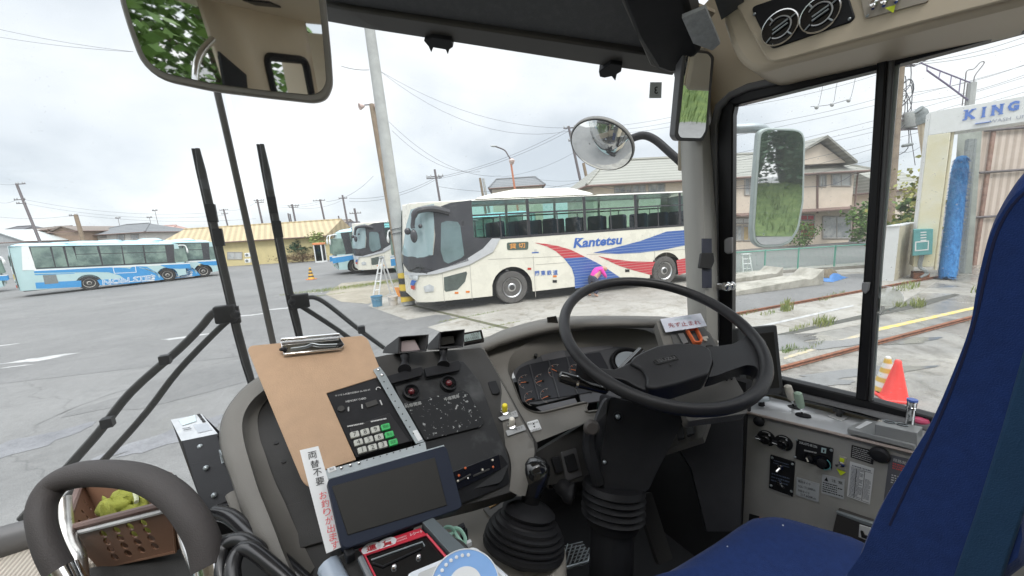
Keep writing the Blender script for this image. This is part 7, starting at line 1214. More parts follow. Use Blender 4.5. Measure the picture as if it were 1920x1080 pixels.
# side monitor
t = thing('side_monitor', 'black tablet-like monitor standing behind the steering wheel rim', 'monitor', At(1420, 745, .98)); Pm = Pl3((1380, 620, 1.0), (1460, 612, 1.02), (1420, 740, .99)); plate('casing', t, Pm, [(1384, 616), (1457, 609), (1470, 738), (1396, 745), (1386, 740)], mat('monitor casing', (.055, .058, .062), .5), 0, .025, .006, .003); plate('screen', t, Pm, [(1398, 628), (1450, 622), (1461, 727), (1400, 731)], M_scr, .002, .003, .001); mb = MB(); mb.tube([At(1425, 740, 1.02), At(1428, 760, 1.0)], .008, M_bk, 8); mb.tube([At(1395, 752, .98), At(1440, 748, .98)], .007, M_galv, 8); mb.build('stand', t); 
# printed card on the dash wing
t = thing('printed_card', 'white card with red Japanese writing propped on the right of the dash', 'card', At(1280, 620, .94)); Pd = Pl3((1242, 610, .955), (1318, 600, .94), (1280, 622, .925)); plate('card', t, Pd, [(1238, 598), (1314, 587), (1326, 611), (1248, 623)], mat('bluish white card', (.66, .68, .76), .45), 0, .002); mb = MB(); ptext(mb, Pd, '先ず止まれ', (1253, 611), (1313, 604.5), 12, mat('red brown ink', (.34, .05, .06), .6), .0012); ptext(mb, Pd, '発進準備', (1264, 600), (1296, 596), 4, mat('pale green ink', (.50, .62, .64), .6), .0012); mb.build('writing', t)
# ---- equipment on and around the centre stack
t = thing('clipboard', 'brown hardboard clipboard with a chrome clip leaning on the dash', 'clipboard', PC.at(560, 900)); Pq = PC.off(.012)
plate('board', t, Pq, [(464, 655), (470, 648), (680, 629), (690, 636), (716, 700), (705, 708), (612, 737), (668, 862), (610, 880), (600, 912), (576, 912), (566, 900)], M_clip, 0, .003, [.006, .008, .006, .008, .003, 0, .002, .002, .003, .003, .006, .006], .0008)
Pcl = Pq.off(.012); mb = MB(); quad(mb, Pcl, [(526, 641), (636, 631), (646, 646), (640, 652), (531, 662)], M_chrome, 0, .003, .001); mb.tube([Pcl.at(526, 641, .006), Pcl.at(636, 631, .006)], .0034, M_chrome, 8); mb.tube([Pcl.at(531, 662, -.004), Pcl.at(640, 651, -.004)], .0026, M_chrome, 8); cl = mb.build('clip', t, bevel=.0006); mb = MB(); mb.tube(smooth_path([Pcl.at(545, 655, .003), Pcl.at(572, 651, .003), Pcl.at(585, 646, .003), Pcl.at(600, 648, .003), Pcl.at(632, 647, .003)], 4), .0012, M_galv, 6); 
for a in ((531, 656), (637, 648)): mb.ball(Pcl.at(*a, .002), (.007, .005, .004), M_bk, nu=8, nv=6)
mb.build('spring', cl)
t = thing('keypad_unit', 'black tachograph unit with memory card slot and numbered keys beside the clipboard', 'keypad', PC.at(690, 850)); Pk = PC.off(.010)
plate('face', t, Pk, [(612, 737), (702, 706), (776, 826), (668, 858)], M_bk, 0, .03, .002); plate('face', t, Pk, [(656, 803), (730, 775), (768, 828), (672, 856)], mat('keypad black', (.014, .014, .017), .35), .002, .003); mb = MB(); pp_ = mat('pale print', (.5, .5, .5), .6)
ptext(mb, Pk, 'デジタル式運行記録計 DL-500 AT', (628, 744), (694, 732), 4.2, pp_, .003); ptext(mb, Pk, 'MEMORY CARD', (648, 755), (686, 748), 4.2, pp_, .003); scribble(mb, Pk, (650, 800), (681, 794), (682, 797), (651, 803), 1, pp_, .004, .8, 2); scribble(mb, Pk, (694, 791), (723, 785), (724, 788), (695, 794), 1, pp_, .004, .8, 3)
for q in ((653, 765, 653, 773), (678, 760, 679, 768), (712, 752, 716, 761)): mb.tube([Pk.at(q[0], q[1], .003), Pk.at(q[2], q[3], .003)], .0012, pp_, 4)
ring(mb, Pk, (709, 731), 4, pp_, .003, .0008, 12, -.2, 3.3); mb.build('unit_print', t); mb = MB(); disc(mb, Pk, (639, 768), 6, M_dashd, .004, .004, 16); mb.build('button', t); plate('card_slot', t, Pk, [(684, 757), (705, 750), (709, 759), (688, 766)], M_dashd, .003, .003)
M_fit = [((654.5, 812), (670, 808.5), '7'), ((675, 808), (690, 803), '8'), ((694, 803), (710, 799), '9')]
for r_ in range(3):
    for c_ in range(4):
        x, y = 664 + c_ * 19.2 + r_ * 7.0, 818 - c_ * 4.8 + r_ * 14.4; m = M_grnk if c_ == 3 else M_greyk; k_ = plate('key', t, Pk, [(x - 9.2, y - 3.2), (x + 6.8, y - 7.6), (x + 9.8, y + 3.4), (x - 6.2, y + 8.0)], m, .0075, .006, .002, .0012)
        mb = MB(); s = '789456123'[r_ * 3 + c_] if c_ < 3 else ('開始', '戻る', '設定')[r_]; ptext(mb, Pk, s, (x - 3.2, y + .9), (x + 3.2, y - .9), 8.5, M_ink, .0080, fit=False) if c_ < 3 else ptext(mb, Pk, s, (x - 5, y + 1.3), (x + 5, y - 1.3), 6.5, mat('dark green ink', (.01, .12, .03), .5), .0080); mb.build('legend', k_)
t = thing('angle_bracket', 'grey perforated steel bracket framing the keypad unit', 'bracket', PC.at(770, 840)); Pb = PC.off(.016)
plate('strip', t, Pb, [(700, 693), (712, 687), (722, 700), (796, 828), (780, 832)], M_galv, 0, .003, .001); plate('strip', t, Pb.off(.0004), [(603, 884), (776, 836), (797, 828), (800, 844), (620, 905)], M_galv, 0, .003, .001); mb = MB()
for k in range(9): disc(mb, Pb, (720 + k * 6.9, 716 + k * 12.1), 1.3, M_ink, .0008, .001, 8)
for k in range(9): disc(mb, Pb, (688 + k * 12.4, 863 - k * 3.5), 1.3, M_ink, .0012, .001, 8)
mb.build('holes', t); mb = MB()
for x, y in ((709, 694), (716, 704), (640, 878), (657, 873), (673, 869)): mb = MB(); screw(mb, Pb, x, y, 3.4); mb.build('rivet', t)
plate('label', t, Pb, [(773, 808), (782, 806), (792, 824), (784, 828)], M_paper, .001, .001); plate('label', t, Pb, [(613, 879), (628, 874), (631, 882), (616, 888)], M_paper, .0014, .001); mb = MB(); ptext(mb, Pb, '領収', (617, 882), (626, 879.5), 4.5, M_ink, .003); mb.build('label_print', t)
# hooded displays and the clock
def hood(fr_, bk, scr_, d, db, label, scr_m):
    t = thing('hooded_display', label, 'display', At(*fr_[3], d), 'hooded displays on the stack'); f = AtL([(x, y, d) for x, y in fr_]); b = AtL([(x, y, db) for x, y in bk]); mb = MB(); fi = [p + (sum(f, Vector()) / 4 - p) * .10 for p in f]; ins = [p + FW * .02 for p in fi]
    V = f + b + fi + ins; mb.add(V, [(0, 1, 5, 4), (1, 2, 6, 5), (2, 3, 7, 6), (3, 0, 4, 7), (4, 5, 6, 7), (0, 8, 9, 1), (1, 9, 10, 2), (2, 10, 11, 3), (3, 11, 8, 0), (8, 12, 13, 9), (9, 13, 14, 10), (10, 14, 15, 11), (11, 15, 12, 8)], mat('hood grey', (.040, .040, .043), .5, var=.15)); mb.build('hood', t, bevel=.003); mb = MB(); mb.prism(AtL([(x, y, d + .014) for x, y in scr_]), -FW, .003, scr_m); mb.build('screen', t); c = (f[2] + f[3]) / 2; xm = (fr_[2][0] + fr_[3][0]) / 2 - 14; ym = (fr_[2][1] + fr_[3][1]) / 2
    base = PC.at(xm - 2, ym + 36, .008); mb = MB(); mb.lathe([(.014, 0), (.008, .016), (.005, .030), (.008, .036), (.010, .046)], base, At(xm, ym, d + .02) - base, M_bk, 16); mb.build('foot', t)
hood([(747, 631), (803, 627), (800, 659), (746, 663)], [(720, 652), (745, 640), (748, 664), (717, 662)], [(750, 640), (777, 637), (787, 656), (748, 660)], .80, .88, 'left hooded display with a pale pinkish reflection painted on its screen', mat('pink screen reflection', (.42, .35, .36), .12, var=.1))  # the pale pink base colour is a painted screen reflection
hood([(824, 622), (872, 617), (869, 651), (822, 654)], [(800, 648), (823, 636), (826, 656), (802, 656)], [(825, 632), (850, 630), (852, 643), (825, 648)], .84, .92, 'right hooded display with a dark screen beside the clock', M_scr)
t = thing('clock', 'small grey liquid crystal clock on the dash rim', 'clock', At(888, 645, .93)); Pc_ = Pl3((870, 640, .93), (907, 636, .94), (888, 622, .95)); plate('case', t, Pc_, [(868, 624), (903, 618), (908, 638), (870, 645)], M_gloss, 0, .012, .001); plate('display', t, Pc_, [(870, 628), (900, 622), (903, 635), (871, 641)], mat('clock display', (.26, .32, .31), .2), .001, .001); mb = MB(); ptext(mb, Pc_, '10:17', (884, 628.5), (898, 625.5), 5.5, M_ink, .002); ptext(mb, Pc_, '0110㈫', (873, 637), (897, 632), 7.5, M_ink, .002); mb.build('digits', t)
t = thing('dash_sensor', 'small black sensor box on the dash rim behind the wheel rim', 'sensor', At(1035, 608, 1.03)); plate('case', t, Pl(At(1036, 602, 1.04), C0 - At(1036, 602, 1.04)), [(1025, 595), (1043, 592), (1047, 607), (1027, 609)], M_gloss, 0, .02, .002, .002)
# fare machine
PSn = dpl((740, 930), .50, 42, -12); t = thing('fare_machine', 'bus fare machine with a blank dark screen, red fare label and black coin tray', 'fare machine', At(740, 1100, .47))
sb = plate('monitor', t, PSn, [(614, 903), (618, 897), (832, 835), (838, 840), (867, 947), (862, 954), (650, 1029), (640, 1024)], M_navy, 0, .022, .005, .003); plate('screen', t, PSn, [(622, 912), (815, 858), (838, 948), (652, 1004)], M_scr, .0012, .002); mb = MB(); mb.tube([PSn.at(616, 898, -.002), PSn.at(833, 836, -.002)], .0022, M_galv, 6); mb.build('monitor_edge', sb)
PFb = dpl((760, 1040), .46, 16, -12); plate('body', t, PFb, [(600, 1045), (650, 1020), (800, 975), (870, 1000), (960, 1110), (960, 1200), (640, 1200)], M_dashd, -.012, .10, .006, .004)
plate('red_label', t, PFb, [(672, 1030), (788, 991), (799, 1003), (682, 1043)], M_redp, .002, .004); mb = MB(); Pf2 = PFb.off(.0024)
for c in ((696, 1027.5), (726, 1018)): o = Pf2.at(*c); u = (Pf2.at(788, 991) - Pf2.at(672, 1030)).normalized(); v = PFb.n.cross(u); mb.prism([o + u * math.cos(a) * sx(17, .46) + v * math.sin(a) * sx(10.5, .46) for a in [6.2832 * k / 28 for k in range(28)]], PFb.n, .0008, M_paper)
ptext(mb, Pf2, '運', (687, 1031), (706, 1024.5), 11, mat('dark red ink', (.42, .02, .03), .5), .0006, bold=.02); ptext(mb, Pf2, '賃', (717, 1021), (736, 1015), 11, mat('dark red ink', (.42, .02, .03), .5), .0006, bold=.02); ptext(mb, Pf2, 'レシート', (769, 1003), (792, 996), 6, M_paper, .0006, bold=.02); scribble(mb, Pf2, (742, 1010), (761, 1003), (765, 1011), (746, 1018), 2, mat('pink print', (.75, .35, .38), .5), .0006, .55, 4); mb.build('label_print', t)
plate('tray', t, PFb, [(683, 1045), (800, 1005), (880, 1100), (740, 1160)], M_gloss, .0015, .004); mb = MB(); mb.tube([PFb.at(740, 1160, .004), PFb.at(684, 1045, .004), PFb.at(800, 1006, .004), PFb.at(880, 1100, .004)], .0017, M_redp, 6); mb.build('tray_border', t); mb = MB(); Pt = PFb.off(.003); mb.tube([Pt.at(699, 1056), Pt.at(718, 1062), Pt.at(790, 1028)], .0012, M_bk, 6); mb.tube([Pt.at(696, 1050), Pt.at(792, 1016), Pt.at(796, 1024)], .0010, M_galv, 5)
for x, y in ((739, 1063), (785, 1044)): mb.ball(Pt.at(x, y), .0035, M_chrome, nu=8, nv=6)
mb.build('tray_wires', t); mb = MB(); Ps_ = PFb.off(-.004)
mb.tube([PFb.at(615, 1050, -.01), PFb.at(650, 1120, -.01)], .013, mat('pale blue grey rail', (.36, .42, .50), .3, var=.05), 10); mb.tube([PFb.at(676, 1050, .004), PFb.at(700, 1100, .004)], .004, mat('smoked rail', (.10, .11, .12), .15), 8); mb.build('side_rail', t); plate('latch_block', t, PFb, [(644, 1040), (662, 1034), (668, 1047), (651, 1057)], M_bk, .012, .016, .003, .002); plate('side_cover', t, PFb, [(790, 985), (812, 978), (872, 1036), (850, 1052)], mat('smoked cover', (.12, .14, .15), .2), .008, .014, .002)
t = thing('strip_sign', 'tall white paper strip with black and red vertical Japanese writing', 'sign', At(600, 1030, .47)); Pst = dpl((606, 930), .478, 38, -20); plate('strip', t, Pst, [(562, 844), (597, 836), (651, 1021), (612, 1038)], M_paper, .0, .0008); mb = MB(); n_b, n_r = '両替不要', 'お釣りが出ます'
for i, ch in enumerate(n_b): x, y = 585.5 + i * 4.75, 854 + i * 16.2; ptext(mb, Pst, ch, (x - 8, y + 1.9), (x + 8, y - 1.9), 14.5, M_ink, .001)
for i, ch in enumerate(n_r): x, y = 605.6 + i * 3.7, 929 + i * 15.6; ptext(mb, Pst, ch, (x - 7, y + 1.8), (x + 7, y - 1.8), 13.5, M_inkr, .001)
mb.build('writing', t)
t = thing('card_reader', 'white card reader box with a blue circle in the bottom foreground', 'card reader', At(850, 1120, .42)); Pcr = dpl((860, 1060), .415, 20, -12); plate('case', t, Pcr, [(762, 1074), (884, 1024), (894, 1025), (985, 1105), (985, 1200), (790, 1200)], mat('white reader case', (.70, .73, .78), .35, var=.02), 0, .05, .006, .004); plate('top_face', t, Pcr, [(782, 1076), (888, 1032), (968, 1104), (968, 1200), (800, 1200)], mat('grey reader face', (.50, .51, .51), .4, var=.02), .0012, .002, .004); mb = MB()
u = (Pcr.at(884, 1030) - Pcr.at(782, 1074)).normalized(); v = Pcr.n.cross(u); o = Pcr.at(872, 1096); ell = lambda r, q, h: [o + Pcr.n * h + (u * math.cos(a) + v * math.sin(a) * q) * sx(r, .415) for a in [6.2832 * k / 40 for k in range(40)]]
mb.prism(ell(62, .92, .002), Pcr.n, .0008, mat('light blue disc', (.22, .40, .72), .4)); mb.prism(ell(30, .9, .0026), Pcr.n, .0006, M_paper); mb.tube(ell(62, .92, .0022), .0008, M_paper, 5, closed=True)
for k in range(7): a = 2.5 - k * .23; q = o + (u * math.cos(a) + v * math.sin(a) * .92) * sx(50, .415) + Pcr.n * .003; mb.ball(q, (.0022, .0022, .0004), M_paper, (u, v, Pcr.n), 6, 4)
mb.build('blue_disc', t)
t = thing('handle_cup', 'mint green scissors handle tucked beside the fare machine', 'scissors', At(850, 1010, .56)); mb = MB(); mint = mat('mint plastic', (.36, .62, .50), .4); mb.tube(smooth_path([At(*q) for q in ((832, 992, .555), (838, 988, .555), (848, 990, .555), (850, 998, .555), (842, 1002, .55), (833, 999, .55))], 4, True), .0026, mint, 8, closed=True); mb.tube(smooth_path([At(*q) for q in ((850, 992, .56), (862, 993, .56), (872, 1008, .555), (870, 1020, .55), (860, 1010, .55))], 4, True), .0028, mint, 8, closed=True); mb.build('loops', t); mb = MB(); mb.tube([At(860, 1015, .55), At(872, 1040, .53)], .004, M_galv, 6); mb.build('blades', t)
t = thing('cable_tie_clip', 'small black clip beside the mint handles', 'clip', At(870, 1012, .58)); mb = MB(); mb.box(At(868, 998, .59), (.008, .006, .022), M_bk); mb.box(At(875, 1004, .585), (.003, .004, .024), M_bk); mb.box(At(865, 986, .59), (.010, .006, .003), M_bk); mb.build('body', t); mb = MB(); mb.box(At(879, 1019, .56), (.008, .006, .007), M_paper); mb.build('tab', t)
# recorder box left of the dash
t = thing('recorder_box', 'black metal box with a shiny labelled top, left of the dash', 'box', At(380, 960, .62)); f = AtL([(340, 827, .70), (408, 813, .71), (446, 930, .60), (380, 960, .595)]); tpq = AtL([(320, 787, .77), (378, 776, .78), (408, 813, .71), (340, 827, .70)]); mb = MB(); back = [p + FW * .10 - Vector((0, 0, .05)) for p in (f[3], f[2])]
V = tpq + [f[2], f[3]] + back; mb.add(V, [(3, 2, 4, 5), (0, 3, 5, 7), (1, 6, 4, 2), (0, 7, 6, 1)], M_bk); mb.build('case', t, bevel=.002); mb = MB(); nt_ = (tpq[1] - tpq[0]).cross(tpq[3] - tpq[0]).normalized(); nt_ = nt_ if nt_.z > 0 else -nt_; mb.prism(tpq, nt_, .004, mat('shiny label', (.66, .68, .70), .18, metal=.35, var=.1, vs_=30)); mb.build('top_label', t); Ptl = Pl(tpq[0] + nt_ * .001, nt_); mb = MB(); quad(mb, Ptl, [(335, 788), (366, 778), (368, 790), (342, 798)], mat('pale print area', (.55, .66, .68), .4), .0005, .0005); quad(mb, Ptl, [(362, 797), (388, 794), (398, 806), (372, 812)], mat('grey print area', (.40, .43, .47), .4), .0006, .0005); scribble(mb, Ptl, (342, 803), (358, 800), (360, 806), (344, 809), 2, M_ink, .001, .4, 5)
for k in range(4): quad(mb, Ptl, [(369 + k * 3, 777 + k * 4), (375 + k * 3, 776 + k * 4), (377 + k * 3, 779 + k * 4), (371 + k * 3, 780 + k * 4)], M_ink, .0006, .0004)
mb.build('label_print', t); pf = Pl(f[0], (f[1] - f[0]).cross(f[3] - f[0])); plate('lower_cover', t, pf, [(360, 873), (430, 862), (448, 945), (388, 965)], M_bk, .006, .008, .002); mb = MB()
for x, y in ((376, 838), (387, 878), (402, 929)): screw(mb, pf.off(.008 if y > 850 else 0), x, y, 5, M_galv)
mb.build('screws', t); mb = MB(); mb.tube([At(412, 845, .66), At(428, 862, .64), At(418, 868, .645)], .002, M_galv, 5, closed=True); mb.build('bracket', t)
mb = MB(); mb.tube([At(433, 925, .60), At(460, 990, .56)], .008, M_dash, 8, flat=.5); mb.build('side_fin', t)

# ---- left corner: shelf, mat, basket, towel, rails, cables
zs_ = At(215, 1062, .66).z; tsl = thing('front_shelf', 'dark grey shelf below the windscreen with a woven beige mat', 'shelf', Vector((-.3, .7, zs_ - .3))); mb = MB(); mb.prism([onZ(*q, zs_) for q in ((60, 1090), (280, 1030), (520, 975), (640, 1000), (640, 1250), (0, 1300))], (0, 0, 1), .3, M_dashd); mb.build('top', tsl, bevel=.01); mb = MB(); zm = P15.at(60, 1008).z - .012; mb.prism([onZ(*q, zm) for q in ((-300, 1095), (0, 1022), (140, 992), (330, 940), (330, 1010), (90, 1080), (-100, 1200), (-300, 1250))], (0, 0, 1), .02, M_matb); mb.build('mat', tsl)
# basket
tbk = thing('basket', 'brown plastic basket with round holes and a white rim', 'basket', At(225, 1064, .66))
Bt = AtL([(124, 996, .645), (322, 946, .62), (318, 892, .80), (152, 905, .83)]); Bb = AtL([(188, 1066, .665), (330, 1036, .64), (300, 985, .77), (196, 1000, .79)]); Bt = [Vector(p) for p in Bt]; z_ = sum(p.z for p in Bt) / 4
rt_ = rpoly(Bt, .02, 4); rb_ = rpoly(Bb, .014, 4); nR = len(rt_)
mb = MB(); fa_ = []
# front wall with real holes
ft, fb_ = [Bt[0], Bt[1]], [Bb[0], Bb[1]]; n_f = (Bt[1] - Bt[0]).cross(Bb[0] - Bt[0]).normalized(); Pfw = Pl(Bt[0], n_f, Bt[1] - Bt[0]); to2 = lambda p: Vector(Pfw.uv(p)); hol = []
for r_ in range(4):
    for c_ in range(4):
        x, y = 195 + c_ * 25 + r_ * 7.2, 1000 - c_ * 6.8 + r_ * 14.4; o = to2(Pfw.at(x, y)); d = (Pfw.at(x, y) - C0).dot(FW); rr = sx(7.4, d); hol.append([o + V2(math.cos(6.2832 * k / 12) * rr, math.sin(6.2832 * k / 12) * rr * 1.1) for k in range(12)])
outl = [to2(p) for p in (Bt[0], Bt[1], Bb[1], Bb[0])]; V, Fc = cdt(outl, None, hol); mb.add([Pfw.pt(v.x, v.y) for v in V], Fc, M_brown)
for i, j in ((1, 2), (2, 3)): mb.add([Bt[i], Bt[j], Bb[j], Bb[i]], [(0, 1, 2, 3)], M_brown)
nl = (Bt[3] - Bt[0]).cross(Bb[0] - Bt[0]).normalized(); Plw = Pl(Bt[0], nl, Bt[3] - Bt[0]); t2 = lambda p: Vector(Plw.uv(p)); hol = []
for r_ in range(4):
    for c_ in range(3): p = Bt[0] + (Bt[3] - Bt[0]) * (.3 + c_ * .2) + (Bb[0] - Bt[0]) * (.25 + r_ * .17); o = t2(p); hol.append([o + V2(math.cos(6.2832 * k / 10) * .006, math.sin(6.2832 * k / 10) * .006) for k in range(10)])
V, Fc = cdt([t2(p) for p in (Bt[0], Bt[3], Bb[3], Bb[0])], None, hol); mb.add([Plw.pt(v.x, v.y) for v in V], Fc, M_brown); mb.add(Bb, [(0, 1, 2, 3)], M_brown); mb.build('body', tbk, solid=.0025, smooth=False)
mb = MB(); mb.tube([p + Vector((0, 0, .004)) for p in rt_], .0065, mat('brown rim', (.15, .09, .075), .4), 8, closed=True); rim_ = mb.build('rim', tbk); mb = MB(); c_ = sum(rt_, Vector()) / nR; mb.tube([c_ + (p - c_) * 1.03 - Vector((0, 0, .006)) for p in rt_], .0048, mat('white rim line', (.66, .66, .66), .3), 8, closed=True); mb.build('rim_line', tbk)
tt_ = thing('towel', 'crumpled olive yellow towel in the brown basket', 'towel', sum(Bb, Vector()) / 4 + Vector((0, 0, .01))); mb = MB(); ctr = (sum(Bb, Vector()) + sum(Bt, Vector())) / 8; ua, va = (Bt[1] - Bt[0]).normalized(), (Bt[3] - Bt[0]).normalized()
def tow(u, v):
    u, v = .05 + .9 * u, .06 + .88 * v; p = Bb[0] * (1 - u) * (1 - v) + Bb[1] * u * (1 - v) + Bb[2] * u * v + Bb[3] * (1 - u) * v; q = p + (ctr - p) * .08; e = min(1, 6 * min(u, 1 - u, v, 1 - v)); h = .062 + .02 * math.sin(u * 7 + v * 3) + .02 * mnoise.noise(Vector((u * 4.2, v * 4.2, 2))) + .012 * abs(math.sin(u * 13 + 5 * v + 3 * mnoise.noise(Vector((u * 3, v * 3, 7))))) + .02 * v; q.z += h * e + .012; return q
mb.grid(tow, 44, 34, M_towel)
for k, (x, y) in enumerate(((.3, .5), (.55, .35), (.62, .7), (.35, .78))): p = tow(x, y); mb.grid(lambda a, b: p + ua * (.045 * math.cos(a * 6.283) * math.sin(b * 3.14)) + va * (.028 * math.sin(a * 6.283) * math.sin(b * 3.14)) + Vector((0, 0, .018 * math.cos(b * 3.14) + .007 * mnoise.noise(Vector((a * 5 + k, b * 5, k * 3))))) , 22, 10, M_towel)
mb.build('cloth', tt_, ang=80); mb = MB(); mb.tube(smooth_path([tow(*q) + Vector((0, 0, .012)) for q in ((.55, .2), (.5, .45), (.58, .75), (.72, .7), (.74, .4), (.72, .25))], 5), .0035, mat('pale towel hem', (.48, .50, .34), .9), 6); mb.build('hem', tt_)
# grab rail with foam sleeve and chrome ends
tr_ = thing('grab_rail', 'thick grey foam covered grab rail arching over the basket', 'grab rail', At(250, 1100, .5)); gp = smooth_path(AtL([(112, 1070, .50), (92, 1030, .505), (79, 985, .515), (80, 945, .53), (104, 908, .545), (150, 890, .55), (215, 888, .545), (275, 900, .535), (325, 930, .52), (360, 972, .505), (382, 1015, .495), (392, 1062, .485)]), 5); mb = MB(); mb.tube(gp, [.0146 + .0042 * min(1, max(0, (i / (len(gp) - 1) - .18) / .25)) for i in range(len(gp))], M_foam, 18); mb.build('sleeve', tr_); mb = MB()
mb.tube([gp[0] + (gp[1] - gp[0]) * -.0, gp[0] + (gp[0] - gp[3]) * 2.2], .0175, M_chrome, 16); mb.build('tube', tr_); mb = MB(); mb.tube([gp[-1], gp[-1] + (gp[-1] - gp[-4]) * 2.2], .0175, M_chrome, 16); mb.build('tube', tr_)
tr2 = thing('chrome_rail', 'chrome tube rail bending down behind the foam grip', 'grab rail', At(360, 1080, .6)); mb = MB(); mb.tube(smooth_path(AtL([(300, 900, .66), (335, 935, .63), (350, 975, .60), (358, 1010, .57), (372, 1045, .545), (392, 1090, .52)]), 5), .0145, M_chrome, 14); mb.build('tube', tr2); mb = MB()
for a, b in (((330, 958), (350, 948)), ((332, 972), (354, 960))): mb.tube(smooth_path([At(*a, .60), At((a[0] + b[0]) / 2, (a[1] + b[1]) / 2 - 4, .59), At(*b, .60)], 3), .002, M_bk, 6)
mb.build('cable_tie', tr2); mb = MB(); mb.ball(At(375, 1067, .52), .006, M_chrome); mb.build('screw', tr2)
tr3 = thing('chrome_rail', 'short worn chrome post left of the basket', 'grab rail', At(140, 1080, .62)); mb = MB(); mb.tube(smooth_path(AtL([(118, 935, .66), (122, 985, .64), (132, 1020, .62), (146, 1050, .60), (150, 1100, .59)]), 5), .011, mat('worn chrome', (.55, .53, .50), .3, metal=.9, var=.3, vs_=30), 12); mb.build('tube', tr3)
t = thing('cable_bundle', 'glossy black cables looping down beside the dash', 'cable', At(520, 1100, .5))
for P, r in (([(400, 962, .55), (430, 968, .545), (470, 1000, .53), (520, 1045, .515), (580, 1100, .50)], .0105), ([(420, 1110, .47), (412, 1060, .485), (420, 1025, .50), (450, 1012, .505), (482, 1028, .50), (490, 1042, .50)], .010), ([(440, 1110, .46), (436, 1065, .475), (448, 1034, .49), (470, 1030, .49), (520, 1070, .48), (570, 1120, .47)], .0095), ([(405, 950, .57), (440, 985, .55), (500, 1035, .53), (560, 1085, .51)], .004)): mb = MB(); mb.tube(smooth_path(AtL(P), 5), r, mat('glossy cable', (.022, .022, .024), .22, rv=.06), 12); mb.build('cable', t)

# ---- mirrors
tm = thing('interior_mirror', 'large rounded interior mirror hanging at the top left', 'mirror', At(430, 190, .62)); out = [(214, -80), (222, 0), (240, 60), (262, 118), (300, 150), (400, 171), (500, 183), (590, 193), (612, 186), (624, 160), (620, 100), (610, 0), (604, -80)]
mb = MB(); mb.tube(smooth_path(AtL([(430, -10, .66), (500, -90, .72), (640, -120, .85)]), 4), .009, M_trim, 8); mb.build('arm', tm)
def aim(pl_p, target):                       # a mirror plane at pl_p that shows the target
    a = (C0 - pl_p).normalized(); b = (Vector(target) - pl_p).normalized(); return (a + b).normalized()
mo = At(430, 60, .62); nm = aim(mo, (-1.6, -2.6, 2.9)); PMi = Pl(mo, nm); plate('frame', tm, PMi, out, mat('mirror frame', (.30, .285, .26), .45), 0, .02, [.0, .01, .02, .03, .03, .02, .02, .02, .012, .012, .01, 0, 0], .004); plate('glass', tm, PMi, [(226, -80), (236, 0), (252, 55), (274, 112), (305, 136), (400, 157), (500, 170), (585, 178), (602, 172), (612, 155), (608, 100), (598, 0), (592, -80)], M_mir, .0015, .003, [0, .01, .02, .03, .03, .02, .02, .02, .012, .012, .01, 0, 0], 0)
tm2 = thing('driver_mirror', 'small tall inside mirror at the top of the corner pillar', 'mirror', At(1300, 265, .98)); mo = At(1300, 180, .97); nm = aim(mo, (3.2, -17.0, .7)); PM2 = Pl(mo, nm); plate('frame', tm2, PM2, [(1281, 92), (1292, 89), (1330, 96), (1340, 106), (1334, 170), (1328, 245), (1318, 265), (1272, 264), (1265, 255), (1272, 180)], mat('mirror case', (.10, .10, .105), .45), 0, .03, .006, .002); plate('glass', tm2, PM2, [(1286, 97), (1326, 101), (1333, 110), (1328, 170), (1322, 245), (1314, 259), (1276, 258), (1271, 250), (1279, 180)], M_mir, .0015, .003, .006, 0); mb = MB(); mb.tube([At(1262, 106, 1.0), At(1276, 180, 1.02)], .006, M_trim, 8); mb.build('arm', tm2)
# outside mirrors
tm3 = thing('round_mirror', 'round convex outside mirror on a bent black arm beyond the windscreen', 'mirror', At(1130, 318, 1.75)); d3 = 1.75; mo = At(1129, 270, d3); nz_ = (C0 - mo).normalized(); X, Y, Z = basis(nz_ + Vector((-.1, .3, -.5)), Vector((RM.col[0]))); a_, b_ = sx(62, d3), sx(50, d3); rot = R(-14); U = X * math.cos(rot) + Y * math.sin(rot); Vv = -X * math.sin(rot) + Y * math.cos(rot)
eln = lambda q, h: [mo + (U * math.cos(t) * a_ + Vv * math.sin(t) * b_) * q + Z * h for t in [6.2832 * k / 40 for k in range(40)]]
mb = MB(); rows = [eln(q, h) for q, h in ((1.0, -.0), (1.0, .012), (.97, .016), (.93, .012))]; rows = [r + r[:1] for r in rows]; loft(mb, rows, M_mfr); rows = [[p for p in eln(q, -.05 * (1 - q * q) - .002)] for q in (1.0, .85, .6, .3, .05)]; rows = [r + r[:1] for r in rows]; loft(mb, rows, M_bk); mb.build('case', tm3, ang=60); mb = MB(); rows = [eln(q, .013 + .055 * (1 - q * q)) for q in (.935, .8, .65, .5, .35, .2, .08, .01)]; rows = [r + r[:1] for r in rows]; loft(mb, rows, M_mir); mb.build('glass', tm3, ang=80)
mb = MB(); mb.tube(smooth_path(AtL([(1178, 262, 1.76), (1205, 254, 1.74), (1228, 262, 1.72), (1255, 285, 1.70), (1285, 312, 1.68), (1330, 350, 1.66)]), 5), .0185, M_bk, 12); mb.build('arm', tm3)
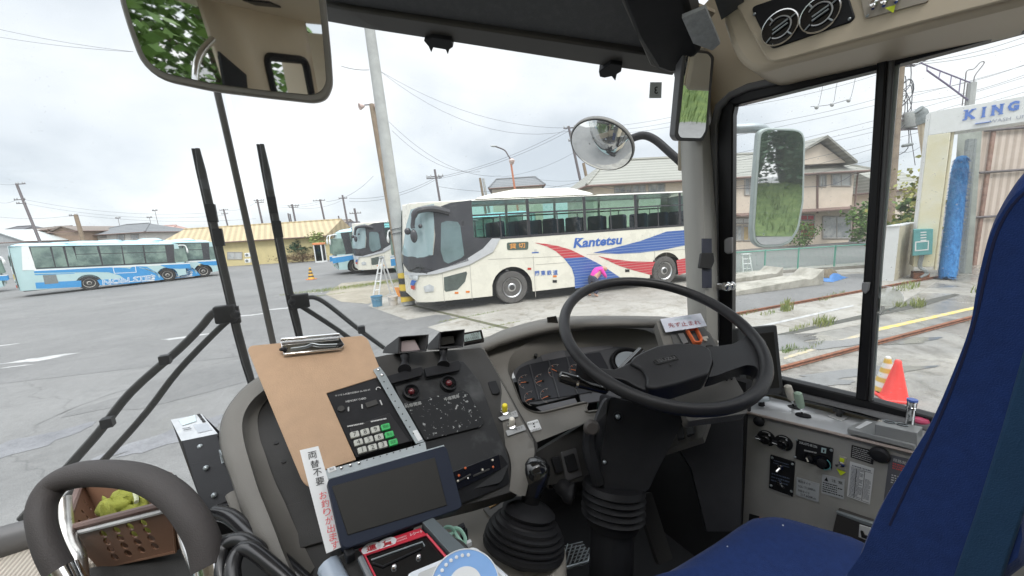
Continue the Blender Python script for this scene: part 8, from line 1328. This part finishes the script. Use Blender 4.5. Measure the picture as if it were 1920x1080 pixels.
tm4 = thing('side_mirror', 'tall rectangular outside mirror seen through the driver window', 'mirror', At(1460, 465, 1.9)); d4 = 1.75; mo = At(1462, 350, d4); nm = aim(mo, (8.5, -18.0, 1.9)); PM4 = Pl(mo, nm); plate('case', tm4, PM4, [(1423, 246), (1436, 239), (1490, 240), (1506, 246), (1511, 262), (1508, 380), (1499, 430), (1484, 455), (1464, 464), (1426, 465), (1413, 455), (1410, 430), (1416, 330)], mat('pale mirror rim', (.36, .42, .41), .35), 0, .028, .02, .006); plate('glass', tm4, PM4, [(1427, 250), (1438, 244), (1489, 245), (1502, 250), (1506, 264), (1503, 378), (1494, 427), (1480, 450), (1463, 458), (1428, 459), (1418, 451), (1415, 429), (1421, 330)], M_mir, .002, .003, .02, 0); mb = MB(); mb.tube(smooth_path(AtL([(1340, 241, 1.72), (1385, 241, 1.72), (1418, 240, 1.72), (1434, 246, 1.74), (1440, 262, 1.78)]), 5), .023, M_galv, 12); mb.build('arm', tm4)
# what the inside mirror shows behind us: rear panel of the front door area
tb0 = thing('rear_partition', 'cream partition with a small black framed window and a round gauge behind the camera', 'partition', (-1.1, -1.4, 1.3)); mb = MB(); cx_, cy__ = -1.15, -1.15; PB_ = Pl(Vector((-1.02, -1.55, 2.1)), (.94, .34, 0), (-.34, .94, 0)); V, Fc = cdt([V2(-.6, -.9), V2(.22, -.9), V2(.30, 1.0), V2(-.6, 1.0)], None, [[V2(-.52, .1), V2(-.1, .1), V2(-.1, .62), V2(-.52, .62)]]); mb.add([PB_.pt(v.x, v.y) for v in V], Fc, M_cabc); mb.build('panel', tb0, solid=.03); mb = MB(); mb.tube([PB_.pt(a, b, .01) for a, b in rpoly([Vector((a, b, 0)) for a, b in ((-.52, .1), (-.1, .1), (-.1, .62), (-.52, .62))], .06) and [(q.x, q.y) for q in rpoly([Vector((a, b, 0)) for a, b in ((-.52, .1), (-.1, .1), (-.1, .62), (-.52, .62))], .06)]], .03, M_bk, 8, closed=True); mb.build('window_frame', tb0); mb = MB(); mb.lathe([(.06, 0), (.06, .02), (.05, .025), (.001, .025)], PB_.pt(.03, .24), PB_.n, M_galv, 20); mb.lathe([(.045, .026), (.001, .027)], PB_.pt(.03, .24), PB_.n, M_paper, 20); mb.build('gauge', tb0); mb = MB(); mb.prism([PB_.pt(.12, .50, .03), PB_.pt(.28, .62, .03), PB_.pt(.34, .2, .03), PB_.pt(.24, .0, .03)], PB_.n, .02, M_bk); mb.build('dark_gusset', tb0); mb = MB(); mb.box((-.75, -1.2, 2.975), (.14, .16, .01), M_bk); mb.build('ceiling_speaker', tb0); mb = MB(); mb.tube(smooth_path([PB_.pt(.62, -.2, .1), PB_.pt(.60, .3, .1), PB_.pt(.52, .55, .1), PB_.pt(.35, .68, .08)], 5), .018, M_chrome, 10); mb.build('door_rail', tb0); mb = MB(); mb.box((-.7, -1.5, 3.0), (1.3, 1.4, .04), M_cabc); mb.build('ceiling_panel', tb0)
# wipers outside the glass
M_wip = mat('weathered wiper black', (.045, .045, .043), .5, var=.3, vs_=12)
def wiper(blade, arms, label, d0, pivot, clips):
    Pw = Pl(Vector((0, 1.20, 0)), (0, -1, 0)); t = thing('wiper', label, 'wiper', Pw.at(*pivot), 'windscreen wipers'); B = [Pw.at(*q) for q in blade]; mb = MB(); mb.tube(B, [.005] + [.0085] * (len(B) - 2) + [.006], M_wip, 8, flat=.6); mb.tube([p + Vector((-.009, .006, 0)) for p in B], .004, M_rub, 6); bl = mb.build('blade', t); mb = MB()
    for q in clips: mb.box(Pw.at(*q), (.020, .016, .045), M_bk)
    mb.build('blade_clips', bl)
    for A, r in arms: mb = MB(); mb.tube(smooth_path([Pw.at(*q, -.02) for q in A], 4), r, M_wip, 8, flat=.8); mb.build('arm', t)
    return t, Pw
t, Pw = wiper([(370, 278), (378, 318), (396, 398), (412, 470), (432, 556), (446, 620), (462, 680), (478, 730)], [([(440, 590), (418, 582), (396, 590), (372, 618), (330, 660), (240, 740), (180, 815), (130, 872), (30, 985)], .0095), ([(440, 592), (405, 622), (330, 700), (270, 778), (190, 868), (100, 960)], .0078)], 'left windscreen wiper with two arms reaching down to the lower left', 0, (130, 872), [(397, 400), (410, 445), (441, 590)]); mb = MB(); q = Pw.at(424, 587, .012); mb.box(q, (.045, .03, .045), M_bk); mb.ball(Pw.at(443, 588, .02), .012, M_bk); mb.build('joint', t, bevel=.004); mb = MB(); mb.box(Pw.at(311, 673, .005), (.02, .02, .022), M_bk); mb.box(Pw.at(204, 790, .005), (.02, .02, .022), M_bk); mb.build('arm_clip', t)
t, Pw = wiper([(491, 270), (500, 320), (517, 410), (534, 500), (547, 565), (556, 600), (566, 640)], [([(552, 562), (572, 560), (592, 560), (618, 575), (672, 618), (722, 655)], .0088), ([(558, 572), (590, 592), (640, 625), (690, 662)], .007)], 'inner windscreen wiper nearer the centre of the cab', 0, (722, 655), [(511, 385), (521, 430), (548, 566)]); mb = MB(); mb.box(Pw.at(563, 563, .012), (.045, .03, .04), M_bk); mb.ball(Pw.at(549, 564, .02), .011, M_bk); mb.build('joint', t, bevel=.004); mb = MB(); mb.box(Pw.at(677, 617, .005), (.02, .02, .022), M_bk); mb.build('arm_clip', t)
# small things on the glass
t = thing('inspection_sticker', 'small square inspection sticker on the windscreen, number seen from behind', 'sticker', At(1229, 185, 1.13)); Pi = Pl(At(1229, 169, 1.13), C0 - At(1229, 169, 1.13)); plate('sticker', t, Pi, [(1219, 154), (1241, 154), (1240, 184), (1217, 184)], mat('sticker back', (.50, .54, .54), .5), 0, .001); mb = MB(); V, F = text_mesh('3', .01); o = Pi.at(1230, 170, .001); up_ = Pi.at(1230, 160) - Pi.at(1230, 170); up_.normalize(); rt2 = up_.cross(Pi.n); mb.add([o - rt2 * (p.x * .026) + up_ * p.y * .028 for p in V], F, M_ink); mb.build('number', t)
t = thing('suction_hook', 'clear suction cup hook on the driver window', 'hook', wallp(1.19).at(1660, 590)); po = wallp(1.195); mb = MB(); o = po.at(1660, 560); mb.lathe([(.030, 0), (.029, .004), (.020, .010), (.010, .014), (.002, .016)], o, -WN, glass('clear cup', (.86, .88, .88), 2.5, .1), 24); mb.build('cup', t); mb = MB(); mb.tube(smooth_path([po.at(1657, 572, .015), po.at(1656, 580, .018), po.at(1652, 585, .02), po.at(1648, 582, .02)], 4), .003, mat('pale hook', (.6, .6, .56), .4), 7); mb.build('hook', t)
# outer skin of the bus we sit in, below the glass (the round mirror shows it)
ow = thing('own_bus', 'mint painted outer skin of the bus we sit in', 'bus', (0, 0, .3)); mb = MB(); mb.grid(lambda u, v: Vector((-1.29 + 2.38 * u, yw(-1.29 + 2.38 * u) + .05, .4 + 1.27 * v)), 20, 3, M_mint); mb.build('front_skin', ow)
mb = MB(); sk = wallp(1.235); a, b = sk.at(1330, 700), sk.at(2060, 900); mb.prism([Vector((a.x, a.y, .4)), Vector((b.x, b.y - .3, .4)), Vector((b.x, b.y - .3, 1.80)), Vector((a.x, a.y, 1.80))], WN, .02, M_mint); mb.build('side_skin', ow)
mb = MB(); mb.prism([Vector((1.10, .79, .4)), Vector((a.x, a.y, .4)), Vector((a.x, a.y, 1.8)), Vector((1.10, .79, 1.8))], WN, .02, M_mint); mb.build('corner_skin', ow)
